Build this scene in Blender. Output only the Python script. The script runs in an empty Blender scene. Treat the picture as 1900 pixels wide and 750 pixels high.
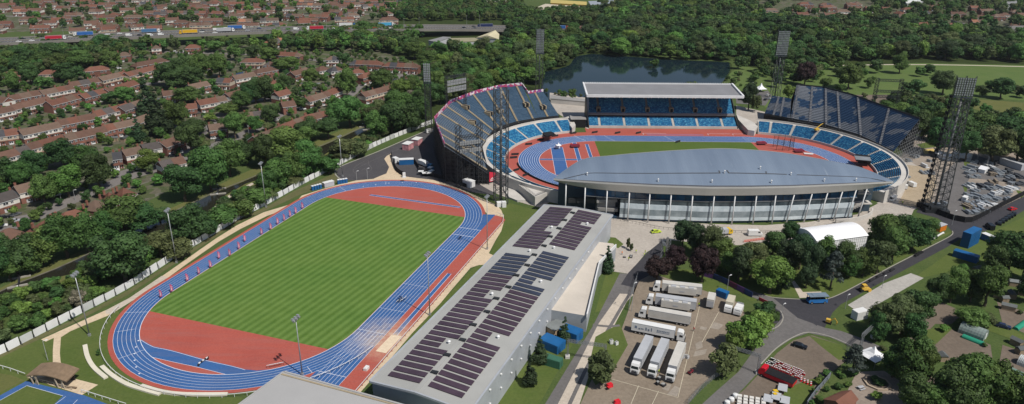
import bpy, bmesh, math, random
from mathutils import Vector, Matrix, noise
from mathutils.geometry import tessellate_polygon
random.seed(7)
C = bpy.context.scene.collection
scene = bpy.context.scene
R = math.radians
PI = math.pi
SKY, SUNE, EXPOSURE, ROLL_SIGN = .075, 4.6, 0.0, -1

# ------------------------------------------------------------------ camera (surveyed from the two 400 m running tracks)
CAM_H, CAM_PITCH, CAM_F, CAM_ROLL = 124.2392, 0.3840, 1342.43, -0.010
def G(u, v, z=0.0):
    """point at height z that the photograph shows at pixel (u, v) of 1900x750"""
    x, y = u - 950.0, v - 375.0
    c, s = math.cos(CAM_ROLL), math.sin(CAM_ROLL)
    x, y = c*x - s*y, s*x + c*y
    dx, dz = x/CAM_F, -y/CAM_F
    Y = math.cos(CAM_PITCH) + dz*math.sin(CAM_PITCH)
    Z = -math.sin(CAM_PITCH) + dz*math.cos(CAM_PITCH)
    t = (z - CAM_H)/Z
    return Vector((dx*t, Y*t, z))
def PX(p):
    X, Y, Z = p
    a = Y*math.cos(CAM_PITCH) - (Z-CAM_H)*math.sin(CAM_PITCH)
    b = Y*math.sin(CAM_PITCH) + (Z-CAM_H)*math.cos(CAM_PITCH)
    u, v = CAM_F*X/a, -CAM_F*b/a
    c, s = math.cos(-CAM_ROLL), math.sin(-CAM_ROLL)
    return c*u - s*v + 950, s*u + c*v + 375
def scale_at(p):
    """pixels per metre at p"""
    X, Y, Z = p
    return CAM_F/(Y*math.cos(CAM_PITCH) - (Z-CAM_H)*math.sin(CAM_PITCH))
def height_for(g, vtop):
    lo, hi = 0.0, 90.0
    for _ in range(30):
        m = (lo+hi)/2
        if PX((g[0], g[1], m))[1] > vtop: lo = m
        else: hi = m
    return (lo+hi)/2
def in_poly(u, v, poly):
    r = False; j = len(poly)-1
    for i in range(len(poly)):
        (x1, y1), (x2, y2) = poly[i], poly[j]
        if (y1 > v) != (y2 > v) and u < (x2-x1)*(v-y1)/(y2-y1)+x1: r = not r
        j = i
    return r
# frames: the main stadium track and the warm-up track
SC, SA = (92.883, 367.266), 0.0089
WC, WA = (-70.036, 249.716), 1.252
def SF(a, b, z=0.0):
    c, s = math.cos(SA), math.sin(SA)
    return Vector((SC[0]+a*c-b*s, SC[1]+a*s+b*c, z))
def WF(a, b, z=0.0):
    c, s = math.cos(WA), math.sin(WA)
    return Vector((WC[0]+a*c-b*s, WC[1]+a*s+b*c, z))

# ------------------------------------------------------------------ materials
def _ramp(nt, fac, stops, interp='LINEAR'):
    r = nt.nodes.new('ShaderNodeValToRGB'); cr = r.color_ramp; cr.interpolation = interp
    while len(cr.elements) < len(stops): cr.elements.new(0.5)
    for e, (p, c) in zip(cr.elements, stops):
        e.position = p; e.color = (c[0], c[1], c[2], 1)
    nt.links.new(fac, r.inputs[0]); return r.outputs[0]
def new_mat(name, rough=.75, spec=.25, metal=0):
    m = bpy.data.materials.new(name); m.use_nodes = True
    nt = m.node_tree; b = nt.nodes['Principled BSDF']
    b.inputs['Roughness'].default_value = rough
    b.inputs['Specular IOR Level'].default_value = spec
    b.inputs['Metallic'].default_value = metal
    return m, nt, b
def coords(nt, scale=(1, 1, 1), rot=0.0, space='Object'):
    if space == 'World':
        g = nt.nodes.new('ShaderNodeNewGeometry'); o = g.outputs['Position']
    else:
        t = nt.nodes.new('ShaderNodeTexCoord'); o = t.outputs['Object']
    mp = nt.nodes.new('ShaderNodeMapping'); mp.inputs['Scale'].default_value = scale; mp.inputs['Rotation'].default_value = (0, 0, rot)
    nt.links.new(o, mp.inputs[0]); return mp.outputs[0]
def noise_fac(nt, co, scale, detail=4, rough=.6):
    n = nt.nodes.new('ShaderNodeTexNoise'); n.inputs['Scale'].default_value = scale
    n.inputs['Detail'].default_value = detail; n.inputs['Roughness'].default_value = rough
    nt.links.new(co, n.inputs['Vector']); return n.outputs[0]
def mix(nt, fac, a, b, mode='MIX'):
    m = nt.nodes.new('ShaderNodeMix'); m.data_type = 'RGBA'; m.blend_type = mode
    for sock, val in ((m.inputs[0], fac), (m.inputs[6], a), (m.inputs[7], b)):
        if hasattr(val, 'links'): nt.links.new(val, sock)
        elif isinstance(val, (int, float)): sock.default_value = val
        else: sock.default_value = (val[0], val[1], val[2], 1)
    return m.outputs[2]
def maprange(nt, v, a, b, c=0.0, d=1.0):
    m = nt.nodes.new('ShaderNodeMapRange')
    for i, x in ((1, a), (2, b), (3, c), (4, d)): m.inputs[i].default_value = x
    nt.links.new(v, m.inputs[0]); return m.outputs[0]
def obj_random(nt):
    return nt.nodes.new('ShaderNodeObjectInfo').outputs['Random']
def dim(c, k): return tuple(min(1, x*k) for x in c)
def M(name, col, rough=.75, var=.18, scale=.6, metal=0, spec=.25, rnd=0.0, fine=0.0, col2=None, space='Object'):
    """weathered paint / metal / plaster: two scales of noise around one colour"""
    m, nt, b = new_mat(name, rough, spec, metal)
    co = coords(nt, space=space)
    f = noise_fac(nt, co, scale*.35, 5, .65)
    f = maprange(nt, f, .3, .7)
    c = mix(nt, f, dim(col, 1-var), col2 or dim(col, 1+var*.6))
    if fine:
        f2 = noise_fac(nt, co, scale*9, 3, .6)
        c = mix(nt, fine, c, mix(nt, maprange(nt, f2, .35, .65), dim(col, .45), dim(col, 1.35)))
    if rnd:
        hs = nt.nodes.new('ShaderNodeHueSaturation')
        nt.links.new(maprange(nt, obj_random(nt), 0, 1, 1-rnd, 1+rnd), hs.inputs['Value'])
        nt.links.new(c, hs.inputs['Color']); c = hs.outputs[0]
    nt.links.new(c, b.inputs['Base Color'])
    return m

# ------------------------------------------------------------------ mesh builder
class MB:
    def __init__(s): s.v = []; s.f = []; s.m = []
    def add(s, vs, fs, mi=0):
        n = len(s.v); s.v += [tuple(p) for p in vs]
        for f in fs: s.f.append(tuple(i+n for i in f)); s.m.append(mi)
        return s
    def face(s, pts, mi=0): return s.add(pts, [tuple(range(len(pts)))], mi)
    def box(s, c, d, mi=0, rz=0.0, base=False, taper=1.0):
        """box centre c (or base centre), size d"""
        x, y, z = d[0]/2, d[1]/2, d[2]; z0 = 0 if base else -z/2
        cs, sn = math.cos(rz), math.sin(rz); vs = []
        for k, t in ((z0, 1.0), (z0+z, taper)):
            for sx, sy in ((-1, -1), (1, -1), (1, 1), (-1, 1)):
                px, py = sx*x*t, sy*y*t
                vs.append((c[0]+px*cs-py*sn, c[1]+px*sn+py*cs, c[2]+k))
        return s.add(vs, [(0, 3, 2, 1), (4, 5, 6, 7), (0, 1, 5, 4), (1, 2, 6, 5), (2, 3, 7, 6), (3, 0, 4, 7)], mi)
    def bar(s, p, q, w, h=None, mi=0):
        """rectangular bar between p and q"""
        p, q = Vector(p), Vector(q); d = q-p
        if d.length < 1e-6: return s
        d.normalize(); up = Vector((0, 0, 1)) if abs(d.z) < .95 else Vector((1, 0, 0))
        a = d.cross(up).normalized()*w/2; b = a.cross(d).normalized()*(h or w)/2
        vs = [p-a-b, p+a-b, p+a+b, p-a+b, q-a-b, q+a-b, q+a+b, q-a+b]
        return s.add(vs, [(0, 1, 2, 3), (7, 6, 5, 4), (0, 4, 5, 1), (1, 5, 6, 2), (2, 6, 7, 3), (3, 7, 4, 0)], mi)
    def tube(s, p, q, r, r2=None, n=8, mi=0, cap=True):
        p, q = Vector(p), Vector(q); d = (q-p)
        if d.length < 1e-6: return s
        d.normalize(); up = Vector((0, 0, 1)) if abs(d.z) < .95 else Vector((1, 0, 0))
        a = d.cross(up).normalized(); b = a.cross(d); r2 = r if r2 is None else r2
        vs = [p+(a*math.cos(t)+b*math.sin(t))*r for t in (2*PI*i/n for i in range(n))] + [q+(a*math.cos(t)+b*math.sin(t))*r2 for t in (2*PI*i/n for i in range(n))]
        fs = [(i, (i+1) % n, n+(i+1) % n, n+i) for i in range(n)]
        if cap: fs += [tuple(range(n-1, -1, -1)), tuple(range(n, 2*n))]
        return s.add(vs, fs, mi)
    def prism(s, poly, z0, z1, mi=0, mt=None):
        """vertical prism over a simple polygon [(x,y)]"""
        n = len(poly); z0f = z0 if callable(z0) else (lambda i: z0); z1f = z1 if callable(z1) else (lambda i: z1)
        vs = [(p[0], p[1], z0f(i)) for i, p in enumerate(poly)] + [(p[0], p[1], z1f(i)) for i, p in enumerate(poly)]
        tri = tessellate_polygon([[Vector((p[0], p[1], 0)) for p in poly]])
        s.add(vs, [(i, (i+1) % n, n+(i+1) % n, n+i) for i in range(n)], mi)
        s.add(vs, [tuple(n+i for i in t) for t in tri] , mi if mt is None else mt)
        return s
    def sheet(s, poly, z, mi=0):
        tri = tessellate_polygon([[Vector((p[0], p[1], 0)) for p in poly]])
        return s.add([(p[0], p[1], z) for p in poly], tri, mi)
    def strip(s, A, B, mi=0, closed=False):
        """quads between two point lists"""
        n = len(A); k = n if closed else n-1
        return s.add(list(A)+list(B), [(i, (i+1) % n, n+(i+1) % n, n+i) for i in range(k)], mi)
    def ribbon(s, pts, w, z0, z1, mi=0, closed=False):
        """low wall / kerb of width w along pts"""
        n = len(pts); L, Rr = [], []
        for i in range(n):
            a = Vector(pts[i-1] if (i or closed) else pts[0]).to_2d(); b = Vector(pts[(i+1) % n] if (i < n-1 or closed) else pts[-1]).to_2d()
            d = (b-a); d = d.normalized() if d.length else Vector((1, 0)); nn = Vector((-d.y, d.x))*w/2
            p = Vector(pts[i]).to_2d(); L.append(p+nn); Rr.append(p-nn)
        q = lambda P, z: [(p.x, p.y, z) for p in P]
        s.strip(q(L, z1), q(Rr, z1), mi, closed)
        if z1 - z0 > .006:
            s.strip(q(L, z0), q(L, z1), mi, closed); s.strip(q(Rr, z0), q(Rr, z1), mi, closed)
            if not closed:
                for i in (0, -1): s.face([q(L, z0)[i], q(Rr, z0)[i], q(Rr, z1)[i], q(L, z1)[i]], mi)
        return s
    def lathe(s, c, prof, n=12, mi=0):
        vs = []; k = len(prof)
        for i in range(n):
            t = 2*PI*i/n
            vs += [(c[0]+r*math.cos(t), c[1]+r*math.sin(t), c[2]+z) for r, z in prof]
        return s.add(vs, [(i*k+j, ((i+1) % n)*k+j, ((i+1) % n)*k+j+1, i*k+j+1) for i in range(n) for j in range(k-1)], mi)
    def mesh(s, name, mats, off=(0, 0, 0), smooth=False):
        me = bpy.data.meshes.new(name)
        me.from_pydata([(p[0]-off[0], p[1]-off[1], p[2]-off[2]) for p in s.v], [], s.f)
        for m in (mats if isinstance(mats, (list, tuple)) else [mats]): me.materials.append(m)
        me.polygons.foreach_set('material_index', s.m)
        bm = bmesh.new(); bm.from_mesh(me); bmesh.ops.recalc_face_normals(bm, faces=bm.faces); bm.to_mesh(me); bm.free()
        if smooth: me.polygons.foreach_set('use_smooth', [True]*len(me.polygons))
        me.update(); return me
    def build(s, name, mats, parent=None, world=False, smooth=False):
        off = parent_world(parent) if (parent is not None and world) else (0, 0, 0)
        return link(name, s.mesh(name, mats, off, smooth), parent)
def parent_world(o):
    v = Vector((0, 0, 0))
    while o is not None: v += Vector(o.location); o = o.parent
    return v
CH = {}
def link(name, data, parent=None):
    o = bpy.data.objects.new(name, data); C.objects.link(o)
    if parent is not None: o.parent = parent; CH.setdefault(parent.name, []).append(o)
    return o
def tag(o, label=None, cat=None, group=None, kind=None):
    if label: o['label'] = label
    if cat: o['category'] = cat
    if group: o['group'] = group
    if kind: o['kind'] = kind
    return o
def thing(name, label, cat, loc=(0, 0, 0), rz=0.0, group=None):
    o = bpy.data.objects.new(name, None); C.objects.link(o)
    o.location = loc; o.rotation_euler = (0, 0, rz); o.empty_display_size = .1
    return tag(o, label, cat, group)
def copy_tree(o, parent=None, kids=None):
    """a copy of a thing with copies of its parts and sub-parts"""
    c = o.copy(); C.objects.link(c); c.parent = parent
    if parent is not None: CH.setdefault(parent.name, []).append(c)
    for ch in CH.get(o.name, []): copy_tree(ch, c)
    return c
def place(o, loc, rz, label=None, group=None, scale=None):
    o.location = loc; o.rotation_euler = (0, 0, rz)
    if label: o['label'] = label
    if group: o['group'] = group
    if scale: o.scale = scale
    return o
_ones = 'first second third fourth fifth sixth seventh eighth ninth tenth eleventh twelfth thirteenth fourteenth fifteenth sixteenth seventeenth eighteenth nineteenth'.split()
_tens = {2: 'twent', 3: 'thirt', 4: 'fort', 5: 'fift', 6: 'sixt', 7: 'sevent', 8: 'eight', 9: 'ninet'}
def nth(i):
    """1 -> first"""
    if i < 20: return _ones[i-1]
    if i >= 100: return 'hundred-and-' + nth(i-100) if i > 100 else 'hundredth'
    t, o = divmod(i, 10)
    return _tens[t] + ('ieth' if o == 0 else 'y-' + _ones[o-1])
def struct(name, mb, mats, smooth=False):
    o = mb.build(name, mats, smooth=smooth); o['kind'] = 'structure'; return o
def gpoly(pts, z=0.0): return [G(u, v, z).to_2d() for u, v in pts]
def gline(pts, z=0.0, n=1):
    """ground polyline through pixel points, smoothed (Catmull-Rom) when n > 1"""
    P = [G(u, v, z) for u, v in pts]
    return smooth_line(P, n) if n > 1 else P
def smooth_line(P, n):
    out = []
    for i in range(len(P)-1):
        p0, p1, p2, p3 = P[max(i-1, 0)], P[i], P[i+1], P[min(i+2, len(P)-1)]
        for k in range(n):
            t = k/n
            out.append(.5*((2*p1)+(p2-p0)*t+(2*p0-5*p1+4*p2-p3)*t*t+(3*p1-p0-3*p2+p3)*t**3))
    out.append(P[-1]); return out
# ------------------------------------------------------------------ ground materials
def ground_mat():
    m, nt, b = new_mat('scrub_grass', .95, .1)
    co = coords(nt)
    big = maprange(nt, noise_fac(nt, co, .018, 5), .35, .65)
    mid = maprange(nt, noise_fac(nt, co, .14, 5, .65), .3, .7)
    fine = maprange(nt, noise_fac(nt, co, 1.3, 4, .7), .3, .7)
    c = mix(nt, big, (.050, .090, .024), (.090, .115, .038))
    c = mix(nt, mid, c, (.045, .080, .022))
    c = mix(nt, .4, c, mix(nt, fine, (.030, .052, .014), (.125, .145, .052)))
    nt.links.new(c, b.inputs['Base Color']); return m
def lawn_mat(name, a, c2, fine=.25):
    m, nt, b = new_mat(name, .95, .1)
    co = coords(nt)
    f = maprange(nt, noise_fac(nt, co, .07, 6, .65), .3, .7)
    c = mix(nt, f, a, c2)
    f2 = maprange(nt, noise_fac(nt, co, 1.1, 5, .7), .3, .7)
    c = mix(nt, fine, c, mix(nt, f2, dim(a, .5), dim(c2, 1.5)))
    nt.links.new(c, b.inputs['Base Color']); return m
def stripes_mat():
    """mown sports turf: stripes from the mower, worn and yellow patches"""
    m, nt, b = new_mat('mown_turf', .95, .1)
    a = R(64.5)
    co = coords(nt, rot=-a)
    sx = nt.nodes.new('ShaderNodeSeparateXYZ'); nt.links.new(co, sx.inputs[0])
    w = nt.nodes.new('ShaderNodeMath'); w.operation = 'MULTIPLY'; w.inputs[1].default_value = 2*PI/2.8
    nt.links.new(sx.outputs[1], w.inputs[0])
    s = nt.nodes.new('ShaderNodeMath'); s.operation = 'SINE'; nt.links.new(w.outputs[0], s.inputs[0])
    p = coords(nt)
    wob = noise_fac(nt, p, .25, 4)
    ad = nt.nodes.new('ShaderNodeMath'); ad.operation = 'ADD'; nt.links.new(s.outputs[0], ad.inputs[0])
    nt.links.new(maprange(nt, wob, 0, 1, -1.3, 1.3), ad.inputs[1])
    f = maprange(nt, ad.outputs[0], -1.5, 1.5)
    patch = maprange(nt, noise_fac(nt, p, .035, 5, .6), .35, .68)
    dark = mix(nt, patch, (.045, .114, .016), (.066, .134, .020))
    light = mix(nt, patch, (.120, .218, .050), (.145, .234, .058))
    c = mix(nt, f, dark, light)
    f2 = maprange(nt, noise_fac(nt, p, 1.6, 4, .7), .3, .7)
    c = mix(nt, .18, c, mix(nt, f2, (.03, .05, .008), (.15, .17, .05)))
    nt.links.new(c, b.inputs['Base Color']); return m
def asphalt_mat(name, c0, c1, rough=.85):
    m, nt, b = new_mat(name, rough, .2)
    co = coords(nt)
    f = maprange(nt, noise_fac(nt, co, .09, 6, .7), .3, .7)
    c = mix(nt, f, c0, c1)
    f2 = maprange(nt, noise_fac(nt, co, .9, 6, .75), .3, .72)
    c = mix(nt, .35, c, mix(nt, f2, dim(c0, .6), dim(c1, 1.35)))
    nt.links.new(c, b.inputs['Base Color']); return m
def suburb_mat():
    """gardens, drives, sheds and paving between houses"""
    m, nt, b = new_mat('gardens_and_drives', .95, .15)
    co = coords(nt)
    vo = nt.nodes.new('ShaderNodeTexVoronoi'); vo.inputs['Scale'].default_value = .21; vo.feature = 'F1'
    nt.links.new(co, vo.inputs['Vector'])
    sp = nt.nodes.new('ShaderNodeSeparateColor'); nt.links.new(vo.outputs['Color'], sp.inputs[0])
    c = _ramp(nt, sp.outputs[0], [(0, (.045, .072, .022)), (.28, (.065, .090, .030)), (.30, (.100, .084, .072)), (.6, (.145, .125, .108)), (.62, (.05, .07, .024)), (.76, (.050, .068, .024)), (.78, (.20, .18, .165)), (1, (.10, .072, .058))], 'LINEAR')
    f = maprange(nt, noise_fac(nt, co, .5, 6, .7), .3, .7)
    c = mix(nt, .55, c, mix(nt, f, (.03, .045, .015), (.13, .13, .075)))
    nt.links.new(c, b.inputs['Base Color']); return m
def sand_track_mat(name, red):
    """polyurethane track surface; sand from the jumping pit lies scattered round it"""
    m, nt, b = new_mat(name, .72, .3)
    co = coords(nt)
    f = maprange(nt, noise_fac(nt, co, .06, 6, .65), .3, .7)
    a, c2 = ((.318, .066, .049), (.39, .092, .066)) if red else ((.027, .090, .243), (.038, .115, .30))
    c = mix(nt, f, a, c2)
    f2 = maprange(nt, noise_fac(nt, co, 1.6, 4, .7), .3, .7)
    c = mix(nt, .22, c, mix(nt, f2, dim(a, .5), dim(c2, 1.4)))
    f3 = maprange(nt, noise_fac(nt, coords(nt, (.05, .5, 1), -WA), 1.0, 6, .65), .45, .75)
    c = mix(nt, maprange(nt, f3, 0, 1, 0, .22), c, (.20, .17, .17))
    p = G(718, 628)
    v = nt.nodes.new('ShaderNodeVectorMath'); v.operation = 'DISTANCE'; nt.links.new(co, v.inputs[0]); v.inputs[1].default_value = p
    d = maprange(nt, v.outputs['Value'], 3, 14, 1.05, 0)
    k = nt.nodes.new('ShaderNodeMath'); k.operation = 'MULTIPLY'; nt.links.new(d, k.inputs[0]); nt.links.new(maprange(nt, noise_fac(nt, co, .35, 6, .7), .25, .75), k.inputs[1])
    kk = nt.nodes.new('ShaderNodeMath'); kk.operation = 'MINIMUM'; nt.links.new(k.outputs[0], kk.inputs[0]); kk.inputs[1].default_value = .8
    c = mix(nt, kk.outputs[0], c, (.55, .42, .30))
    nt.links.new(c, b.inputs['Base Color']); return m
MG = ground_mat()
M_LAWN = lawn_mat('short_lawn', (.062, .098, .022), (.100, .122, .036))
M_PARK = lawn_mat('park_grass', (.070, .118, .030), (.105, .142, .046))
M_DRY = lawn_mat('dry_grass', (.088, .105, .032), (.125, .125, .045))
M_TURF = stripes_mat()
M_SUB = suburb_mat()
M_WOODFLOOR = lawn_mat('woodland_floor', (.022, .038, .010), (.040, .055, .016))
M_ASPH = asphalt_mat('dark_asphalt', (.034, .034, .040), (.052, .050, .057))
M_ASPH2 = asphalt_mat('worn_asphalt', (.105, .098, .096), (.150, .142, .138))
M_STREET = asphalt_mat('street_asphalt', (.13, .12, .115), (.20, .18, .17))
M_LOT = asphalt_mat('earthy_car_park', (.168, .134, .100), (.245, .202, .156))
M_CONC = asphalt_mat('pale_concrete', (.31, .275, .24), (.43, .39, .345))
M_SLAB = asphalt_mat('concrete_slabs', (.30, .285, .265), (.42, .40, .37))
M_BEIGE = asphalt_mat('beige_resin_path', (.46, .36, .245), (.60, .48, .34))
M_PINK = asphalt_mat('pale_dust_path', (.40, .345, .285), (.51, .445, .37))
M_SOIL = asphalt_mat('bare_soil', (.115, .090, .070), (.175, .140, .110))
M_GRAVEL = asphalt_mat('site_gravel', (.20, .165, .13), (.33, .28, .235))
M_RED = sand_track_mat('red_track', True)
M_BLUE = sand_track_mat('blue_track', False)
M_LINE = M('line_paint', (.62, .65, .72), .6, .08)
M_KERB = M('kerb_stone', (.30, .285, .25), .8, .15, 1.5)
M_YLINE = M('faded_line_paint', (.55, .50, .38), .7, .2)

# ------------------------------------------------------------------ ground and large surfaces
g = MB(); NX = 40
ext = [(-3000, -200), (3000, -200), (3000, 4200), (-3000, 4200)]
g.face([(x, y, 0) for x, y in ext]); struct('ground', g, MG)
def sheet(name, px, z, mat):
    b = MB(); b.sheet(gpoly(px, z), z); return struct(name, b, mat)
sheet('suburb_ground', [(-140, 520), (0, 462), (110, 430), (250, 385), (330, 345), (440, 290), (560, 235), (650, 205), (690, 205), (780, 152), (775, 118), (700, 92), (560, 84), (300, 84), (-140, 96)], .02, M_SUB)
sheet('suburb_ground', [(-160, 62), (130, 58), (480, 46), (720, 42), (750, 20), (790, -60), (-200, -60)], .02, M_SUB)
sheet('suburb_ground', [(1390, 34), (1560, 42), (1700, 40), (1905, 62), (2000, 30), (1980, -60), (1380, -60), (1380, 10)], .02, M_SUB)
sheet('woodland_floor', [(470, 98), (560, 84), (700, 92), (775, 118), (790, 150), (700, 210), (735, 235), (800, 222), (830, 205), (900, 180), (1000, 172), (1006, 140), (1058, 120), (1080, 102), (1100, 98), (1360, 110), (1380, 150), (1470, 128), (1905, 128), (1960, 60), (1700, 46), (1400, 36), (1200, 4), (1000, 24), (700, 40), (500, 66)], .015, M_WOODFLOOR)
sheet('park_lawn', [(1400, 172), (1480, 126), (1700, 117), (1905, 121), (1960, 190), (1780, 180), (1640, 176), (1560, 176), (1480, 190), (1420, 200)], .03, M_PARK)
sheet('park_lawn', [(1375, 180), (1350, 140), (1375, 122), (1410, 128), (1430, 140), (1395, 175)], .026, M_PARK)
sheet('dry_field', [(1784, 182), (1905, 191), (1950, 200), (1950, 226), (1870, 222), (1800, 200)], .035, M_DRY)
sheet('bare_earth_strip', [(1576, 176), (1660, 176), (1718, 180), (1728, 192), (1660, 192), (1590, 190)], .04, M_SOIL)
struct('park_path', MB().ribbon(gline([(1540, 122), (1660, 120), (1780, 121), (1905, 124)], 0, 3), 3.0, 0, .045), M_PINK)
# canal bank: lighter, drier grass along the water
sheet('canal_bank', [(-40, 555), (60, 505), (150, 466), (248, 420), (318, 386), (362, 366), (400, 346), (450, 322), (545, 282), (600, 256), (664, 228), (705, 205), (740, 190), (800, 160), (812, 168), (750, 205), (700, 232), (660, 262), (600, 300), (470, 350), (450, 372), (392, 400), (330, 430), (260, 462), (180, 500), (130, 520), (40, 545), (-40, 600)], .025, M_DRY)
sheet('lawn', [(-40, 668), (80, 628), (160, 594), (215, 572), (228, 590), (205, 618), (215, 655), (270, 700), (350, 735), (450, 738), (430, 780), (-60, 780)], .02, M_LAWN)
sheet('lawn', [(905, 372), (950, 378), (1005, 392), (1010, 400), (860, 540), (740, 668), (690, 705), (660, 735), (690, 690), (730, 655), (820, 560), (875, 500), (905, 480), (925, 440), (935, 400)], .02, M_LAWN)
sheet('lawn', [(1192, 512), (1215, 500), (1300, 500), (1470, 470), (1640, 445), (1720, 440), (1768, 430), (1640, 500), (1560, 552), (1430, 550), (1395, 560), (1370, 545), (1320, 545), (1300, 540)], .022, M_LAWN)
sheet('lawn', [(1690, 520), (1760, 470), (1810, 445), (1905, 400), (1990, 380), (1990, 520), (1780, 500)], .022, M_LAWN)
sheet('lawn', [(1105, 625), (1150, 600), (1165, 640), (1130, 700), (1105, 715), (1090, 690)], .06, M_LAWN)
sheet('lawn', [(880, 760), (960, 690), (1075, 600), (1062, 640), (1000, 752)], .022, M_LAWN)
sheet('lawn', [(1126, 502), (1150, 508), (1120, 575), (1104, 580)], .022, M_LAWN)
# lake
m, nt, b = new_mat('lake_water', .05, .12); b.inputs['Base Color'].default_value = (.008, .018, .024, 1)
bu = nt.nodes.new('ShaderNodeBump'); bu.inputs['Strength'].default_value = .10; bu.inputs['Distance'].default_value = .2
nt.links.new(noise_fac(nt, coords(nt, (1, .6, 1)), .5, 4), bu.inputs['Height']); nt.links.new(bu.outputs[0], b.inputs['Normal'])
M_WATER = m
sheet('lake_water', [(1000, 182), (1008, 134), (1030, 129), (1055, 121), (1063, 110), (1072, 104), (1097, 100), (1140, 103), (1207, 108), (1270, 112), (1323, 114), (1353, 116), (1356, 130), (1349, 142), (1338, 156), (1306, 170), (1200, 190), (1100, 195)], .05, M_WATER)
struct('lake_shore', MB().ribbon(gline([(1002, 170), (1008, 134), (1030, 129), (1055, 121), (1063, 110), (1072, 104), (1097, 100), (1140, 103), (1207, 108), (1270, 112), (1323, 114), (1353, 116), (1356, 130), (1349, 142), (1338, 156), (1306, 170)], 0, 3), 1.2, 0, .2), M_WOODFLOOR)
# canal
m, nt, b = new_mat('canal_water', .10, .5); b.inputs['Base Color'].default_value = (.020, .020, .014, 1); M_CANAL = m
sheet('canal_water', [(-30, 556), (36, 525), (100, 500), (186, 462), (247, 430), (320, 395), (363, 375), (400, 357), (452, 337), (500, 316), (545, 296), (595, 272), (628, 258), (664, 241), (690, 232), (692, 238), (668, 248), (636, 267), (600, 288), (560, 305), (505, 325), (456, 341), (405, 370), (395, 390), (330, 424), (255, 460), (180, 497), (137, 507), (40, 532), (-30, 568)], .045, M_CANAL)
struct('canal_edge', MB().ribbon(gline([(-30, 556), (36, 525), (104, 499), (186, 461), (247, 429), (320, 394), (363, 374), (400, 356), (452, 336), (500, 315), (545, 295), (595, 271), (628, 257), (664, 240), (692, 231)], 0, 2), .4, 0, .25), M('canal_stone', (.15, .14, .11), .9, .3, 1))
struct('towpath', MB().ribbon(gline([(400, 386), (425, 365), (452, 350), (470, 340)], 0, 3), 2.2, 0, .05), M_PINK)
# streets of the suburb
STREETS = []
def street(pts, w, z=.04, mat=None):
    STREETS.extend(gline(pts, 0, 8)); return struct('road', MB().ribbon(gline(pts, 0, 4), w, 0, z), mat or M_STREET)
street([(-40, 452), (40, 415), (110, 382), (175, 355), (240, 328), (300, 312), (345, 292), (395, 272), (445, 252), (500, 228)], 8.5)
street([(-40, 300), (60, 282), (160, 254), (240, 234), (300, 215)], 7, .043)
street([(-40, 222), (80, 206), (180, 182), (262, 160), (330, 140)], 7, .046)
street([(330, 292), (392, 232), (440, 196), (520, 178), (600, 160)], 6, .05)
street([(505, 222), (560, 196), (640, 182), (668, 160), (700, 138)], 6, .053)
street([(300, 96), (420, 100), (500, 104), (640, 118), (690, 126), (770, 132)], 6, .056)
street([(-60, 28), (200, 34), (420, 32), (700, 26)], 7, .043)
street([(-60, 10), (200, 12), (420, 10), (720, 4)], 7, .046)
for n_, pts, z_ in (('forecourt', [(730, 140), (768, 134), (772, 140), (735, 158)], .06), ('forecourt', [(0, 425), (28, 402), (70, 395), (88, 402), (20, 432)], .06), ('forecourt', [(212, 322), (240, 312), (262, 324), (215, 338)], .06)):
    sheet(n_, pts, z_, M_STREET)

# ------------------------------------------------------------------ paths and yards round the warm-up track
sheet('path', [(540, 379), (489, 394), (440, 418), (400, 443), (340, 485), (290, 520), (240, 553), (200, 574), (160, 592), (120, 610), (76, 630), (85, 634), (100, 627), (98, 650), (98, 672), (83, 682), (52, 701), (152, 733), (182, 714), (139, 703), (120, 687), (112.6, 672), (111, 655), (113, 626), (130, 615), (165, 600), (200, 586), (225, 569), (250, 556), (296, 527), (345, 491), (405, 449), (446, 425), (495, 401), (545, 383)], .03, M_BEIGE)
sheet('dust_path', [(300, 512), (240, 553), (196, 576), (196, 582), (206, 583), (246, 558), (297, 527), (312, 514)], .036, M_PINK)
ob = [(545, 380), (560, 363), (592, 353), (627, 343), (661, 335), (693, 332), (702, 328), (717, 322), (722, 310), (713, 295), (717, 290), (725, 285), (727, 293), (733, 317), (747, 327), (770, 330), (804, 334), (836, 343), (868, 357), (900, 371), (921, 380), (930, 390), (934, 400), (935, 412), (930, 429), (919, 447), (907, 470), (924, 478), (906, 491), (888, 492), (873, 497), (836, 540), (817, 563), (765, 618), (727, 663), (695, 698), (660, 738), (640, 738), (654, 722), (713, 656), (747, 622), (782, 582), (862, 490), (905, 440), (915, 410), (880, 370), (800, 345), (740, 335), (680, 338), (600, 362)]
sheet('path', ob, .034, M_BEIGE)
sheet('service_yard', [(623, 318), (632, 309), (700, 283), (760, 257), (806, 236), (860, 222), (915, 320), (915, 362), (868, 356), (836, 343), (804, 334), (770, 331), (735, 329), (700, 331), (660, 335), (636, 335), (626, 326)], .028, asphalt_mat('yard_tarmac', (.052, .050, .054), (.080, .076, .080)))
struct('kerb', MB().ribbon(gline([(634, 335), (624, 326), (622, 318), (632, 309), (700, 282), (760, 256), (804, 237)], 0, 3), .6, 0, .14), M_KERB)
struct('road_markings', MB().ribbon(gline([(655, 316), (700, 294), (760, 268), (792, 252)], 0, 3), .16, .028, .034).ribbon(gline([(660, 322), (655, 316), (664, 306), (682, 297), (684, 305), (690, 313), (684, 319), (668, 322)], 0, 3), .16, .028, .034).ribbon(gline([(671, 317), (676, 313), (680, 317)], 0, 2), .16, .028, .034), M_ASPH2)
sheet('soil_bank', [(560, 360), (500, 388), (440, 414), (330, 486), (240, 546), (130, 603), (0, 664), (0, 655), (130, 596), (240, 538), (330, 479), (440, 408), (500, 381), (545, 355), (620, 322), (626, 328), (634, 335)], .032, lawn_mat('rough_bank', (.075, .085, .030), (.13, .12, .06)))

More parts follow.
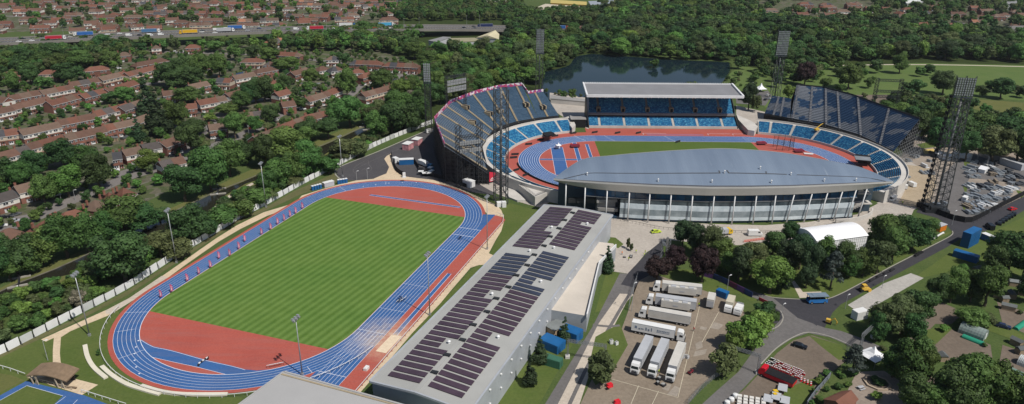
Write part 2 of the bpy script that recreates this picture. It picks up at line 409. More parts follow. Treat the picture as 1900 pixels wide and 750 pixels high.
# ------------------------------------------------------------------ roads, plaza and yards on the right
sheet('plaza', [(1122, 400), (1180, 404), (1240, 412), (1330, 416), (1420, 418), (1500, 412), (1590, 398), (1640, 372), (1680, 350), (1700, 380), (1690, 402), (1650, 412), (1620, 445), (1560, 447), (1480, 442), (1420, 455), (1330, 455), (1240, 445), (1200, 468), (1166, 508), (1126, 502), (1112, 490), (1108, 450)], .04, M_CONC)
_ = ([(1122, 404), (1180, 412), (1240, 424), (1330, 429), (1420, 431), (1500, 424), (1590, 408), (1640, 385), (1680, 350), (1700, 380), (1690, 402), (1650, 412), (1620, 445), (1560, 447), (1480, 442), (1420, 455), (1330, 455), (1240, 445), (1200, 468), (1166, 508), (1126, 502), (1112, 490), (1108, 450)], .04, M_CONC)
sheet('plaza_lawn', [(1130, 440), (1142, 441), (1157, 453), (1147, 461), (1125, 449)], .05, M_LAWN)
sheet('service_road', [(1150, 507), (1166, 508), (1203, 468), (1228, 448), (1232, 470), (1215, 505), (1186, 520), (1176, 546), (1150, 545), (1111, 600), (1030, 760), (1005, 760), (1100, 605)], .05, M_ASPH2)
sheet('service_road', [(1166, 506), (1203, 467), (1228, 447), (1232, 470), (1215, 505), (1188, 520), (1178, 534), (1152, 528)], .055, M_ASPH)
sheet('concrete_track', [(1150, 545), (1176, 546), (1163, 560), (1130, 622), (1095, 690), (1072, 760), (1030, 760), (1111, 600)], .045, M_PINK)
struct('trench_patch', MB().ribbon(gline([(1172, 540), (1158, 562), (1138, 596), (1112, 640), (1085, 690), (1056, 752)], 0, 2), 1.1, .045, .058).ribbon(gline([(1100, 603), (1128, 606), (1150, 604)], 0, 2), 1.2, .045, .062), M_ASPH2)
sheet('car_park', [(1180, 522), (1212, 508), (1300, 537), (1372, 562), (1390, 598), (1350, 690), (1305, 712), (1270, 760), (1072, 760), (1100, 700), (1150, 620), (1172, 560)], .05, M_LOT)
pk = MB()
for a_, b_ in (((1136, 704), (1258, 738)), ((1300, 560), (1258, 738)), ((1333, 580), (1300, 640)), ((1185, 716), (1170, 752)), ((1222, 726), (1207, 757))):
    pk.ribbon([G(*a_), G(*b_)], .13, .05, .056)
struct('parking_markings', pk, M_YLINE)
pk = MB()
for q in ([(1290, 652), (1312, 648), (1308, 658), (1286, 662)], [(1238, 732), (1252, 716), (1262, 720), (1256, 736)], [(1300, 606), (1312, 608), (1310, 613), (1298, 611)], [(1325, 598), (1342, 603), (1334, 612), (1318, 609)], [(1290, 638), (1302, 632), (1304, 645), (1292, 650)], [(1246, 714), (1240, 726), (1228, 722), (1236, 712)]):
    pk.sheet(gpoly(q), .058)
struct('cement_stains', pk, asphalt_mat('cement_dust', (.22, .19, .155), (.32, .28, .235)))
RU = [(1950, 345), (1905, 362), (1850, 388), (1803, 412), (1770, 408), (1706, 384), (1700, 394), (1740, 405), (1757, 418), (1767, 430), (1762, 440), (1720, 462), (1650, 498), (1590, 530), (1540, 554), (1515, 557), (1432, 553), (1436, 600), (1480, 605), (1530, 608), (1545, 580), (1560, 565), (1615, 535), (1680, 500), (1755, 460), (1790, 438), (1830, 428), (1870, 408), (1905, 388), (1950, 370)]
sheet('road', RU, .050, M_ASPH)
RL = [(1436, 554), (1410, 545), (1330, 512), (1326, 518), (1400, 553), (1425, 563), (1448, 578), (1452, 590), (1430, 612), (1410, 635), (1370, 690), (1330, 725), (1296, 756), (1345, 756), (1380, 720), (1408, 690), (1412, 675), (1440, 648), (1470, 628), (1500, 618), (1540, 626), (1580, 643), (1610, 660), (1645, 648), (1600, 628), (1560, 614), (1530, 608), (1480, 590)]
sheet('road', RL, .056, M_ASPH2)
struct('asphalt_patch', MB().sheet(gpoly([(1490, 572), (1540, 570), (1545, 578), (1515, 605), (1495, 590)]), .062), M_ASPH)
struct('kerb', MB().ribbon(gline([(1767, 429), (1764, 438), (1720, 461), (1650, 497), (1592, 529), (1545, 552), (1515, 556), (1470, 555), (1432, 552), (1410, 545)], 0, 4), .32, 0, .14), M_KERB)
struct('kerb', MB().ribbon(gline([(1448, 577), (1453, 590), (1446, 604), (1432, 612)], 0, 4), .32, 0, .14).ribbon(gline([(1412, 676), (1440, 647), (1470, 627), (1500, 617), (1540, 625), (1580, 642)], 0, 4), .32, 0, .14), M_KERB)
sheet('sidewalk', [(1573, 566), (1640, 526), (1690, 507), (1714, 516), (1660, 547), (1612, 574), (1590, 577)], .07, M_SLAB)
sheet('sidewalk', [(1468, 522), (1474, 521), (1490, 542), (1524, 541), (1526, 551), (1484, 553)], .045, M_PINK)
sheet('dirt_lot', [(1410, 692), (1442, 655), (1472, 632), (1506, 622), (1560, 640), (1575, 665), (1545, 690), (1500, 757), (1340, 757), (1382, 722)], .045, M_SOIL)
sheet('lawn', [(1500, 622), (1560, 640), (1580, 665), (1556, 668), (1520, 640)], .05, M_LAWN)
sheet('lawn', [(1460, 720), (1500, 705), (1520, 700), (1490, 757), (1440, 757)], .05, M_LAWN)
for i_, q in enumerate(([(1690, 560), (1752, 566), (1745, 590), (1700, 640), (1668, 620)], [(1745, 560), (1790, 580), (1765, 602), (1700, 600)], [(1762, 610), (1800, 625), (1838, 640), (1845, 690), (1790, 672), (1735, 668), (1722, 645)], [(1850, 560), (1905, 580), (1905, 620), (1860, 600)], [(1860, 640), (1905, 655), (1905, 690), (1850, 700)], [(1690, 690), (1730, 700), (1760, 720), (1720, 745), (1680, 720)])):
    sheet('allotment_soil', q, .03+.004*i_, M_SOIL)
for i_, q in enumerate(([(1720, 612), (1770, 600), (1765, 612), (1735, 640), (1712, 632)], [(1830, 690), (1905, 700), (1905, 745), (1840, 730)], [(1840, 590), (1905, 625), (1905, 640), (1830, 612)])):
    sheet('allotment_grass', q, .06+.004*i_, M_LAWN)
sheet('patio', [(1590, 690), (1640, 688), (1690, 720), (1680, 757), (1560, 757), (1575, 720)], .05, asphalt_mat('patio_paving', (.20, .16, .13), (.29, .24, .2)))
# construction yard east of the stadium
sheet('construction_yard', [(1662, 330), (1682, 262), (1720, 250), (1760, 262), (1840, 262), (1905, 285), (1960, 300), (1960, 345), (1905, 362), (1803, 410), (1770, 406), (1706, 384), (1668, 366)], .03, M_GRAVEL)
sheet('yard_asphalt', [(1745, 330), (1790, 282), (1850, 300), (1905, 312), (1950, 318), (1950, 345), (1905, 350), (1880, 340), (1800, 330), (1790, 345), (1880, 360), (1850, 386), (1800, 406), (1742, 392)], .038, M_ASPH2)
for q in ([(1788, 300), (1800, 302), (1790, 312)], [(1786, 344), (1796, 344), (1792, 362)], [(1784, 381), (1793, 380), (1790, 392)], [(1884, 352), (1905, 358), (1895, 368)], [(1700, 268), (1730, 262), (1742, 272), (1712, 276)]):
    sheet('verge_grass', q, .055, M_LAWN)
m_sand = asphalt_mat('yellow_sand', (.50, .36, .12), (.62, .46, .18))
sheet('sand_heap', [(1711, 278), (1732, 276), (1735, 284), (1716, 286)], .05, m_sand)
# concourse ring and ramps round the east bend
cr = MB(); A_, B_ = [], []
for k in range(25):
    t = R(-60+k*5.2)
    A_.append(SF(42.2+66*math.cos(t), 66*math.sin(t), .06)); B_.append(SF(42.2+80*math.cos(t), 80*math.sin(t), .06))
cr.strip(A_, B_); struct('concourse', cr, M_CONC)
cr = MB(); A_, B_ = [], []
for k in range(25):
    t = R(120+k*5)
    A_.append(SF(-42.2+64*math.cos(t), 64*math.sin(t), .06)); B_.append(SF(-42.2+76*math.cos(t), 76*math.sin(t), .06))
cr.strip(A_, B_); struct('concourse', cr, M_CONC)
sheet('concourse', [(1020, 172), (1092, 182), (1092, 240), (1060, 225), (1040, 214), (1020, 200)], .07, M_CONC)
sheet('concourse', [(1366, 196), (1420, 208), (1450, 222), (1420, 236), (1390, 242), (1366, 240)], .07, M_CONC)
sheet('road', [(1365, 178), (1400, 172), (1425, 168), (1432, 178), (1420, 196), (1366, 192)], .06, M_ASPH2)
# dirt ramp with timber sleepers
struct('ramp', MB().ribbon(gline([(1700, 308), (1712, 330), (1706, 356), (1692, 384)], 0, 4), 12, 0, .07), asphalt_mat('sandy_ramp', (.27, .21, .14), (.38, .31, .22)))

# ------------------------------------------------------------------ running tracks
def ring(b, fr, r0, r1, z, n=40, L=84.39):
    def loop(r):
        o = []
        for s_, t0 in ((1, -90), (-1, 90)):
            for k in range(n+1):
                t = R(t0+180*k/n); o.append(fr(s_*L/2+r*math.cos(t), r*math.sin(t), z))
        return o
    return b.strip(loop(r0), loop(r1), closed=True)
def capsule(fr, r, n=40, L=84.39):
    o = []
    for s_, t0 in ((1, -90), (-1, 90)):
        for k in range(n+1):
            t = R(t0+180*k/n); o.append(fr(s_*L/2+r*math.cos(t), r*math.sin(t)).to_2d())
    return o
def rect(fr, a0, a1, b0, b1): return [fr(a0, b0).to_2d(), fr(a1, b0).to_2d(), fr(a1, b1).to_2d(), fr(a0, b1).to_2d()]
def turf(fr, a0, a1, r, L=84.39):
    P = []; N = 14
    def hw(a): return r if abs(a) <= L/2 else math.sqrt(max(0, r*r-(abs(a)-L/2)**2))
    aa = [a0+(a1-a0)*k/60 for k in range(61)]
    for a in aa: P.append(fr(a, -hw(a)).to_2d())
    for a in reversed(aa): P.append(fr(a, hw(a)).to_2d())
    return P
# warm-up track
b = MB(); b.sheet(capsule(WF, 45.3), .050); struct('track_surround', b, M_RED)
b = MB(); b.sheet(rect(WF, -73, 56, -52.3, -40), .054); b.sheet([WF(56, -52.3).to_2d(), WF(58.5, -50.5).to_2d(), WF(59.6, -47).to_2d(), WF(56, -40).to_2d()], .054); struct('track_surround', b, M_RED)
b = MB(); ring(b, WF, 36.5, 43.82, .060); struct('running_track', b, M_BLUE)
b = MB(); b.sheet(rect(WF, -73.5, 42.2, -46.3, -36.5), .064)
b.sheet([WF(42.2, -46.3).to_2d(), WF(60.2, -46.3).to_2d(), WF(58.6, -41).to_2d(), WF(50, -42.9).to_2d(), WF(42.2, -40).to_2d()], .064); struct('running_track', b, M_BLUE)
b = MB(); b.sheet(capsule(WF, 36.42), .066); struct('infield_surface', b, M_RED)
b = MB(); b.sheet(turf(WF, -55.3, 53, 36.2), .072); struct('sports_turf', b, M_TURF)
b = MB()
b.sheet(gpoly([(261, 630), (284, 643), (317, 650), (350, 659), (385, 669), (430, 679), (455, 686), (477, 688), (500, 686), (480, 692), (440, 696), (418, 695), (390, 688), (367, 682), (330, 674), (281, 663), (270, 652), (262, 640)]), .076)
struct('water_jump_lane', b, M_BLUE)
b = MB()
for r in [36.5+1.22*k for k in range(0, 7)]: ring(b, WF, r-.045 if r > 37 else r-.14, r+.045, .080)
for k in range(9):
    y = -36.5-1.22*k
    if k > 0: b.sheet(rect(WF, -70, 42.2, y-.045, y+.045), .082)
for a_ in (-66, -42.2): b.sheet(rect(WF, a_-.08, a_+.08, -46.3, -36.5), .084)
for a_ in (42.2, 35): b.sheet(rect(WF, a_-.12, a_+.12, -46.3, -36.5), .084)
for a_ in (-10, -28, 20): b.sheet(rect(WF, a_-.05, a_+.05, -46.3, -36.5), .084)
for t_, r0, r1 in ((150, 36.5, 43.8), (128, 38, 43), (112, 36.5, 43.8), (235, 40, 43.8), (55, 36.5, 43.8), (25, 39, 43)):
    t = R(t_); s_ = -1 if math.cos(t) < 0 else 1; c_ = s_*42.195
    b.ribbon([WF(c_+r0*math.cos(t), r0*math.sin(t)), WF(c_+r1*math.cos(t), r1*math.sin(t))], .12, .08, .086)
# staggered start boxes
for k in range(6):
    t = R(140+k*5.2); r = 36.9+1.22*k
    b.box(WF(-42.2+r*math.cos(t), r*math.sin(t), .09), (.5, .5, .02), rz=t)
    t = R(50-k*9); b.box(WF(42.2+(36.9+1.22*k)*math.cos(t), (36.9+1.22*k)*math.sin(t), .09), (.5, .5, .02), rz=t)
b.ribbon(gline([(261, 631), (284, 644), (317, 651), (385, 670), (430, 680), (455, 687)], 0, 3), .14, .08, .084)
b.ribbon(gline([(281, 663), (330, 674), (367, 682), (418, 695)], 0, 3), .12, .08, .084)
struct('track_markings', b, M_LINE)
b = MB(); b.ribbon([G(686.7, 362), G(854, 385)], 1.25, .07, .078); struct('jump_runway', b, M_BLUE)
b = MB()
for d_ in (-.75, .75): 
    q0, q1 = G(686.7, 362), G(854, 385); nn = (q1-q0).to_2d().normalized(); nn = Vector((-nn.y, nn.x, 0))*d_
    b.ribbon([q0+nn, q1+nn], .12, .07, .084)
struct('runway_lines', b, M_LINE)
b = MB(); b.ribbon([G(834, 508), G(733, 622)], 1.35, .05, .070); struct('jump_runway', b, M_BLUE)
b = MB()
for d_ in (-.75, .75):
    q0, q1 = G(834, 508), G(733, 622); nn = (q1-q0).to_2d().normalized(); nn = Vector((-nn.y, nn.x, 0))*d_
    b.ribbon([q0+nn, q1+nn], .12, .05, .078)
struct('runway_lines', b, M_LINE)
b = MB(); b.sheet(gpoly([(697, 652), (716, 656), (746, 624), (726, 622)]), .085); struct('sand_pit', b, asphalt_mat('pit_sand', (.60, .48, .34), (.70, .58, .43)))
# the little training track in the corner
b = MB(); b.sheet(gpoly([(-12, 741), (48.5, 707.5), (156, 734), (215, 756), (95, 756), (117, 735), (50, 716), (-12, 750)]), .06); struct('running_track', b, M_BLUE)
b = MB(); b.ribbon([G(-12, 750), G(50, 716)], .12, .06, .066).ribbon([G(50, 716), G(117, 735)], .12, .06, .066).ribbon([G(102, 751), G(122, 736)], .12, .06, .066).ribbon([G(132, 754), G(144, 742)], .12, .06, .066); struct('track_markings', b, M_LINE)
sheet('worn_grass', [(-20, 738), (46, 706), (20, 696), (-20, 690)], .05, M_DRY)

# main stadium track
b = MB(); b.sheet(capsule(SF, 54.6), .050); b.sheet(rect(SF, -48, 50, 50, 63), .047); struct('track_surround', b, M_RED)
b = MB(); ring(b, SF, 36.5, 47.48, .060); struct('running_track', b, M_BLUE)
b = MB(); b.sheet(capsule(SF, 36.42), .066); struct('infield_surface', b, M_RED)
b = MB(); b.sheet(turf(SF, -45, 46, 36.2), .072); struct('sports_turf', b, lawn_mat('stadium_turf', (.060, .105, .020), (.082, .120, .028)))
b = MB(); b.sheet(rect(SF, -71, -64.5, -22, 24), .076); b.sheet(rect(SF, -78, -46, 1.2, 3.4), .080)
b.sheet(rect(SF, -58, -56, -16, 33.), .076); b.sheet(rect(SF, -51, -49.4, 3.4, 30), .076); struct('jump_runway', b, M_BLUE)
b = MB()
for k in range(10): 
    r = 36.5+1.22*k; ring(b, SF, r-.05 if k else r-.16, r+.05, .082)
    for s_, t0 in ((1, -88), (-1, 92)):
        A_ = [SF(s_*42.195+(r-.085)*math.cos(R(t0+4*j)), (r-.085)*math.sin(R(t0+4*j)), .084) for j in range(45)]; B_ = [SF(s_*42.195+(r+.085)*math.cos(R(t0+4*j)), (r+.085)*math.sin(R(t0+4*j)), .084) for j in range(45)]; b.strip(A_, B_)
for a_, b0, b1 in ((-71.2, -22, 24), (-64.4, -22, 24), (-58.1, -16, 33), (-55.9, -16, 33), (-51.1, 4, 30), (-49.3, 4, 30)): b.sheet(rect(SF, a_-.08, a_+.08, b0, b1), .086)
for y in (1.1, 3.5): b.sheet(rect(SF, -78, -46, y-.07, y+.07), .09)
for a_, da in ((-2, 4), (-38, 5), (-56, 6)):
    b.ribbon([SF(a_, 47.4), SF(a_+da*.4, 42), SF(a_+da, 36.6)], .16, .08, .09)
for a_ in (-14, 25, 40):
    b.sheet(rect(SF, a_, a_+14, 52.9, 53.1), .06); b.sheet(rect(SF, a_-.1, a_+.1, 50, 53), .062)
struct('track_markings', b, M_LINE)
b = MB(); b.sheet(rect(SF, -12, 22, 48.6, 52), .056); struct('straight_surface', b, M('lilac_track', (.30, .11, .15), .75, .15))
# ------------------------------------------------------------------ houses
FOOT = []           # discs where no tree may be planted: (x, y, r)
M_BRICK = M('red_brick', (.19, .088, .066), .85, .25, 1.2, rnd=.2, fine=.35)
M_RENDER = M('white_render', (.62, .59, .54), .8, .15, .8, rnd=.12)
M_CREAM = M('cream_render', (.50, .42, .33), .8, .15, .8, rnd=.15)
def roof_mat(name, col): return M(name, col, .8, .3, 1.1, rnd=.15, fine=.45)
M_ROOFS = [roof_mat('brown_roof_tiles', (.122, .068, .049)), roof_mat('red_roof_tiles', (.148, .066, .045)), roof_mat('grey_roof_tiles', (.082, .070, .066)), roof_mat('tan_roof_tiles', (.138, .092, .068)), roof_mat('orange_roof_tiles', (.27, .125, .075)), roof_mat('slate_roof', (.056, .056, .062))]
M_WFRAME = M('white_window_frame', (.72, .72, .72), .5, .08)
M_PANE = M('window_glass', (.03, .035, .04), .15, .2, spec=.6)
M_DOOR = M('painted_door', (.25, .10, .07), .5, .3, rnd=.5)
M_STACK = M('chimney_brick', (.23, .10, .07), .9, .3, 2, fine=.3)
def win_mesh(w, h):
    b = MB(); b.box((0, -.03, h/2), (w, .12, h), 0)
    n = max(2, int(w/.9))
    for k in range(n):
        b.box((-w/2+w*(k+.5)/n, -.10, h/2), (w/n-.16, .04, h-.2), 1)
    return b.mesh('window', [M_WFRAME, M_PANE])
W_UP, W_BACK = win_mesh(2.1, 1.25), win_mesh(1.2, 1.1)
def bay_mesh():
    b = MB(); b.prism([(-1.25, 0), (-.85, -.75), (.85, -.75), (1.25, 0)], .2, 2.15, 0)
    b.prism([(-1.45, .0), (-1.0, -.95), (1.0, -.95), (1.45, .0)], 2.15, lambda i: 2.75 if i in (0, 3) else 2.3, 2)
    for x, w in ((-.45, .72), (.45, .72)): b.box((x, -.77, 1.45), (w, .04, 1.0), 1)
    return b.mesh('bay_window', [M_WFRAME, M_PANE, M_ROOFS[1]])
def door_mesh():
    b = MB(); b.box((0, -.04, 1.05), (1.2, .12, 2.1), 0); b.box((0, -.12, 1.0), (.9, .06, 1.95), 1); b.box((0, -.5, 2.35), (1.7, 1.0, .14), 2)
    return b.mesh('door', [M_WFRAME, M_DOOR, M_ROOFS[0]])
def chim_mesh():
    b = MB(); b.box((0, 0, .0), (.9, .6, 1.9), 0); b.box((0, 0, 1.0), (1.05, .75, .16), 0)
    for x in (-.25, .25): b.tube((x, 0, 1.05), (x, 0, 1.5), .12, .1, 6, 1)
    return b.mesh('chimney', [M_STACK, M_ROOFS[4]])
BAY, DOOR, CHIM = bay_mesh(), door_mesh(), chim_mesh()
def house(p, q, label, group, cat='terraced house', name='terraced_house', eave=5.2, ridge=7.9, dep=8.2, style=0, hip=False, unit=5.8, detail=True, upper=None, roofs=None, facing=-1):
    """block of houses whose roof ridge runs from ground point p to q"""
    d = (q-p).to_2d(); L = d.length; rz = math.atan2(d.y, d.x); c = (p+q)/2
    if L < 3: return
    root = thing(name, label, cat, (c.x, c.y, 0), rz, group)
    n = max(1, round(L/unit)); rng = random.Random(int(c.x*7+c.y*13))
    for k in range(n): FOOT.append((p.x+d.x*(k+.5)/n, p.y+d.y*(k+.5)/n, 5.6))
    hl, hd = L/2, dep/2; up = upper if upper is not None else rng.choice([0, 0, 1, 1, 2])
    b = MB(); b.box((0, 0, 0), (L, dep, eave*.52), 0, base=True)
    if up == 0: b.box((0, 0, eave*.52), (L, dep, eave*.48), 0, base=True)
    else: b.box((0, 0, eave*.52), (L+.04, dep+.04, eave*.48), up, base=True)
    if not hip:
        for s in (-1, 1):
            x = s*hl; b.face([(x, -hd, eave), (x, hd, eave), (x, 0, ridge-.12)], 0)
    b.build('wall', [M_BRICK, M_RENDER, M_CREAM], root)
    # roof, one tile colour per unit
    b = MB(); o = .38; base = rng.choice([0, 0, 1, 1, 3]); k0 = (ridge-eave)/hd; ze = eave-o*k0*.6
    cols = [(base if rng.random() < .62 else rng.choice([0, 1, 2, 3, 3, 5, 4 if rng.random() < .3 else 0])) for _ in range(n)] if roofs is None else [roofs[k % len(roofs)] for k in range(n)]
    xs = [-hl-.3+(L+.6)*k/n for k in range(n+1)]
    hx = hd+.2 if hip else 0
    for k in range(n):
        x0, x1 = xs[k], xs[k+1]; mi = cols[k]
        r0 = x0+(hx if k == 0 else 0); r1 = x1-(hx if k == n-1 else 0)
        if r1 < r0: r0 = r1 = (r0+r1)/2
        for s in (-1, 1):
            b.face([(x0, s*(hd+o), ze), (x1, s*(hd+o), ze), (r1, 0, ridge), (r0, 0, ridge)], mi)
            b.face([(x0, s*(hd+o), ze-.16), (x1, s*(hd+o), ze-.16), (x1, s*(hd+o), ze), (x0, s*(hd+o), ze)], 6)
        if hip and k == 0: b.face([(x0, -hd-o, ze), (r0, 0, ridge), (x0, hd+o, ze)], mi)
        if hip and k == n-1: b.face([(x1, -hd-o, ze), (r1, 0, ridge), (x1, hd+o, ze)], mi)
        if not hip and k in (0, n-1):
            x = x0 if k == 0 else x1
            for s in (-1, 1): b.face([(x, s*(hd+o), ze-.16), (x, s*(hd+o), ze), (x, 0, ridge), (x, 0, ridge-.2)], 6)
    rf = b.build('roof', M_ROOFS+[M_WFRAME], root)
    for k in range(0, n+1, 2 if n > 1 else 1):
        if hip and k in (0, n) and n > 1: continue
        ch = link('chimney', CHIM, rf); ch.location = (max(-hl+.6, min(hl-.6, xs[k])), .5, ridge-.1)
    if detail:
        f = facing
        for k in range(n):
            x = (xs[k]+xs[k+1])/2
            for y, rot in ((f*hd, 0 if f < 0 else PI), (-f*hd, PI if f < 0 else 0)):
                front = y == f*hd
                if front:
                    if eave > 4:
                        for dx in ((-1.35, 1.25) if unit > 5 else (0,)):
                            w_ = link('window', W_UP if dx < 0 else W_BACK, root); w_.location = (x+dx, y, eave-1.75); w_.rotation_euler.z = rot
                    bw = link('bay_window', BAY, root); bw.location = (x-1.2, y, 0); bw.rotation_euler.z = rot
                    dr = link('door', DOOR, root); dr.location = (x+1.5, y, 0); dr.rotation_euler.z = rot
                elif k % 2 == 0:
                    w_ = link('window', W_BACK, root); w_.location = (x, y, max(1, eave-1.75)); w_.rotation_euler.z = rot
    return root
ROWS = [
 ('brick terrace below the motorway woods at the left edge', dict(), [(-22, 175, 13, 181), (17, 177, 69, 167), (75, 167, 129, 157), (129, 152, 179, 144), (184, 142, 229, 132), (233, 134, 285, 121)]),
 ('second brick terrace facing the uppermost left terrace', dict(), [(-30, 206, 18, 196), (22, 194, 86, 179), (88, 187, 147, 172), (149, 174, 196, 162), (196, 164, 246, 149)]),
 ('third terrace up from the avenue on the left', dict(), [(-40, 247, 28, 238), (37, 240, 104, 226), (108, 222, 173, 210), (174, 206, 233, 191), (222, 197, 272, 180)]),
 ('terrace behind the leafy back gardens on the left', dict(), [(-14, 286, 46, 270), (49, 266, 112, 250), (121, 249, 190, 234), (192, 232, 244, 221), (248, 219, 278, 209)]),
 ('houses across the avenue near the tall conifers', dict(unit=6.2), [(208, 283, 224, 281), (226, 278, 258, 271), (262, 268, 294, 262), (296, 263, 332, 250), (386, 231, 419, 227)]),
 ('houses at the left end of the avenue', dict(unit=6.4), [(-18, 364, 22, 352), (26, 345, 66, 335)]),
 ('bungalows between the avenue and the canal trees', dict(eave=2.9, ridge=6.0, hip=True, unit=9, name='bungalow', cat='bungalow'), [(-12, 432, 37, 416), (60, 420, 99, 401), (101, 399, 158, 383), (161, 378, 189, 365), (191, 359, 213, 354), (215, 352, 242, 344)]),
 ('long terrace whose back faces the canal', dict(), [(471, 252, 517, 233), (519, 232, 566, 214), (568, 213, 605, 205)]),
 ('terrace with white fronts in the middle of the estate', dict(upper=1), [(567, 180, 596, 172), (598, 171, 625, 161)]),
 ('terrace on the bend nearest the stadium', dict(), [(672, 171, 722, 158), (724, 157, 767, 140)]),
 ('brick terraces at the head of the close', dict(hip=True, upper=0), [(652, 111, 708, 113), (714, 115, 776, 118)]),
 ('scattered houses around the close', dict(hip=True, unit=6.4), [(666, 138, 694, 131), (650, 128, 675, 127), (605, 104, 629, 104), (586, 125, 607, 121), (610, 125, 634, 122)]),
 ('houses under the trees in the upper estate', dict(hip=True), [(447, 108, 489, 108), (490, 114, 511, 114), (508, 95, 560, 98), (495, 74, 527, 69), (470, 129, 510, 122)]),
 ('houses along the middle lane of the estate', dict(), [(431, 140, 470, 133), (404, 144, 430, 145), (349, 157, 383, 150), (539, 133, 568, 125), (300, 169, 328, 166)]),
 ('houses left of centre with mixed roofs', dict(), [(341, 193, 364, 191), (365, 186, 416, 177), (418, 173, 446, 165), (521, 189, 545, 186), (452, 209, 484, 205)]),
 ('buildings in the trees below the motorway', dict(hip=True, unit=7), [(155, 125, 201, 121), (73, 130, 107, 129), (-2, 134, 42, 133), (217, 97, 242, 96), (280, 84, 298, 83), (343, 83, 371, 82), (246, 117, 308, 106)]),
]
rr = random.Random(5)
ROWS.append(('houses just beyond the motorway', dict(unit=7), [(56, 47, 92, 46), (95, 33, 118, 32), (120, 30, 142, 29), (128, 52, 158, 51), (170, 42, 190, 41), (186, 50, 214, 49), (240, 46, 264, 44), (272, 48, 300, 47), (306, 33, 331, 32), (370, 34, 412, 33), (552, 38, 575, 37), (645, 40, 680, 39)]))
ROWS.append(('second line of houses beyond the motorway', dict(unit=7), [(26, 17, 52, 17), (53, 15, 78, 15), (105, 11, 130, 11), (166, 17, 190, 17), (222, 15, 250, 14), (266, 20, 320, 19), (330, 20, 352, 20), (358, 20, 382, 20), (394, 20, 412, 21), (502, 24, 562, 26), (575, 26, 610, 27), (612, 17, 632, 18)]))
ROWS.append(('third line of houses beyond the motorway', dict(unit=7), [(-4, 6, 28, 5), (38, 8, 62, 8), (62, 2, 80, 2), (152, 3, 180, 2), (352, 5, 372, 5), (374, 3, 404, 3), (425, 4, 460, 3), (470, 6, 500, 5), (512, 6, 530, 6), (552, 5, 600, 6), (612, 7, 650, 8), (672, 8, 712, 6), (725, 5, 752, 4)]))
ROWS.append(('houses in the trees at the upper right', dict(hip=True, unit=8), [(1502, 13, 1520, 13), (1524, 10, 1550, 9), (1662, 20, 1676, 22), (1712, 20, 1726, 20), (1775, 21, 1794, 22), (1804, 27, 1832, 28), (1572, 4, 1598, 4), (1438, 23, 1452, 22), (1842, 26, 1864, 26)]))
for desc, kw, segs in ROWS:
    z = kw.get('ridge', 7.9)
    for i, (u0, v0, u1, v1) in enumerate(segs):
        w_ = '%s block from left, %s' % (nth(i+1), desc)
        if desc.startswith(('houses', 'scattered', 'buildings', 'bungalows', 'second line', 'third line')): w_ = '%s from left of the %s' % (nth(i+1), desc)
        k2 = dict(kw)
        if len(segs) > 8: k2['detail'] = (i % 1 == 0)
        p, q = G(u0, v0, z), G(u1, v1, z); e = (q-p)*.035 if 'brick terrace' in desc or 'terrace' in desc else (q-p)*0
        house(p-e, q+e, w_, desc, **k2)
EST = [(-20, 490), (60, 440), (200, 365), (330, 290), (470, 250), (620, 195), (770, 140), (700, 108), (560, 96), (420, 90), (250, 100), (230, 130), (-20, 165)]
HS = [(Vector(o.location).to_2d(), o.rotation_euler.z) for o in C.objects if o.name.startswith(('terraced_house', 'bungalow')) and o.parent is None]
SPARE, SPARE2 = [], []
def by_column(L, text):
    for i, o in enumerate(sorted(L, key=lambda o: PX(o.location)[0])): o['label'] = text % nth(i+1)
def ok_at(c, d):
    for t in (-.5, 0, .5):
        p = c+d*t
        if any((p.x-a)**2+(p.y-b)**2 < 22**2 for a, b, _ in FOOT) or any((p-q.to_2d()).length < 9.5 for q in STREETS): return False
    return True
k = 0
for _ in range(500):
    u, v = rr.uniform(-20, 770), rr.uniform(90, 470)
    if not in_poly(u, v, EST): continue
    c = G(u, v, 7.5).to_2d(); h = min(HS, key=lambda t: (t[0]-c).length); L = rr.choice([11.6, 11.6, 17.4, 23]); d = Vector((math.cos(h[1]), math.sin(h[1])))*L
    if ok_at(c, d):
        SPARE.append(house((c-d/2).to_3d(), (c+d/2).to_3d(), 'x', 'separate houses among the terraces'))
        HS.append((c, h[1]))
by_column(SPARE, '%s from left of the separate houses standing in gaps among the terraces')
FAR = [(47, 'nearest'), (39.5, 'second'), (31, 'third'), (24.5, 'fourth'), (18, 'fifth'), (11.5, 'sixth'), (6, 'seventh'), (1, 'eighth')]
for v, nm in FAR:
    u = -30+rr.uniform(0, 20); cnt_ = 0
    while u < 760:
        w = rr.uniform(18, 46)*(.75+v/160); v2 = v-u*.012+rr.uniform(-1.5, 1.5); lim = 640 if v > 40 else 770
        p, q = G(u, v2, 7.9), G(u+w, v2-rr.uniform(0, 1.2), 7.9)
        if u+w < lim and rr.random() < .8 and all((p.lerp(q, t)-Vector((a, b, 7.9))).length > 13 for a, b, _ in FOOT for t in (.1, .5, .9)):
            cnt_ += 1; house(p, q, '%s house from the left in the %s close-set house row beyond the motorway' % (nth(cnt_), nm), 'houses beyond the motorway', unit=7, hip=rr.random() < .4)
        u += w+rr.uniform(4, 16)
k = 0
for v in (36, 29, 22, 15, 9, 3):
    u = 1400+rr.uniform(0, 30)
    while u < 1900:
        w = rr.uniform(14, 26)
        if rr.random() < (.42 if v > 12 else .6) and not (1500 < u < 1560 and v > 30):
            k += 1; p, q = G(u, v+(u-1400)*.02, 7.5), G(u+w, v+(u-1400)*.02+rr.uniform(-.8, .8), 7.5); SPARE2.append(house(p, q, 'x', 'houses at the upper right', unit=8, hip=rr.random() < .6))
        u += w+rr.uniform(8, 40)
by_column(SPARE2, '%s from left of the small houses among trees at the upper right')
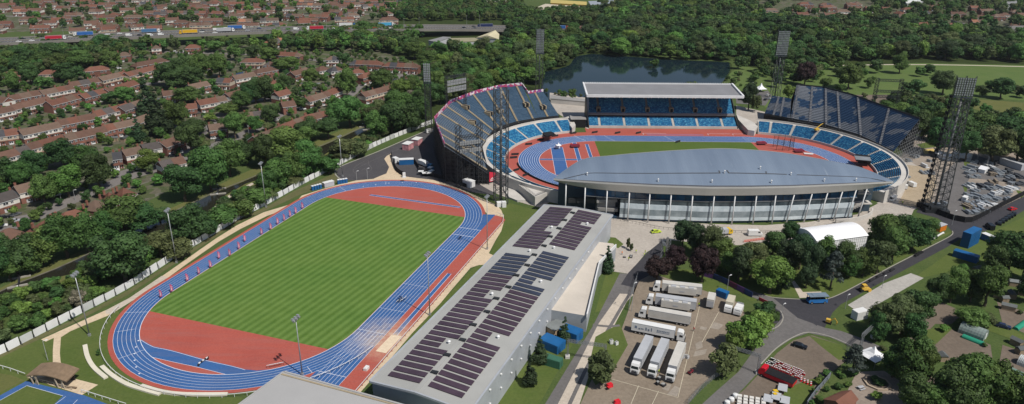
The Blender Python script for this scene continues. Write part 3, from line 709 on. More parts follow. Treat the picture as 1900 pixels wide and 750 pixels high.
# roof panels on one house of the middle lane
p_, q_ = G(438, 137, 7), G(452, 134, 7)
b = MB()
for k in range(4):
    d_ = (q_-p_)*(k/4); n_ = Vector((.35, -.94, 0))
    a_ = p_+d_+n_*.6; e_ = p_+d_+(q_-p_)*.2+n_*.6
    b.face([Vector((a_.x, a_.y, 7.55)), Vector((e_.x, e_.y, 7.55)), Vector((e_.x+n_.x*2.4, e_.y+n_.y*2.4, 6.05)), Vector((a_.x+n_.x*2.4, a_.y+n_.y*2.4, 6.05))])
tag(b.build('solar_panel_array', M('house_solar', (.03, .05, .10), .2, .2, spec=.6)), 'blue roof panels in four strips on a house of the middle lane', 'solar panels')
# garden sheds and garages
M_SHED = M('shed_felt', (.12, .13, .13), .85, .3, rnd=.5)
M_SHEDW = M('shed_boards', (.25, .19, .13), .85, .3, rnd=.5)
def shed_tree():
    r = thing('garden_shed', 'x', 'shed')
    MB().box((0, 0, 0), (2.8, 2.2, 2.0), 0, base=True).build('wall', M_SHEDW, r)
    b = MB(); b.add([(-1.6, -1.3, 1.95), (1.6, -1.3, 1.95), (1.6, 0, 2.7), (-1.6, 0, 2.7), (-1.6, 1.3, 1.95), (1.6, 1.3, 1.95)], [(0, 1, 2, 3), (3, 2, 5, 4), (0, 3, 4), (1, 5, 2)]); b.build('roof', M_SHED, r)
    b = MB(); b.box((.5, -1.12, .95), (.9, .06, 1.8)); b.build('door', M_SHEDW, r)
    return r
SHED_SPOTS = [(40, 205), (110, 196), (176, 190), (60, 300), (130, 278), (150, 275), (214, 262), (232, 262), (250, 250), (282, 240), (300, 240), (368, 215), (384, 222), (420, 196), (398, 205), (560, 160), (590, 160), (606, 145), (640, 150), (660, 150), (300, 190), (20, 312), (96, 248), (180, 244), (330, 205), (440, 150), (500, 135), (565, 112), (585, 135), (30, 250)]
SHEDO = shed_tree(); rr = random.Random(11)
for i, (u, v) in enumerate(SHED_SPOTS):
    o = SHEDO if i == 0 else copy_tree(SHEDO)
    place(o, G(u, v), rr.uniform(0, PI), '%s from the left of the small garden sheds behind the terraces' % nth(sorted(SHED_SPOTS).index((u, v))+1), 'garden sheds behind the terraces', (rr.uniform(.9, 1.6), rr.uniform(.9, 1.5), rr.uniform(.95, 1.2)))
# ------------------------------------------------------------------ stands
def seat_mat(name, cols, scale=1.6, rough=.55):
    """plastic seats, every few of them a different blue"""
    m, nt, b = new_mat(name, rough, .35)
    co = coords(nt)
    vo = nt.nodes.new('ShaderNodeTexVoronoi'); vo.inputs['Scale'].default_value = scale; nt.links.new(co, vo.inputs['Vector'])
    sp = nt.nodes.new('ShaderNodeSeparateColor'); nt.links.new(vo.outputs['Color'], sp.inputs[0])
    n = len(cols); c = _ramp(nt, sp.outputs[0], [(i/n, c_) for i, c_ in enumerate(cols)], 'CONSTANT')
    nt.links.new(c, b.inputs['Base Color']); return m
M_SEAT = seat_mat('blue_seats', [(.010, .090, .215), (.018, .135, .28), (.012, .105, .245), (.045, .215, .37), (.016, .145, .30), (.085, .30, .44)], 1.5)
M_SEATD = seat_mat('grey_blue_seats', [(.042, .080, .130), (.060, .105, .16), (.048, .090, .145)], 1.2)
M_NAVY = seat_mat('navy_seats', [(.010, .024, .055), (.016, .034, .072), (.013, .028, .062)], 1.0)
M_DECK = M('steel_deck', (.22, .235, .25), .6, .25, .5, metal=.1)
M_WCONC = M('white_concrete', (.50, .475, .44), .85, .18, .3)
M_GCONC = M('grey_concrete', (.27, .26, .25), .85, .2, .3)
M_TAN = M('tan_boards', (.33, .27, .18), .85, .2, .6)
M_BLACK = M('black_sheeting', (.012, .012, .014), .8, .3, .4)
M_STEEL = M('galvanised_steel', (.32, .33, .34), .45, .2, 1, metal=.6)
M_DSTEEL = M('dark_steel', (.045, .048, .052), .5, .3, 1, metal=.4)
M_WSTEEL = M('white_steel', (.66, .66, .66), .45, .1, 1)
M_PINKRIM = None
def patch_mat():
    """navy seats partly fitted on a bare grey deck"""
    m, nt, b = new_mat('partly_fitted_seats', .6, .3)
    co = coords(nt)
    f = noise_fac(nt, co, .085, 5, .55)
    k = nt.nodes.new('ShaderNodeMath'); k.operation = 'GREATER_THAN'; k.inputs[1].default_value = .515; nt.links.new(f, k.inputs[0])
    f2 = maprange(nt, noise_fac(nt, co, 1.3, 4, .7), .3, .7)
    c = mix(nt, k.outputs[0], mix(nt, f2, (.026, .062, .128), (.042, .094, .175)), mix(nt, f2, (.15, .165, .19), (.26, .275, .30)))
    nt.links.new(c, b.inputs['Base Color']); return m
M_PATCH = patch_mat()
def rimmat():
    m, nt, b = new_mat('magenta_and_white_banner', .6, .2)
    co = coords(nt); w = nt.nodes.new('ShaderNodeTexVoronoi'); w.inputs['Scale'].default_value = .7; nt.links.new(co, w.inputs['Vector'])
    sp = nt.nodes.new('ShaderNodeSeparateColor'); nt.links.new(w.outputs['Color'], sp.inputs[0])
    nt.links.new(_ramp(nt, sp.outputs[0], [(0, (.40, .06, .14)), (.45, (.62, .55, .58)), (.75, (.20, .08, .25))], 'CONSTANT'), b.inputs['Base Color']); return m
M_PINKRIM = rimmat()

def bowl(name, label, cx, t0, t1, aisles, rows_style, tlist):
    """curved lower tier round a bend; angles in degrees"""
    root = thing(name, label, 'stand', SF(cx+58*math.cos(R((t0+t1)/2)), 58*math.sin(R((t0+t1)/2))))
    N = 11; r0, dr, z0, dz = 54.9, .88, .9, .38
    P = lambda r, t, z: SF(cx+r*math.cos(R(t)), r*math.sin(R(t)), z)
    n = int((t1-t0)/2.5); ts = [t0+(t1-t0)*i/n for i in range(n+1)]
    b = MB(); b.strip([P(r0-.3, t, 0) for t in ts], [P(r0-.3, t, z0+.5) for t in ts]); b.strip([P(r0-.3, t, z0+.5) for t in ts], [P(r0, t, z0+.5) for t in ts]); b.strip([P(r0, t, z0+.5) for t in ts], [P(r0, t, z0) for t in ts])
    b.build('front_wall', M_WCONC, root, True)
    b = MB()
    for k in range(N):
        z = z0+k*dz; r = r0+k*dr
        b.strip([P(r, t, z) for t in ts], [P(r+dr, t, z) for t in ts]); b.strip([P(r+dr, t, z) for t in ts], [P(r+dr, t, z+dz) for t in ts])
    b.build('terrace', M_WCONC, root, True)
    zt = z0+N*dz; rt = r0+N*dr
    b = MB(); b.strip([P(rt, t, zt) for t in ts], [P(rt+3.2, t, zt) for t in ts]); b.strip([P(rt+3.2, t, zt+1.0) for t in ts], [P(rt+3.2, t, 0) for t in ts]); b.strip([P(rt+3.2, t, zt+1.0) for t in ts], [P(rt+2.9, t, zt+1.0) for t in ts]); b.strip([P(rt+2.9, t, zt+1.0) for t in ts], [P(rt+2.9, t, zt) for t in ts])
    for t in (t0, t1): b.face([P(r0-.3, t, 0), P(r0-.3, t, z0), P(rt, t, zt), P(rt+3.2, t, zt), P(rt+3.2, t, 0)])
    b.build('concourse_deck', M_WCONC, root, True)
    edges = [t0]+aisles+[t1]
    for i in range(len(edges)-1):
        a0, a1 = edges[i]+.75, edges[i+1]-.75
        if a1-a0 < 1: continue
        m = 6; tt = [a0+(a1-a0)*j/m for j in range(m+1)]; b = MB()
        sparse = (a0+a1)/2 < rows_style if rows_style is not None else False
        for k in range(N):
            z = z0+k*dz; r = r0+k*dr+.18; w = .40 if sparse else .62
            b.strip([P(r, t, z+.45) for t in tt], [P(r+w, t, z+.45) for t in tt]); b.strip([P(r, t, z) for t in tt], [P(r, t, z+.45) for t in tt])
            b.strip([P(r+w, t, z+.45) for t in tt], [P(r+w, t, z+.85) for t in tt])
        o = b.build('seat_block', M_SEAT, root, True)
    for t in aisles:
        b = MB()
        for k in range(N):
            q0, q1 = P(r0+k*dr, t, z0+k*dz+.1), P(r0+(k+1)*dr, t, z0+k*dz+.1); b.bar(q0, q1, 1.3, .2)
        b.build('stair', M_WCONC, root, True)
    return root
bowl('seating_bowl', 'curved lower tier of bright blue seats round the west bend of the stadium track', -42.2, 104, 247, [112, 125, 138.5, 151.5, 164, 176.5, 189, 202, 215, 228], None, None)
bowl('seating_bowl', 'curved lower tier of blue seats round the east bend of the stadium track', 42.2, -58, 76, [-45, -32, -19, -6, 6, 19, 31.5, 44, 57, 69], -2, None)
tag(MB().box(G(1018, 249, 3.4), (5.5, 4, 1.6), 0, .5).box(G(1018, 249, 4.5), (6.5, 5, .25), 0, .5).box(G(1018, 249, 2.2), (4.6, 3.2, 1.4), 0, .5).build('camera_platform', M_BLACK), 'black camera platform standing among the blue seats of the west bend', 'platform')
tag(MB().box(G(1601, 294, 3.6), (7, 6, 2.2), 0, -.3).box(G(1601, 294, 4.9), (7.6, 6.6, .2), 1, -.3).box(G(1603, 299, 2.2), (6, 5, 1.4), 0, -.3).build('camera_platform', [M_BLACK, M_DECK]), 'black boxy platform standing among the blue seats of the east bend', 'platform')

# --- roofed stand on the far straight
root = thing('roofed_stand', 'long two-tier blue seated stand under a flat grey white-edged roof', 'stand', SF(0, 75))
def srow(b, a0, a1, b0, z0, n, db, dz, mi=0, seat=False):
    for k in range(n):
        y = b0+k*db; z = z0+k*dz
        if seat:
            y += .2
            b.face([SF(a0, y, z+.45), SF(a1, y, z+.45), SF(a1, y+.5, z+.45), SF(a0, y+.5, z+.45)], mi); b.face([SF(a0, y, z), SF(a1, y, z), SF(a1, y, z+.45), SF(a0, y, z+.45)], mi)
            b.face([SF(a0, y+.5, z+.45), SF(a1, y+.5, z+.45), SF(a1, y+.55, z+.9), SF(a0, y+.55, z+.9)], mi)
        else:
            b.face([SF(a0, y, z), SF(a1, y, z), SF(a1, y+db, z), SF(a0, y+db, z)], mi); b.face([SF(a0, y+db, z), SF(a1, y+db, z), SF(a1, y+db, z+dz), SF(a0, y+db, z+dz)], mi)
AI = [-38.7, -23.3, -8, 7, 22, 37.4]; E0, E1 = -45.3, 46.0
b = MB(); srow(b, E0, E1, 63.8, 1.0, 9, .85, .42); b.face([SF(E0, 63.8, 0), SF(E1, 63.8, 0), SF(E1, 63.8, 1.6), SF(E0, 63.8, 1.6)]); b.face([SF(E0, 63.5, 1.6), SF(E1, 63.5, 1.6), SF(E1, 63.8, 1.6), SF(E0, 63.8, 1.6)]); b.face([SF(E0, 63.5, 0), SF(E1, 63.5, 0), SF(E1, 63.5, 1.6), SF(E0, 63.5, 1.6)])
b.build('lower_terrace', M_WCONC, root, True)
b = MB(); srow(b, E0, E1, 73.2, 6.6, 18, .82, .60); b.build('upper_terrace', M_GCONC, root, True)
ed = [E0]+AI+[E1]
for i in range(7):
    b = MB(); srow(b, ed[i]+(.8 if i else .2), ed[i+1]-(.8 if i < 6 else .2), 63.8, 1.0, 9, .85, .42, 0, True); b.build('lower_seat_block', M_SEAT, root, True)
    b = MB(); srow(b, ed[i]+(.7 if i else .2), ed[i+1]-(.7 if i < 6 else .2), 73.2, 6.6, 18, .82, .60, 0, True); b.build('upper_seat_block', M_SEAT, root, True)
for a in AI:
    b = MB(); c = SF(a, 75.8, 8.9); b.box(c, (2.6, 3.4, 2.6), 0, SA); b.box(SF(a, 74.0, 8.7), (1.5, .4, 2.0), 1, SA); b.build('vomitory', [M_TAN, M_BLACK], root, True)
    b = MB()
    for k in range(9): b.box(SF(a, 63.8+.85*k+.4, 1.0+.42*k+.1), (1.3, .85, .22), 0, SA)
    b.build('stair', M_WCONC, root, True)
b = MB(); b.face([SF(E0, 71.6, 3.0), SF(E1, 71.6, 3.0), SF(E1, 71.6, 6.0), SF(E0, 71.6, 6.0)], 1); b.box(SF(.3, 72.6, 6.2), (91.6, 1.6, 1.5), 0, SA)
b.build('mid_wall', [M_GCONC, M_BLACK], root, True)
b = MB(); b.bar(SF(E0, 71.6, 7.6), SF(E1, 71.6, 7.6), .12, .12); b.bar(SF(E0, 71.6, 7.2), SF(E1, 71.6, 7.2), .06, .06)
for k in range(40): b.bar(SF(E0+k*2.34, 71.6, 6.9), SF(E0+k*2.34, 71.6, 7.6), .06)
b.build('railing', M_STEEL, root, True)
b = MB(); b.face([SF(E0-.3, 88.2, 0), SF(E1+.3, 88.2, 0), SF(E1+.3, 88.2, 21.3), SF(E0-.3, 88.2, 21.3)], 0); b.build('back_wall', M_GCONC, root, True)
for s, a in ((-1, E0-.5), (1, E1+.5)):
    b = MB(); pts = [(63.8, 0), (63.8, 2.2), (71.6, 6.2), (73.2, 8.5), (88.2, 18.6), (88.2, 0)]
    for da in (-.15, .15): b.face([SF(a+da, y, z) for y, z in pts])
    for i in range(len(pts)): (y0, z0_), (y1, z1_) = pts[i-1], pts[i]; b.face([SF(a-.15, y0, z0_), SF(a-.15, y1, z1_), SF(a+.15, y1, z1_), SF(a+.15, y0, z0_)])
    if s < 0:
        b.face([SF(a, 66.5, 4), SF(a, 88.2, 18.6), SF(a, 88.2, 21.4), SF(a, 66.5, 19.6)], 1)
    b.build('side_wall', [M_DSTEEL, M('blue_side_cladding', (.02, .06, .16), .5, .2)], root, True)
M_ROOFG = M('grey_roof_membrane', (.20, .20, .21), .7, .12, .25)
def roof_slab(a0, a1, b0, b1, z0, z1, th, nm, mt, mi):
    q = [(a0, b0, z0), (a1, b0, z0), (a1, b1, z1), (a0, b1, z1)]; b = MB()
    T = [SF(*p) for p in q]; U = [SF(p[0], p[1], p[2]-th) for p in q]
    b.face(T, 0); b.face(U, 1)
    for i in range(4): b.face([T[i], T[(i+1) % 4], U[(i+1) % 4], U[i]], 1)
    return b
b = roof_slab(-47, 47.3, 64.6, 89.2, 19.9, 21.9, .7, '', None, 0)
rf = b.build('roof', [M_ROOFG, M_WSTEEL], root, True)
b = MB()
for p, q in (((-47.6, 64.3, 20.0), (47.9, 64.3, 20.0)), ((-47.4, 64.3, 20.1), (-47.4, 89.4, 22.1)), ((47.7, 64.3, 20.1), (47.7, 89.4, 22.1))): b.bar(SF(*p), SF(*q), 1.0, 1.5)
b.bar(SF(-47.9, 89.5, 22.1), SF(48.2, 89.5, 22.1), .7, .8)
for k in range(64): b.box(SF(-47.5+95*k/63, 89.4, 22.6), (.45, .5, .5), 0, SA)
b.build('fascia', M_WSTEEL, rf)
rf_ch = b
b = MB()
for k in range(16):
    a = -44+88*k/15; b.bar(SF(a, 65.5, 19.2), SF(a, 88, 21.0), .25, .7)
b.build('rafter', M_STEEL, rf)
for ch in CH[rf.name]: ch.location = -parent_world(rf)
b = MB()
for k in range(30): b.box(SF(-43+86*k/29+(.7 if k % 3 else -.6), 65.2, 18.8), (.5, .5, .35), 0, SA)
b.build('lamp_row', M_WSTEEL, root, True)
# dark gateway and ramp walls beside it
tag(MB().box(SF(-52, 68, 2.6), (9, 8, 5.2), 0, SA).box(SF(-52, 68, 5.3), (9.6, 8.6, .4), 1, SA).build('players_gate', [M_BLACK, M_GCONC]), 'dark gateway building with grey flat roof left of the roofed stand', 'building')
for q, z, lb in (([(1366, 212), (1388, 222), (1408, 232), (1400, 243), (1388, 241), (1370, 222)], 3.4, 'pale concrete ramp block right of the roofed stand'), ([(1046, 219), (1060, 214), (1068, 232), (1062, 238)], 3.6, 'white concrete end wall of the west seats beside the dark gateway')):
    b = MB(); b.prism(gpoly(q, z), 0, z); tag(b.build('concrete_ramp', M_WCONC), lb, 'ramp')

# --- temporary stands
def facet_stand(root, facets, N, seat, deck, aisle, aisle_s, vom=(), rim=None, tread=.5):
    """facets: (F0, F1, B0, B1) world points; rows climb from F to B"""
    for F0, F1, B0, B1, rows, asl in facets:
        b = MB(); s_ = MB()
        for k in range(rows):
            t0, t1 = k/rows, (k+1)/rows
            p0, p1 = F0.lerp(B0, t0), F1.lerp(B1, t0); q0, q1 = F0.lerp(B0, t1), F1.lerp(B1, t1)
            z0, z1 = p0.z, q0.z
            a0, a1 = Vector((q0.x, q0.y, z0)), Vector((q1.x, q1.y, p1.z))
            b.face([p0, p1, a1, a0]); b.face([a0, a1, q1, q0])
            m0, m1 = p0.lerp(a0, .45), p1.lerp(a1, .45); u = Vector((0, 0, .42)); v = Vector((0, 0, .8)); n0, n1 = p0.lerp(a0, .92), p1.lerp(a1, .92)
            s_.face([m0, m1, m1+u, m0+u]); s_.face([m0+u, m1+u, n1+u, n0+u]); s_.face([n0+u, n1+u, n1+v, n0+v])
        b.build('terrace', deck, root, True); o = s_.build('seating', seat, root, True); o['kind'] = 'stuff'
        for s in asl:
            b = MB()
            for k in range(rows):
                p = F0.lerp(F1, s).lerp(B0.lerp(B1, s), k/rows); q = F0.lerp(F1, s).lerp(B0.lerp(B1, s), (k+1)/rows); q = Vector((q.x, q.y, p.z))
                b.bar(p+Vector((0, 0, .55)), q+Vector((0, 0, .55)), 1.2, .5)
            b.build('stair', aisle, root, True)
        for s, t in vom:
            if s in asl:
                p = F0.lerp(F1, s).lerp(B0.lerp(B1, s), t); d = (B0-F0).to_2d().normalized(); rz = math.atan2(d.y, d.x)
                b = MB(); b.box((p.x, p.y, p.z+.9), (4.4, 3.2, 2.0), 0, rz); b.box((p.x-d.x*.3, p.y-d.y*.3, p.z+1.0), (4.2, 1.7, 1.9), 1, rz); b.build('vomitory', [M_TAN, M_BLACK], root, True)
def scaffold(b, P, Q, zt, step=3.0, w=.12):
    """scaffold bays along the line P-Q up to height zt(s)"""
    L = (Q-P).to_2d().length; n = max(2, int(L/step)); prev = None
    for i in range(n+1):
        s = i/n; p = P.lerp(Q, s); h = zt(s)
        b.bar((p.x, p.y, 0), (p.x, p.y, h), w)
        if prev:
            z = 2.0
            while z < min(h, prev[1]): b.bar((prev[0].x, prev[0].y, z), (p.x, p.y, z), w*.8); z += 2.0
            z = 0
            while z+4 < min(h, prev[1]): b.bar((prev[0].x, prev[0].y, z), (p.x, p.y, z+4), w*.6); z += 8
        prev = (p, h)
Fp = [(907, 324), (894, 274), (914, 246), (929, 238), (959, 229), (1000, 222)]
Bp = [(825, 272), (806, 223), (836, 191.5), (884.5, 173), (926, 163.5), (968.6, 159)]
zB = [18, 18, 18, 18.5, 19.5, 20.5]
FW = [G(u, v, 5) for u, v in Fp]; BW = [G(u, v, z) for (u, v), z in zip(Bp, zB)]
root = thing('temporary_stand', 'faceted temporary grandstand of grey blue rows with tan stairs on black scaffolding', 'stand', (FW[1].x, FW[1].y, 0))
fac = []
for i in range(5):
    fac.append((FW[i], FW[i+1], BW[i], BW[i+1], 26, {0: [.12, .45, .8], 1: [.35, .75], 2: [.2, .85], 3: [.45], 4: [.05, .75]}[i]))
fac.append((FW[5], G(1038, 216, 5), G(979, 174, 16.5), G(1008, 170, 16.5), 20, [.45]))
facet_stand(root, fac, 26, M_SEATD, M_DECK, M_TAN, None, [(.45, .38), (.75, .42), (.85, .4), (.2, .75)])
b = MB()
for i in range(5):
    p, q = BW[i], BW[i+1]; b.bar(p+Vector((0, 0, 1.0)), q+Vector((0, 0, 1.0)), .3, 1.9)
for p, q in ((BW[5], G(979, 174, 16.5)), (G(979, 174, 16.5), G(1008, 170, 16.5))): b.bar(p+Vector((0, 0, .8)), q+Vector((0, 0, .8)), .3, 1.7)
b.build('rim_banner', M_PINKRIM, root, True)
b = MB()
for i in range(5):
    p, q = BW[i], BW[i+1]; b.face([(p.x, p.y, 0), (q.x, q.y, 0), q, p])
p, q = FW[0], BW[0]; b.face([(p.x, p.y, 0), (q.x, q.y, 0), q, p])
b.build('end_sheeting_and_back_shade', M_BLACK, root, True); b = MB()  # sheeting on the end; black back faces stand in for the shadow there
for i in range(5): p, q = FW[i], FW[i+1]; b.face([(p.x, p.y, 0), (q.x, q.y, 0), q, p])
p, q = FW[5], G(1038, 216, 5); b.face([(p.x, p.y, 0), (q.x, q.y, 0), q, p])
p, q = G(1038, 216, 5), G(1008, 170, 16.5); b.face([(p.x, p.y, 0), (q.x, q.y, 0), q, p])
b.build('black_sheeting', M_BLACK, root, True)
b = MB()
out = (FW[0]-FW[1]).to_2d().normalized(); off = Vector((out.x, out.y, 0))*1.2
scaffold(b, FW[0]+off, BW[0]+off, lambda s: 5+13*s, 2.4, .16); off2 = off*2.4
scaffold(b, FW[0].lerp(BW[0], .35)+off2, BW[0]+off2, lambda s: 8+9*s, 2.4, .16)
off = (BW[0]-FW[0]).to_2d().normalized(); off = Vector((off.x, off.y, 0))*.8
scaffold(b, BW[0]+off, BW[1]+off, lambda s: 18, 3, .14)
b.build('scaffold', M_DSTEEL, root, True)
b = MB()
for i in range(5): b.bar(FW[i]+Vector((0, 0, .7)), FW[i+1]+Vector((0, 0, .7)), .15, 1.2)
b.bar(FW[5]+Vector((0, 0, .7)), G(1038, 216, 5.7), .15, 1.2)
b.bar(FW[0]+Vector((0, 0, .9)), BW[0]+Vector((0, 0, 1.2)), .15, 1.1)
b.build('parapet', M_DSTEEL, root, True)
# red banner at the near corner of it
p = G(908, 338, 1.0); q = G(927, 333, 1.0)
b = MB(); b.face([p, q, q+Vector((0, 0, 3.4)), p+Vector((0, 0, 5.2))], 0)
b.face([p+Vector((-.05, .1, 0)), q+Vector((-.05, .1, 0)), q+Vector((-.05, .1, 3.4)), p+Vector((-.05, .1, 5.2))], 0)
d = (q-p)
for x0, z0, x1, z1 in ((.12, 1.0, .30, 1.9), (.30, 1.9, .38, 1.1), (.38, 1.1, .55, 2.1), (.55, 2.1, .62, 1.3), (.62, 1.3, .85, 2.4), (.1, .5, .9, .9)):
    b.bar(p+d*x0+Vector((0, -.06, z0)), p+d*x1+Vector((0, -.06, z1)), .04, .35, 1)
tag(b.build('banner', [M('red_banner', (.55, .03, .06), .6, .15), M_WSTEEL]), 'red banner with white lettering on the near corner of the west temporary stand', 'banner')

Fp = [(1466, 223), (1526.7, 234), (1591, 253), (1624, 268), (1656, 284)]
Bp = [(1478, 159), (1526.7, 163.5), (1582, 178), (1632, 196), (1705.7, 222)]
FW = [G(u, v, 5) for u, v in Fp]; BW = [G(u, v, 18) for u, v in Bp]
root = thing('temporary_stand', 'temporary grandstand of half fitted navy seats with pale aisles beside the east bend', 'stand', (FW[1].x, FW[1].y, 0))
fac = [(FW[i], FW[i+1], BW[i], BW[i+1], 24, {0: [.08, .6], 1: [.1, .5], 2: [.2], 3: [.25]}[i]) for i in range(4)]
fac.append((G(1418, 212, 5), FW[0], G(1433, 178, 12.5), G(1468, 184, 12.5), 15, [.35, .62]))
facet_stand(root, fac, 24, M_PATCH, M_DECK, M('pale_aisle', (.15, .155, .17), .7, .2), None, [])
b = MB()
for i in range(4): p, q = FW[i], FW[i+1]; b.face([(p.x, p.y, 0), (q.x, q.y, 0), q, p])
b.build('front_sheeting', M_BLACK, root, True); b = MB()
for i in range(4): p, q = BW[i], BW[i+1]; b.face([(p.x, p.y, 0), (q.x, q.y, 0), q, p])
b.build('black_sheeting', M_BLACK, root, True); b = MB(); p, q = G(1418, 212, 5), FW[0]; b.face([(p.x, p.y, 0), (q.x, q.y, 0), q, p]); p, q = G(1418, 212, 5), G(1433, 178, 12.5); b.face([(p.x, p.y, 0), (q.x, q.y, 0), q, p]); p, q = BW[0], G(1468, 184, 12.5); b.face([(p.x, p.y, 0), (q.x, q.y, 0), q, p])
b.build('black_sheeting', M_BLACK, root, True)
b = MB(); d = (FW[4]-FW[3]).to_2d().normalized(); d = Vector((d.x, d.y, 0))
for k in range(4): scaffold(b, FW[4]+d*(.6+2.6*k), BW[4]+d*(.6+2.6*k), lambda s: (5+13*s)*(1-.22*k), 2.6, .15)
b.build('scaffold', M_STEEL, root, True)
b = MB()
for i in range(4): b.bar(FW[i]+Vector((0, 0, .7)), FW[i+1]+Vector((0, 0, .7)), .15, 1.2); b.bar(BW[i]+Vector((0, 0, .7)), BW[i+1]+Vector((0, 0, .7)), .15, 1.0)
b.bar(G(1418, 212, 5.7), FW[0]+Vector((0, 0, .7)), .15, 1.2); b.build('parapet', M_DSTEEL, root, True)

# --- main grandstand with the leaf-shaped roof
root = thing('main_grandstand', 'large grandstand with leaf shaped blue grey metal roof and curved glass front', 'stand', SF(-2, -75))
near = [(-75.8, -75.0), (-66, -77.2), (-54, -79.4), (-33, -82.4), (-11.5, -84), (6, -83.6), (24.5, -82.2), (41, -80), (58, -77.6), (70.3, -75.6)]
def nb(a):
    for (a0, b0), (a1, b1) in zip(near, near[1:]):
        if a <= a1: return b0+(b1-b0)*(a-a0)/(a1-a0)
    return near[-1][1]
def toS(p):
    dx, dy = p.x-SC[0], p.y-SC[1]; c, s = math.cos(SA), math.sin(SA); return (dx*c+dy*s, -dx*s+dy*c, p.z)
front = [(-75.8, -75, 17.6)]+[toS(G(u, v, z)) for u, v, z in ((1079, 296.5, 20.6), (1135, 288.5, 22.4), (1200.6, 282.6, 23.6), (1280, 277.5, 24.6), (1350, 275.6, 25), (1433, 281, 24.2), (1495, 290, 22.8), (1548, 300, 21.2), (1600, 311.5, 19.6))]+[(70.3, -75.6, 17.6)]
def fr(s):
    x = s*(len(front)-1); i = min(int(x), len(front)-2); t = x-i
    p0, p1, p2, p3 = (Vector(front[max(i-1, 0)]), Vector(front[i]), Vector(front[i+1]), Vector(front[min(i+2, len(front)-1)]))
    return .5*((2*p1)+(p2-p0)*t+(2*p0-5*p1+4*p2-p3)*t*t+(3*p1-p0-3*p2+p3)*t**3)
def roofpt(s, t, dz=0):
    f = fr(s); a = -75.8+(70.3+75.8)*s
    a_n = a; n_ = Vector((a_n, nb(a_n), 17.5)); f = Vector((f.x*.999, f.y, f.z))
    p = n_.lerp(f, t); w = (f.xy-n_.xy).length
    return SF(p.x, p.y, p.z+.055*w*math.sin(PI*min(1, t))**1.0*.9+dz)
m, nt, bb = new_mat('blue_grey_metal_roof', .45, .4, .15)
co = coords(nt); sx = nt.nodes.new('ShaderNodeSeparateXYZ'); nt.links.new(co, sx.inputs[0])
w1 = nt.nodes.new('ShaderNodeTexNoise'); w1.inputs['Scale'].default_value = 1; w1.inputs['Detail'].default_value = 5
mp = coords(nt, (.16, .02, .02)); nt.links.new(mp, w1.inputs['Vector'])
c = mix(nt, maprange(nt, w1.outputs[0], .3, .7), (.140, .182, .246), (.182, .23, .30))
sn = nt.nodes.new('ShaderNodeMath'); sn.operation = 'FRACT'; sc_ = nt.nodes.new('ShaderNodeMath'); sc_.operation = 'MULTIPLY'; sc_.inputs[1].default_value = 1/1.2
nt.links.new(sx.outputs[0], sc_.inputs[0]); nt.links.new(sc_.outputs[0], sn.inputs[0])
gt = nt.nodes.new('ShaderNodeMath'); gt.operation = 'GREATER_THAN'; gt.inputs[1].default_value = .93; nt.links.new(sn.outputs[0], gt.inputs[0])
mu = nt.nodes.new('ShaderNodeMath'); mu.operation = 'MULTIPLY'; mu.inputs[1].default_value = .3; nt.links.new(gt.outputs[0], mu.inputs[0])
c = mix(nt, mu.outputs[0], c, (.10, .13, .17))
st = noise_fac(nt, coords(nt, (.5, .03, .03), .12), 1.0, 5, .6)
c = mix(nt, maprange(nt, st, .66, .76, 0, .35), c, (.42, .46, .50))
nt.links.new(c, bb.inputs['Base Color']); M_LEAF = m
M_SILVER = M('silver_fascia', (.46, .445, .42), .4, .12, .08, metal=.3)
b = MB(); NS, NT = 60, 8
for j in range(NT): b.strip([roofpt(i/NS, j/NT) for i in range(NS+1)], [roofpt(i/NS, (j+1)/NT) for i in range(NS+1)])
rf = b.build('roof', M_LEAF, root, True, smooth=True)
b = MB()
for j in range(NT): b.strip([roofpt(i/NS, j/NT, -.9) for i in range(NS+1)], [roofpt(i/NS, (j+1)/NT, -.9) for i in range(NS+1)])
b.strip([roofpt(i/NS, 1) for i in range(NS+1)], [roofpt(i/NS, 1, -.9) for i in range(NS+1)])
b.build('soffit', M_WSTEEL, rf); CH[rf.name][-1].location = -parent_world(rf)
b = MB(); b.strip([roofpt(i/NS, 1, .05) for i in range(NS+1)], [roofpt(i/NS, .985, .06) for i in range(NS+1)]); b.build('front_edge', M_SILVER, rf); CH[rf.name][-1].location = -parent_world(rf)
b = MB(); b.strip([roofpt(i/NS, .0, .03) for i in range(NS+1)], [roofpt(i/NS, .025, .05) for i in range(NS+1)])
def walk(s0, s1, t):
    k = 16; b.strip([roofpt(s0+(s1-s0)*i/k, t, .10) for i in range(k+1)], [roofpt(s0+(s1-s0)*i/k, t+.016, .10) for i in range(k+1)])
walk(.10, .475, .27); walk(.50, .66, .27); walk(.69, .93, .27)
for s0, t0, s1, t1 in ((.03, .05, .10, .27), (.475, .27, .472, .33), (.50, .27, .494, .34), (.93, .27, .975, .06), (.60, .27, .597, .33)): b.bar(roofpt(s0, t0, .1), roofpt(s1, t1, .1), .5, .05)
b.build('gutter', M('roof_gutter', (.07, .075, .085), .6, .2), rf); CH[rf.name][-1].location = -parent_world(rf)
b = MB()
for s, t in ((.487, .27), (.672, .26), (.10, .20), (.45, .08), (.30, .08), (.62, .07), (.78, .09), (.88, .09), (.58, .38)):
    p = roofpt(s, t, .1); b.tube(p, p+Vector((0, 0, 1.1)), .22, .16, 8); b.tube(p+Vector((0, 0, 1.1)), p+Vector((0, 0, 1.45)), .4, .1, 8)
b.build('roof_vent', M_WSTEEL, rf); CH[rf.name][-1].location = -parent_world(rf)
b = MB(); n = 60; aa = [-75.8+146.1*i/n for i in range(n+1)]
tp = lambda a: 1-abs((a+2.7)/73)**6
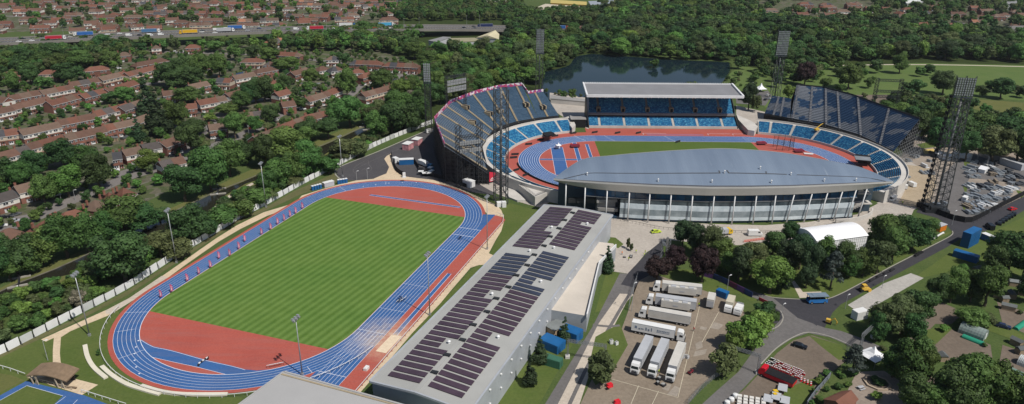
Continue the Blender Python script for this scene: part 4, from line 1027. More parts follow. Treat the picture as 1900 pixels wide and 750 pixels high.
L0 = [SF(a, nb(a), 17.5) for a in aa]; L1 = [SF(a, nb(a)-.15, 16.8) for a in aa]; L2 = [SF(a*.99, nb(a)+.35+.8*(1-tp(a)), 16.8-3.3*(.30+.70*tp(a))) for a in aa]; L3 = [SF(a*.985, nb(a)+4.5, 16.9-3.3*(.30+.70*tp(a))) for a in aa]
b.strip(L0, L1); b.strip(L1, L2); b.strip(L2, L3); b.build('fascia', M_SILVER, root, True, smooth=False)
# glass front
m, nt, bb = new_mat('dark_blue_glazing', .08, .6); co = coords(nt)
c = mix(nt, maprange(nt, noise_fac(nt, co, .12, 4), .35, .65), (.010, .034, .072), (.026, .095, .185)); nt.links.new(c, bb.inputs['Base Color']); M_BGLASS = m
m, nt, bb = new_mat('fritted_glass', .25, .5); co = coords(nt)
c = mix(nt, maprange(nt, noise_fac(nt, co, .3, 4), .35, .65), (.42, .49, .53), (.58, .64, .67)); nt.links.new(c, bb.inputs['Base Color']); M_FRIT = m
m, nt, bb = new_mat('grey_glass', .15, .5); co = coords(nt)
c = mix(nt, maprange(nt, noise_fac(nt, co, .25, 5), .35, .65), (.10, .125, .13), (.24, .28, .28)); nt.links.new(c, bb.inputs['Base Color']); M_GGLASS = m
m, nt, bb = new_mat('dark_grey_glass', .12, .5); co = coords(nt)
c = mix(nt, maprange(nt, noise_fac(nt, co, .25, 5), .35, .65), (.030, .045, .055), (.085, .105, .115)); nt.links.new(c, bb.inputs['Base Color']); M_DGLASS = m
m, nt, bb = new_mat('misty_glass', .2, .5); co = coords(nt)
c = mix(nt, maprange(nt, noise_fac(nt, co, .22, 5), .35, .65), (.14, .18, .20), (.28, .32, .34)); nt.links.new(c, bb.inputs['Base Color']); M_MGLASS = m
fa = [-47+102.0*i/48 for i in range(49)]
def band(nm, z0, z1, mat, db, lst=fa, roof=True):
    b = MB(); b.strip([SF(a, nb(a)+db, z0) for a in lst], [SF(a, nb(a)+db, z1) for a in lst])
    if roof: b.strip([SF(a, nb(a)+db, z1) for a in lst], [SF(a, nb(a)+db+3, z1) for a in lst]); b.strip([SF(a, nb(a)+db, z0) for a in lst], [SF(a, nb(a)+db+3, z0) for a in lst])
    return b.build(nm, mat, root, True)
fl = [-62+118.0*i/56 for i in range(57)]
band('upper_glazing', 9.9, 14.2, M_BGLASS, 2.6, fl); band('gallery_glass', 7.8, 9.8, M_DGLASS, 2.1, fa)
band('balcony_band', 5.5, 7.8, M_FRIT, 1.8); band('middle_glazing', 2.7, 5.5, M_MGLASS, 1.82); band('lower_balcony_band', 1.2, 2.7, M_FRIT, 1.8)
fb = [-73+140.0*i/60 for i in range(61)]
band('base_wall', 0, 1.2, M_BGLASS, 2.6, fl)
b = MB()
for a in fl[::2]:
    b.bar(SF(a, nb(a)+2.5, 9.9), SF(a, nb(a)+2.5, 14), .12, .14)
b.build('mullion', M_DSTEEL, root, True)
b = MB(); b.strip([SF(a, nb(a)+1.9, 9.85) for a in fl], [SF(a, nb(a)+1.9, 10.05) for a in fl]); b.strip([SF(a, nb(a)+1.9, 10.05) for a in fl], [SF(a, nb(a)+6, 10.15) for a in fl]); b.build('gallery_edge', M_STEEL, root, True)
for x in (95, 198, 315, 433, 540, 652, 765, 878, 990, 1105, 1210, 1308, 1408, 1495, 1578, 1655, 1716):
    g = G(1020+.3474*x, 360, 13.8); a = toS(g)[0]
    if x > 1600: a = min(a, 66)
    bcol = nb(max(min(a, 70), -75))+.5
    lean = .9 if a > 20 else 0
    b = MB(); b.tube(SF(a-lean*1.6, bcol, 0), SF(a+lean*.4, bcol+.4, 14.2 if abs(a) < 66 else 15.4), .31, .25, 10); b.build('column', M_WSTEEL, root, True, smooth=True)
# ends: dark recess with stair blocks
b = MB(); b.strip([SF(a, nb(a)+9, 0) for a in fb], [SF(a, nb(a)+9, 14.5) for a in fb]); b.build('inner_wall', M('inner_wall', (.05, .075, .10), .5, .3, .2), root, True)
b = MB()
b.box(SF(-52.5, -72.5, 5.5), (8, 5, 11), 0, SA); b.box(SF(-52.5, -75.2, 7.6), (9, 1.6, 1.4), 0, .12); b.box(SF(-52, -75.4, 3.6), (9, 1.6, 1.4), 0, -.12); b.box(SF(-63, -72, 6.3), (12, 4, 1.0), 1, SA); b.box(SF(-63, -73.8, 7.3), (12, .3, 1.4), 1, SA)
b.box(SF(-60, -74.6, 2.6), (18, .4, .5), 1, SA)
b.build('west_stair', [M_GCONC, M_DSTEEL], root, True)
b = MB()
for k in range(9):
    b.box(SF(53+k*.9, -71.5, 1.2+k*.5), (1.0, 2.6, .5), 0, SA); b.box(SF(53+k*.9, -68, 6.2+k*.5), (1.0, 2.6, .5), 0, SA)
b.box(SF(59, -68.5, 5.2), (13, 6, .4), 0, SA); b.box(SF(59, -68.5, 9.8), (11, 5, .4), 0, SA); b.bar(SF(53, -73, 2.2), SF(61, -73, 6.7), .15, 1.1); b.bar(SF(53, -70, 7.2), SF(61, -70, 11.4), .15, 1.1)
b.box(SF(56, -66, 6), (4, 3, 12), 1, SA)
b.build('east_stair', [M_WCONC, M_GCONC], root, True)
b = MB(); P_ = [SF(a, y) for a, y in ((46, -81), (52, -80.2), (58, -78), (63, -74.8), (66.5, -71), (68, -68))]
b.ribbon(P_, .6, 0, 2.0); b.build('plinth_wall', M_WCONC, root, True)
# seating deck under the roof
b = MB(); n = 40; aa2 = [-66+128*i/n for i in range(n+1)]
fy = lambda a: -55.5-9*(abs(a+2)/66)**4
for k in range(20):
    t0, t1 = k/20, (k+1)/20
    A = [SF(a, fy(a)+(nb(a)+9-fy(a))*t0, 1+10*t0) for a in aa2]; B = [SF(a, fy(a)+(nb(a)+9-fy(a))*t1, 1+10*t0) for a in aa2]; C2 = [SF(a, fy(a)+(nb(a)+9-fy(a))*t1, 1+10*t1) for a in aa2]
    b.strip(A, B); b.strip(B, C2)
o = b.build('seating', M_SEAT, root, True); o['kind'] = 'stuff'
b = MB(); b.strip([SF(a, fy(a), 0) for a in aa2], [SF(a, fy(a), 1.4) for a in aa2]); b.build('front_wall', M_WCONC, root, True)
# podium west of it
b = MB(); b.prism(gpoly([(944, 322), (956, 338), (993, 366), (1024, 354), (1016, 349), (990, 343), (966, 331), (953, 318)], 4.4), 0, 4.4)
r_ = thing('podium', 'pale concrete podium with railing at the west end of the main grandstand', 'podium', G(985, 378)); b.build('deck', M_WCONC, r_, True)
b = MB(); P_ = [G(u, v, 4.4) for u, v in ((950, 331), (972, 348), (993, 365), (1008, 359), (1023, 353.5))]
for p, q in zip(P_, P_[1:]):
    for k in range(9): z = p.lerp(q, k/8); b.bar(z, z+Vector((0, 0, 1.1)), .07)
    for h in (1.1, .55): b.bar(p+Vector((0, 0, h)), q+Vector((0, 0, h)), .07)
b.build('railing', M_DSTEEL, r_, True)
b = MB(); b.prism(gpoly([(935, 342), (950, 346), (975, 371), (960, 372), (945, 366), (935, 352)], .9), 0, .9); tag(b.build('curved_wall', M_WCONC), 'low curved cream wall below the concrete podium', 'wall')
# dark low wall round the near side of the stadium track
b = MB(); b.ribbon([SF(-42.2+48.3*math.cos(R(t)), 48.3*math.sin(R(t))) for t in range(186, 262, 4)], .5, 0, .9); tag(b.build('track_side_board', M_BLACK), 'low black board curving along the outside of the west bend lanes', 'board')

# --- indoor arena with solar panels
zR = 10.2
A0, A1, A2, A3 = G(1010, 380, zR), G(1136.7, 399, zR), G(872, 765, zR), G(686, 707, zR)
root = thing('indoor_arena', 'long indoor arena with flat grey roof covered in rows of dark solar panels', 'building', (((A0+A2)/2).x, ((A0+A2)/2).y, 0))
M_AROOF = M('grey_arena_roof', (.335, .335, .32), .7, .12, .15); M_ACLAD = M('grey_cladding', (.40, .42, .45), .5, .15, .4, metal=.2)
ridge0, ridge1 = A0.lerp(A1, .47)+Vector((0, 0, .9)), A3.lerp(A2, .47)+Vector((0, 0, .9))
b = MB(); b.face([A0, ridge0, ridge1, A3]); b.face([ridge0, A1, A2, ridge1])
for p, q in ((A0, A3), (A1, A2), (A0, ridge0), (ridge0, A1), (A3, ridge1), (ridge1, A2)): b.bar(p+Vector((0, 0, -.15)), q+Vector((0, 0, -.15)), .5, .6, 1)
b.bar(ridge0.lerp(ridge1, .01)+Vector((0, 0, .05)), ridge1+Vector((0, 0, .05)), 1.1, .12, 2)
b.build('roof', [M_AROOF, M_ACLAD, M_AROOF], root, True)
b = MB(); Q = [A0.lerp(A2, .006), A1.lerp(A3, .006), A2.lerp(A0, .006), A3.lerp(A1, .006)]
for i in range(4): p, q = Q[i], Q[(i+1) % 4]; b.face([(p.x, p.y, 0), (q.x, q.y, 0), (q.x, q.y, zR-.2), (p.x, p.y, zR-.2)])
b.build('wall', M_ACLAD, root, True)
M_SOL = M('solar_panel', (.062, .040, .056), .35, .25, .6, spec=.4); M_SOLB = M('blue_solar_panel', (.036, .042, .066), .35, .25, .6, spec=.5)
def rp(s, t, dz=.3):
    """s across 0..1 (left to right eave), t along 0..1 (far to near)"""
    if s <= .47: p = A0.lerp(ridge0, s/.47).lerp(A3.lerp(ridge1, s/.47), t)
    else: p = ridge0.lerp(A1, (s-.47)/.53).lerp(ridge1.lerp(A2, (s-.47)/.53), t)
    return p+Vector((0, 0, dz))
def solar(s0, s1, t, blue=False):
    w = .0143; b = MB()
    q = [rp(s0, t, .34), rp(s1, t, .34), rp(s1, t+w, .30), rp(s0, t+w, .30)]
    b.face(q); b.face([p-Vector((0, 0, .12)) for p in q])
    for i in range(4): b.face([q[i], q[(i+1) % 4], q[(i+1) % 4]-Vector((0, 0, .12)), q[i]-Vector((0, 0, .12))])
    b.build('solar_panel_row', M_SOLB if blue else M_SOL, root, True)
n = 46
for k in range(n):
    t = .018+.962*k/n
    if k not in (15, 16): solar(.115, .445 if k not in (7, 8, 27, 28, 38, 39) else .33, t, blue=(k > 16 and k < 23))
    if k not in (13, 14): solar(.53, .865 if k not in (4, 22, 23, 35, 36) else .70, t, blue=(k > 14 and k < 26))
b = MB()
for s, t in ((.39, .175), (.38, .345), (.39, .60), (.39, .825), (.78, .105), (.62, .30), (.77, .49), (.78, .76)):
    p = rp(s, t, 0); b.tube(p, p+Vector((0, 0, .7)), .35, .35, 10); b.tube(p+Vector((0, 0, .7)), p+Vector((0, 0, 1.0)), .55, .2, 10)
b.build('roof_vent', M_WSTEEL, root, True)
for k in range(15): b = MB(); b.box(rp(.475 if k % 2 else .495, .05+k*.063, .5), (1.0, 1.9, .35), 0, WA); b.build('rooflight', M_DSTEEL, root, True)
b = MB()
for k in range(14):
    p = rp(1.002, .25+k*.055, -1.6); b.box(p, (.5, .5, .3)); p = rp(1.002, .25+k*.055, -6); b.box(p, (.45, .45, .3))
b.build('wall_lamp', M_WSTEEL, root, True)
# annexe on its right side
root = thing('arena_annexe', 'low pale flat-roofed annexe with white parapet beside the solar roof arena', 'building', G(1050, 590))
zA = 6.0; q = [(1106, 448), (1138, 452), (1143, 458), (1128, 468), (1112, 488), (1089, 586), (1018, 574)]
pl = gpoly(q, zA); b = MB(); b.prism(pl, 0, zA-.05, 0, 1); b.build('wall', [M('pale_blue_wall', (.30, .32, .34), .7, .12), M('pale_flat_roof', (.50, .45, .39), .85, .12, .25)], root, True)
b = MB(); 
for u0, v0, u1, v1 in ((1112, 488, 1089, 586), (1143, 456, 1112, 488)): b.bar(G(u0, v0, zA+.5), G(u1, v1, zA+.5), .35, 1.3)
b.build('parapet', M_WSTEEL, root, True)
# the second grey roof at the bottom edge
zR = 10.0; q = [G(527, 690, zR), G(752, 753, zR), G(700, 800, zR), G(420, 768, zR)]
root = thing('sports_hall', 'grey metal roofed hall cut by the bottom edge of the picture', 'building', (((q[0]+q[2])/2).x, ((q[0]+q[2])/2).y, 0))
b = MB(); b.face(q); 
for i in range(4): b.bar(q[i]+Vector((0, 0, -.1)), q[(i+1) % 4]+Vector((0, 0, -.1)), .5, .6)
b.bar(q[0].lerp(q[3], .06)+Vector((0, 0, .1)), q[1].lerp(q[2], .06)+Vector((0, 0, .1)), .5, .12, 1)
b.build('roof', [M('grey_hall_roof', (.36, .355, .35), .6, .1, .1), M_TAN], root, True)
b = MB(); c_ = (q[0]+q[2])/2
q2 = [p.lerp(c_, .02) for p in q]
for i in range(4): p, r_ = q2[i], q2[(i+1) % 4]; b.face([(p.x, p.y, 0), (r_.x, r_.y, 0), (r_.x, r_.y, zR-.2), (p.x, p.y, zR-.2)])
b.build('wall', M_ACLAD, root, True)
# ------------------------------------------------------------------ floodlight masts, lattice towers, poles
M_TW = M('grey_tower_steel', (.070, .074, .078), .5, .25, 1, metal=.4)
M_CORE = M('core_tube_steel', (.12, .125, .13), .6, .2, .5)
M_LAMP = M('lamp_housing', (.42, .43, .44), .35, .2, 2, metal=.5)
M_LAMPD = M('lamp_housing_dark', (.075, .08, .085), .4, .2, 2, metal=.5)
M_LENS = M('lamp_glass', (.26, .28, .30), .2, .1, spec=.6)
def lattice_tower(u, v, vtop, label, wb, wt, head=0, hw=6, core=0, mat=None, n=None, rows=8, rz=0.0, hd=.5, lens=True, H=None, bar=.16, lampmat=None):
    g = G(u, v); H = H or height_for(g, vtop); mat = mat or M_TW
    r = thing('floodlight_mast' if head else 'lattice_tower', label, 'floodlight mast' if head else 'tower', g, rz)
    hb = H-(head if head else 0); n = n or int(hb/(wb*.9)); sg = ((-1, -1), (1, -1), (1, 1), (-1, 1))
    wz = lambda z: (wb+(wt-wb)*min(1, z/hb))/2
    for sx, sy in sg:
        b = MB(); b.bar((sx*wz(0), sy*wz(0), 0), (sx*wz(hb), sy*wz(hb), hb), bar*1.5); b.build('leg', mat, r)
    b = MB()
    for k in range(n):
        z0, z1 = hb*k/n, hb*(k+1)/n
        for i in range(4):
            (ax, ay), (bx, by) = sg[i], sg[(i+1) % 4]; w0, w1 = wz(z0), wz(z1)
            b.bar((ax*w1, ay*w1, z1), (bx*w1, by*w1, z1), bar*.8)
            b.bar((ax*w0, ay*w0, z0), (bx*w1, by*w1, z1), bar*.7); b.bar((bx*w0, by*w0, z0), (ax*w1, ay*w1, z1), bar*.7)
    b.build('bracing', mat, r)
    if core: b = MB(); b.tube((0, 0, 0), (0, 0, hb), core, core*.8, 10); b.build('core_tube', M_CORE, r, smooth=True)
    if head:
        b = MB()
        for x in (-hw/2, 0, hw/2): b.bar((x, -hd, hb-.5), (x, -hd, H+.3), .22); b.bar((x, hd, hb-.5), (x, hd, H), .18)
        b.box((0, 0, hb), (hw+1, 2.0, .18)); b.bar((-hw/2-.5, -1, hb+1), (hw/2+.5, -1, hb+1), .08)
        b.build('head_frame', mat, r)
        nx = max(4, int(hw/.85))
        for k in range(rows):
            z = hb+.8+(head-1.2)*(k+.5)/rows; b = MB()
            b.bar((-hw/2, -hd-.1, z-.5), (hw/2, -hd-.1, z-.5), .12, .12, 0)
            for i in range(nx):
                x = -hw/2+hw*(i+.5)/nx; b.box((x, -hd-.35, z), (hw/nx*.72, .5, min(1.0, (head/rows)*.72)), 0); b.box((x, -hd-.62, z-.02), (hw/nx*.6, .06, min(.8, (head/rows)*.6)), 1)
            b.build('lamp_row', [lampmat or M_LAMPD, M_LENS], r)
    return r
lattice_tower(929, 376, 165, 'tall bare lattice mast with central tube standing in front of the west temporary stand', 5.6, 5.6, core=.65, n=14, rz=.2, mat=M_TW, bar=.2)
lattice_tower(1000, 168, 53, 'tall lamp mast beside the lake behind the west temporary stand', 5.2, 4.6, head=18, hw=5.6, rows=14, core=.35, mat=M_TW)
lattice_tower(1437, 182, 56, 'tall lamp mast left of the east temporary stand', 5.6, 4.8, head=18, hw=8.0, rows=14, core=.4, rz=.0)
t = lattice_tower(1733, 390, 116, 'tallest lamp mast standing on the construction yard at the right', 7.4, 5.2, head=9, hw=7.5, rows=8, core=.55, n=15, rz=-.2, bar=.22, H=61)
b = MB()
for k in range(22):
    z0, z1 = k*2.4, k*2.4+2.4; b.bar((-5.6+z0*.03, -1, z0), (-5.6+z1*.03, -1, z1), .2); b.bar((-5.6+z0*.03, 1, z0), (-5.6+z1*.03, 1, z1), .2); b.bar((-5.6+z0*.03, -1, z0), (-5.6+z1*.03, 1, z1), .14); b.bar((-5.6+z1*.03, -1, z1), (-3.6+z1*.02, -1, z1), .12); b.bar((-5.6+z1*.03, -1, z1), (-5.6+z1*.03, 1, z1), .14); b.box((-5.9+z1*.03, 0, z1-.6), (.5, 1.6, 1.0))
b.build('ladder_truss', M_BLACK, t)
b = MB(); b.box((0, 0, .8), (10, 9, 1.6)); b.box((-1, -3, 2.2), (4, 3, 1.6)); b.build('ballast_base', M_DSTEEL, t)
lattice_tower(796, 246, 116, 'slim lamp mast on the service yard left of the west temporary stand', 3.6, 3.2, head=12, hw=4.0, rows=8, n=13, mat=M_DSTEEL, lampmat=M_LAMP)
# portal frames carrying lamp banks
def portal(u0, v0, u1, v1, vtop, label, levels, banks, leg=1.6, mat=None, H=None):
    p, q = G(u0, v0), G(u1, v1); H = H or height_for((p+q)/2, vtop); d = (q-p).to_2d(); L = d.length; rz = math.atan2(d.y, d.x); c = (p+q)/2; mat = mat or M_DSTEEL
    r = thing('lamp_portal', label, 'lighting frame', c, rz)
    for s in (-1, 1):
        b = MB(); n = int(H/2.2)
        for ax, ay in ((-1, -1), (1, -1), (1, 1), (-1, 1)): b.bar((s*L/2+ax*leg/2, ay*leg/2, 0), (s*L/2+ax*leg/2, ay*leg/2, H), .18)
        for k in range(n):
            z0, z1 = H*k/n, H*(k+1)/n
            for ay in (-1, 1): b.bar((s*L/2-leg/2, ay*leg/2, z0), (s*L/2+leg/2, ay*leg/2, z1), .13); b.bar((s*L/2-leg/2, ay*leg/2, z1), (s*L/2+leg/2, ay*leg/2, z1), .13)
            for ax in (-1, 1): b.bar((s*L/2+ax*leg/2, -leg/2, z1), (s*L/2+ax*leg/2, leg/2, z0), .13)
        b.build('leg', mat, r)
    for f in levels:
        b = MB(); z = H*f
        for ay in (-1, 1):
            for dz in (-.6, .6): b.bar((-L/2, ay*leg/2, z+dz), (L/2, ay*leg/2, z+dz), .2)
            m = max(3, int(L/1.5))
            for k in range(m): b.bar((-L/2+L*k/m, ay*leg/2, z-.6), (-L/2+L*(k+1)/m, ay*leg/2, z+.6), .12)
        b.build('crossbeam', mat, r)
    for f, h in banks:
        b = MB(); z = H*f; m = max(4, int(L/1.1))
        for k in range(m):
            for j in range(2): b.box((-L/2+L*(k+.5)/m, -leg/2-.4, z-h/4+h/2*j), (L/m*.8, .5, h*.42), 0)
        b.build('lamp_bank', M_LAMP, r)
    return r
portal(830, 252, 864, 244, 138, 'dark frame with two pale lamp banks rising behind the west temporary stand', (.97,), ((.88, 3.2), (.77, 3.2)), 1.2)
portal(852, 348, 890, 342, 200, 'black scaffold frame with lamp banks in front of the west temporary stand', (.80, .66), ((.60, 2.0), (.72, 2.0)), 2.2, H=31)
portal(1616, 212, 1660, 214, 146, 'dark portal frame with two crossbeams behind the east temporary stand', (.95, .65, .5), (), 1.8)
# lighting poles of the warm-up track
POLES = [((166.4, 623.5), 510, 'slender lamp pole on the lawn left of the near bend of the warm-up track'), ((328, 488), 391, 'slender lamp pole by the white fence halfway along the warm-up track'), ((494, 385), 304, 'slender lamp pole by the white fence near the far end of the warm-up track'), ((635.7, 328), 254, 'slender lamp pole on the tarmac loop beyond the warm-up track'), ((561, 696), 592, 'slender lamp pole rising in front of the red near end zone'), ((797.5, 585), 473, 'slender lamp pole beside the jump runway of the warm-up track'), ((904, 463), 366, 'slender lamp pole where the beige path widens near the arena')]
def lamp_pole(g, H, label, rz, n=6):
    r = thing('lighting_pole', label, 'lamp pole', g, rz, 'lighting poles of the warm-up track')
    b = MB(); b.tube((0, 0, 0), (0, 0, H), .22, .10, 8); b.build('pole', M_LAMP, r, smooth=True)
    b = MB(); b.box((0, 0, .4), (.7, .7, .8)); b.build('base_cabinet', M_LAMP, r)
    b = MB(); b.bar((-1.6, 0, H), (1.6, 0, H), .14); b.bar((-1.3, 0, H-.6), (1.3, 0, H-.6), .12); b.build('cross_arm', M_LAMP, r)
    for k in range(n):
        b = MB(); x = -1.5+3.0*k/(n-1); s = 1 if k % 2 else -1
        b.box((x, s*.35, H+.25), (.52, .75, .42)); b.build('lamp', M_LAMP, r)
    return r
for (u, v), vt, lb in POLES:
    g = G(u, v); d = (SF(0, 0)-g); lamp_pole(g, height_for(g, vt), lb, WA if u > 500 else WA+.3)
# short street lamps
M_POST = M('lamp_post_grey', (.33, .34, .34), .5, .15)
def street_lamp(g, H, label, rz=0, group=None):
    r = thing('street_lamp', label, 'street lamp', g, rz, group)
    b = MB(); b.tube((0, 0, 0), (0, 0, H), .10, .06, 6); b.build('post', M_POST, r)
    b = MB(); b.bar((0, 0, H), (.9, 0, H+.1), .08); b.box((.9, 0, H+.08), (.75, .32, .16)); b.build('lamp_head', M_WSTEEL, r); return r
for u, v, vt, lb in ((1450, 585, 565, 'street lamp at the kerb left of the road junction'), (1568, 573, 548, 'street lamp on the lawn strip beside the concrete slabs'), (1636, 535, 513, 'street lamp beside the yellow roller'), (1349, 540, 512, 'street lamp on the bank behind the purple hoarding'), (1172, 578, 526, 'street lamp beside the truck park gate'), (1790, 345, 316, 'street lamp among the pallets of the construction yard'), (1766, 418, 392, 'street lamp at the bend of the black hoarding'), (682, 332, 313, 'short lamp post on the tarmac loop'), (662, 334, 318, 'second short lamp post on the tarmac loop, left of the other'), (89, 669, 633, 'short thick post beside the curving beige path')):
    g = G(u, v); street_lamp(g, height_for(g, vt), lb, .6)
for i, (u, v) in enumerate(((65, 64), (118, 61), (190, 57), (250, 62), (297, 54), (340, 58), (376, 52), (455, 45), (481, 58), (493, 46), (533, 43), (606, 50), (750, 47), (778, 46), (866, 42), (890, 40))):
    g = G(u, v+4, 10); street_lamp(g, 9, '%s lamp post from the left along the motorway' % nth(i+1), 1.5, 'lamp posts along the motorway')
for i, (u, v, vt) in enumerate(((78, 372, 358), (140, 372, 362), (114, 373, 352), (338, 300, 286), (462, 250, 238))):
    g = G(u, v); street_lamp(g, max(5, height_for(g, vt)), '%s street lamp from the left on the avenue of the estate' % nth(i+1), .3, 'street lamps on the avenue')
# ------------------------------------------------------------------ trees
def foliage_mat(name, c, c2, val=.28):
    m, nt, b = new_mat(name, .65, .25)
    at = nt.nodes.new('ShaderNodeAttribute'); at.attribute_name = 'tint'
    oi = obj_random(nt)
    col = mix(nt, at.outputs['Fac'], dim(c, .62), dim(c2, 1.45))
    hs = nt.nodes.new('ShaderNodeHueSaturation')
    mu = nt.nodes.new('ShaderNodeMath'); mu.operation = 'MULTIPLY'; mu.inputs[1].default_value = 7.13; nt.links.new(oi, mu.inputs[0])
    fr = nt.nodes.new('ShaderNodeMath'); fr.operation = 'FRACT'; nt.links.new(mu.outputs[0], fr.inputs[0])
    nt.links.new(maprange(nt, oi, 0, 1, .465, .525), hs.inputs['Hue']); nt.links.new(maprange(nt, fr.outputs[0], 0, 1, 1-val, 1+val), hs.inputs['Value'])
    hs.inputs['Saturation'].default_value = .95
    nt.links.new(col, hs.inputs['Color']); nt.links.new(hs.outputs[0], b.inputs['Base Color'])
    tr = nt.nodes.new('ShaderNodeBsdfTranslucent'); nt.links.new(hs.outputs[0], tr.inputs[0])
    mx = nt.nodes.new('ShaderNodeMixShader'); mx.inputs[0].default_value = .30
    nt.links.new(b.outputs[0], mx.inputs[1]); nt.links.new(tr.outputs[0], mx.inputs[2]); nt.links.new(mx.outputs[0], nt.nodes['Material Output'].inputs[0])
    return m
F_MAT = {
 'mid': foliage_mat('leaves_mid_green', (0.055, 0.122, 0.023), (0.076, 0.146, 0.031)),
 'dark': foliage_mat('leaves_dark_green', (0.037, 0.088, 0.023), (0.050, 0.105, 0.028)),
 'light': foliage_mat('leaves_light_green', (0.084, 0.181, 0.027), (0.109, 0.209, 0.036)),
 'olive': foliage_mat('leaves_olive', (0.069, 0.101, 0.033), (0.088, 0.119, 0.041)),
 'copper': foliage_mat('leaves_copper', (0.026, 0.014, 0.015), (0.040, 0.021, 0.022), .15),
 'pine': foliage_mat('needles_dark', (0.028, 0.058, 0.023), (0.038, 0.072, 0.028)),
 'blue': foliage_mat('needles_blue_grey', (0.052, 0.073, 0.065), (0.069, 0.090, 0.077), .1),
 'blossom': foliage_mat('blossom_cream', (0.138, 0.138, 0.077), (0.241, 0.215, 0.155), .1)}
M_BARK = M('bark', (.095, .075, .055), .9, .3, 2.5)
def leafy(seed, rx, rz, zc, nl, nq, leaf, kind='broad', core=.80):
    """crown mesh as lobes of leaf clumps; returns verts, faces, tint per face"""
    rng = random.Random(seed); V, F, T = [], [], []
    lobes = []
    def rdir():
        z = rng.uniform(-1, 1); t = rng.uniform(0, 2*PI); r = math.sqrt(1-z*z); return Vector((r*math.cos(t), r*math.sin(t), z))
    if kind == 'broad':
        lobes.append((Vector((0, 0, zc)), rx*.62))
        for i in range(nl):
            d = rdir(); d.z = d.z*.95+.04
            k = rng.uniform(.5, .78)
            lobes.append((Vector((d.x*rx*k, d.y*rx*k, zc+d.z*rz*k)), rx*rng.uniform(.26, .46)))
    elif kind == 'cone':
        H = rz
        for i in range(nl):
            t = i/(nl-1); r = rx*(1-t)**.85+.12*rx
            for k in range(max(1, int(7*(1-t)))):
                a = rng.uniform(0, 2*PI); q = r*rng.uniform(.3, .62)
                lobes.append((Vector((q*math.cos(a), q*math.sin(a), zc+H*t+rng.uniform(-.3, .3))), max(.45, r*.5)))
    elif kind == 'tier':
        for i in range(nl):
            t = i/(nl-1); r = rx*(1-.75*t)
            for k in range(5):
                a = rng.uniform(0, 2*PI); q = r*rng.uniform(.35, .85)
                lobes.append((Vector((q*math.cos(a), q*math.sin(a), zc+rz*t)), rx*.26))
    sq = .62 if kind == 'tier' else (1.0 if kind == 'cone' else .86)
    tot = sum(r*r for _, r in lobes)
    for c, r in lobes:
        # inner mass
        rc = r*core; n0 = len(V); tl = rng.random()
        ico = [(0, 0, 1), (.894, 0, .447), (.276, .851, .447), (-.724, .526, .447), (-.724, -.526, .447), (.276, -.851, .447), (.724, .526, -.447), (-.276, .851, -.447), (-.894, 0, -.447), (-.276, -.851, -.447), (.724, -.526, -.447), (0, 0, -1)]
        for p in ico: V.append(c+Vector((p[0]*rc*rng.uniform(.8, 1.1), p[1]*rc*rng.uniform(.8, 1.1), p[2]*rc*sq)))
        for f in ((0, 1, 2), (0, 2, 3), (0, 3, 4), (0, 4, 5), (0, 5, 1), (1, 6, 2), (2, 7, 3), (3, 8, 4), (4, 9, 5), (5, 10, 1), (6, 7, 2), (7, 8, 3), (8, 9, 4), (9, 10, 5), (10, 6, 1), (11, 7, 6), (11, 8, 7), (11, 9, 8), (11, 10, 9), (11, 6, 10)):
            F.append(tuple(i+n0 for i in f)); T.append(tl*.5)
        for _ in range(int(nq*r*r/tot)):
            d = rdir()
            if d.z < -.55: d.z = -d.z
            p = c+Vector((d.x, d.y, d.z*sq))*r*rng.uniform(.82, 1.08)
            if any((p-c2).length < r2*.7 for c2, r2 in lobes if r2 != r): continue
            nn = (d+rdir()*.55).normalized(); a = nn.cross(rdir()).normalized(); e = nn.cross(a)
            s = leaf*rng.uniform(.6, 1.25); n0 = len(V)
            k = 4 if rng.random() < .6 else 3
            for i in range(k):
                t = 2*PI*i/k+rng.uniform(-.4, .4); V.append(p+a*math.cos(t)*s*.62+e*math.sin(t)*s*.62*rng.uniform(.6, 1.1))
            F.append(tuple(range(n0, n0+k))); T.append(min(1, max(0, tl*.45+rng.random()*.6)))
    return V, F, T
def crown_mesh(name, geo, mat):
    V, F, T = geo; me = bpy.data.meshes.new(name); me.from_pydata([tuple(p) for p in V], [], F); me.materials.append(mat)
    at = me.attributes.new('tint', 'FLOAT', 'FACE'); at.data.foreach_set('value', T); me.update(); return me
def trunk_mesh(seed, h, r, branches=4, spread=2.4):
    rng = random.Random(seed); b = MB(); p = Vector((0, 0, -.1)); k = 4
    for i in range(k):
        q = Vector((rng.uniform(-.15, .15), rng.uniform(-.15, .15), h*(i+1)/k)); b.tube(p, q, r*(1.15-.16*i), r*(1.15-.16*(i+1)), 7, cap=False); p = q
    for i in range(branches):
        t = 2*PI*i/branches+rng.uniform(-.3, .3); b.tube((0, 0, h*.7), (spread*math.cos(t), spread*math.sin(t), h*rng.uniform(1.25, 1.5)), r*.5, r*.15, 5, cap=False)
    return b.mesh('trunk', M_BARK, smooth=True)
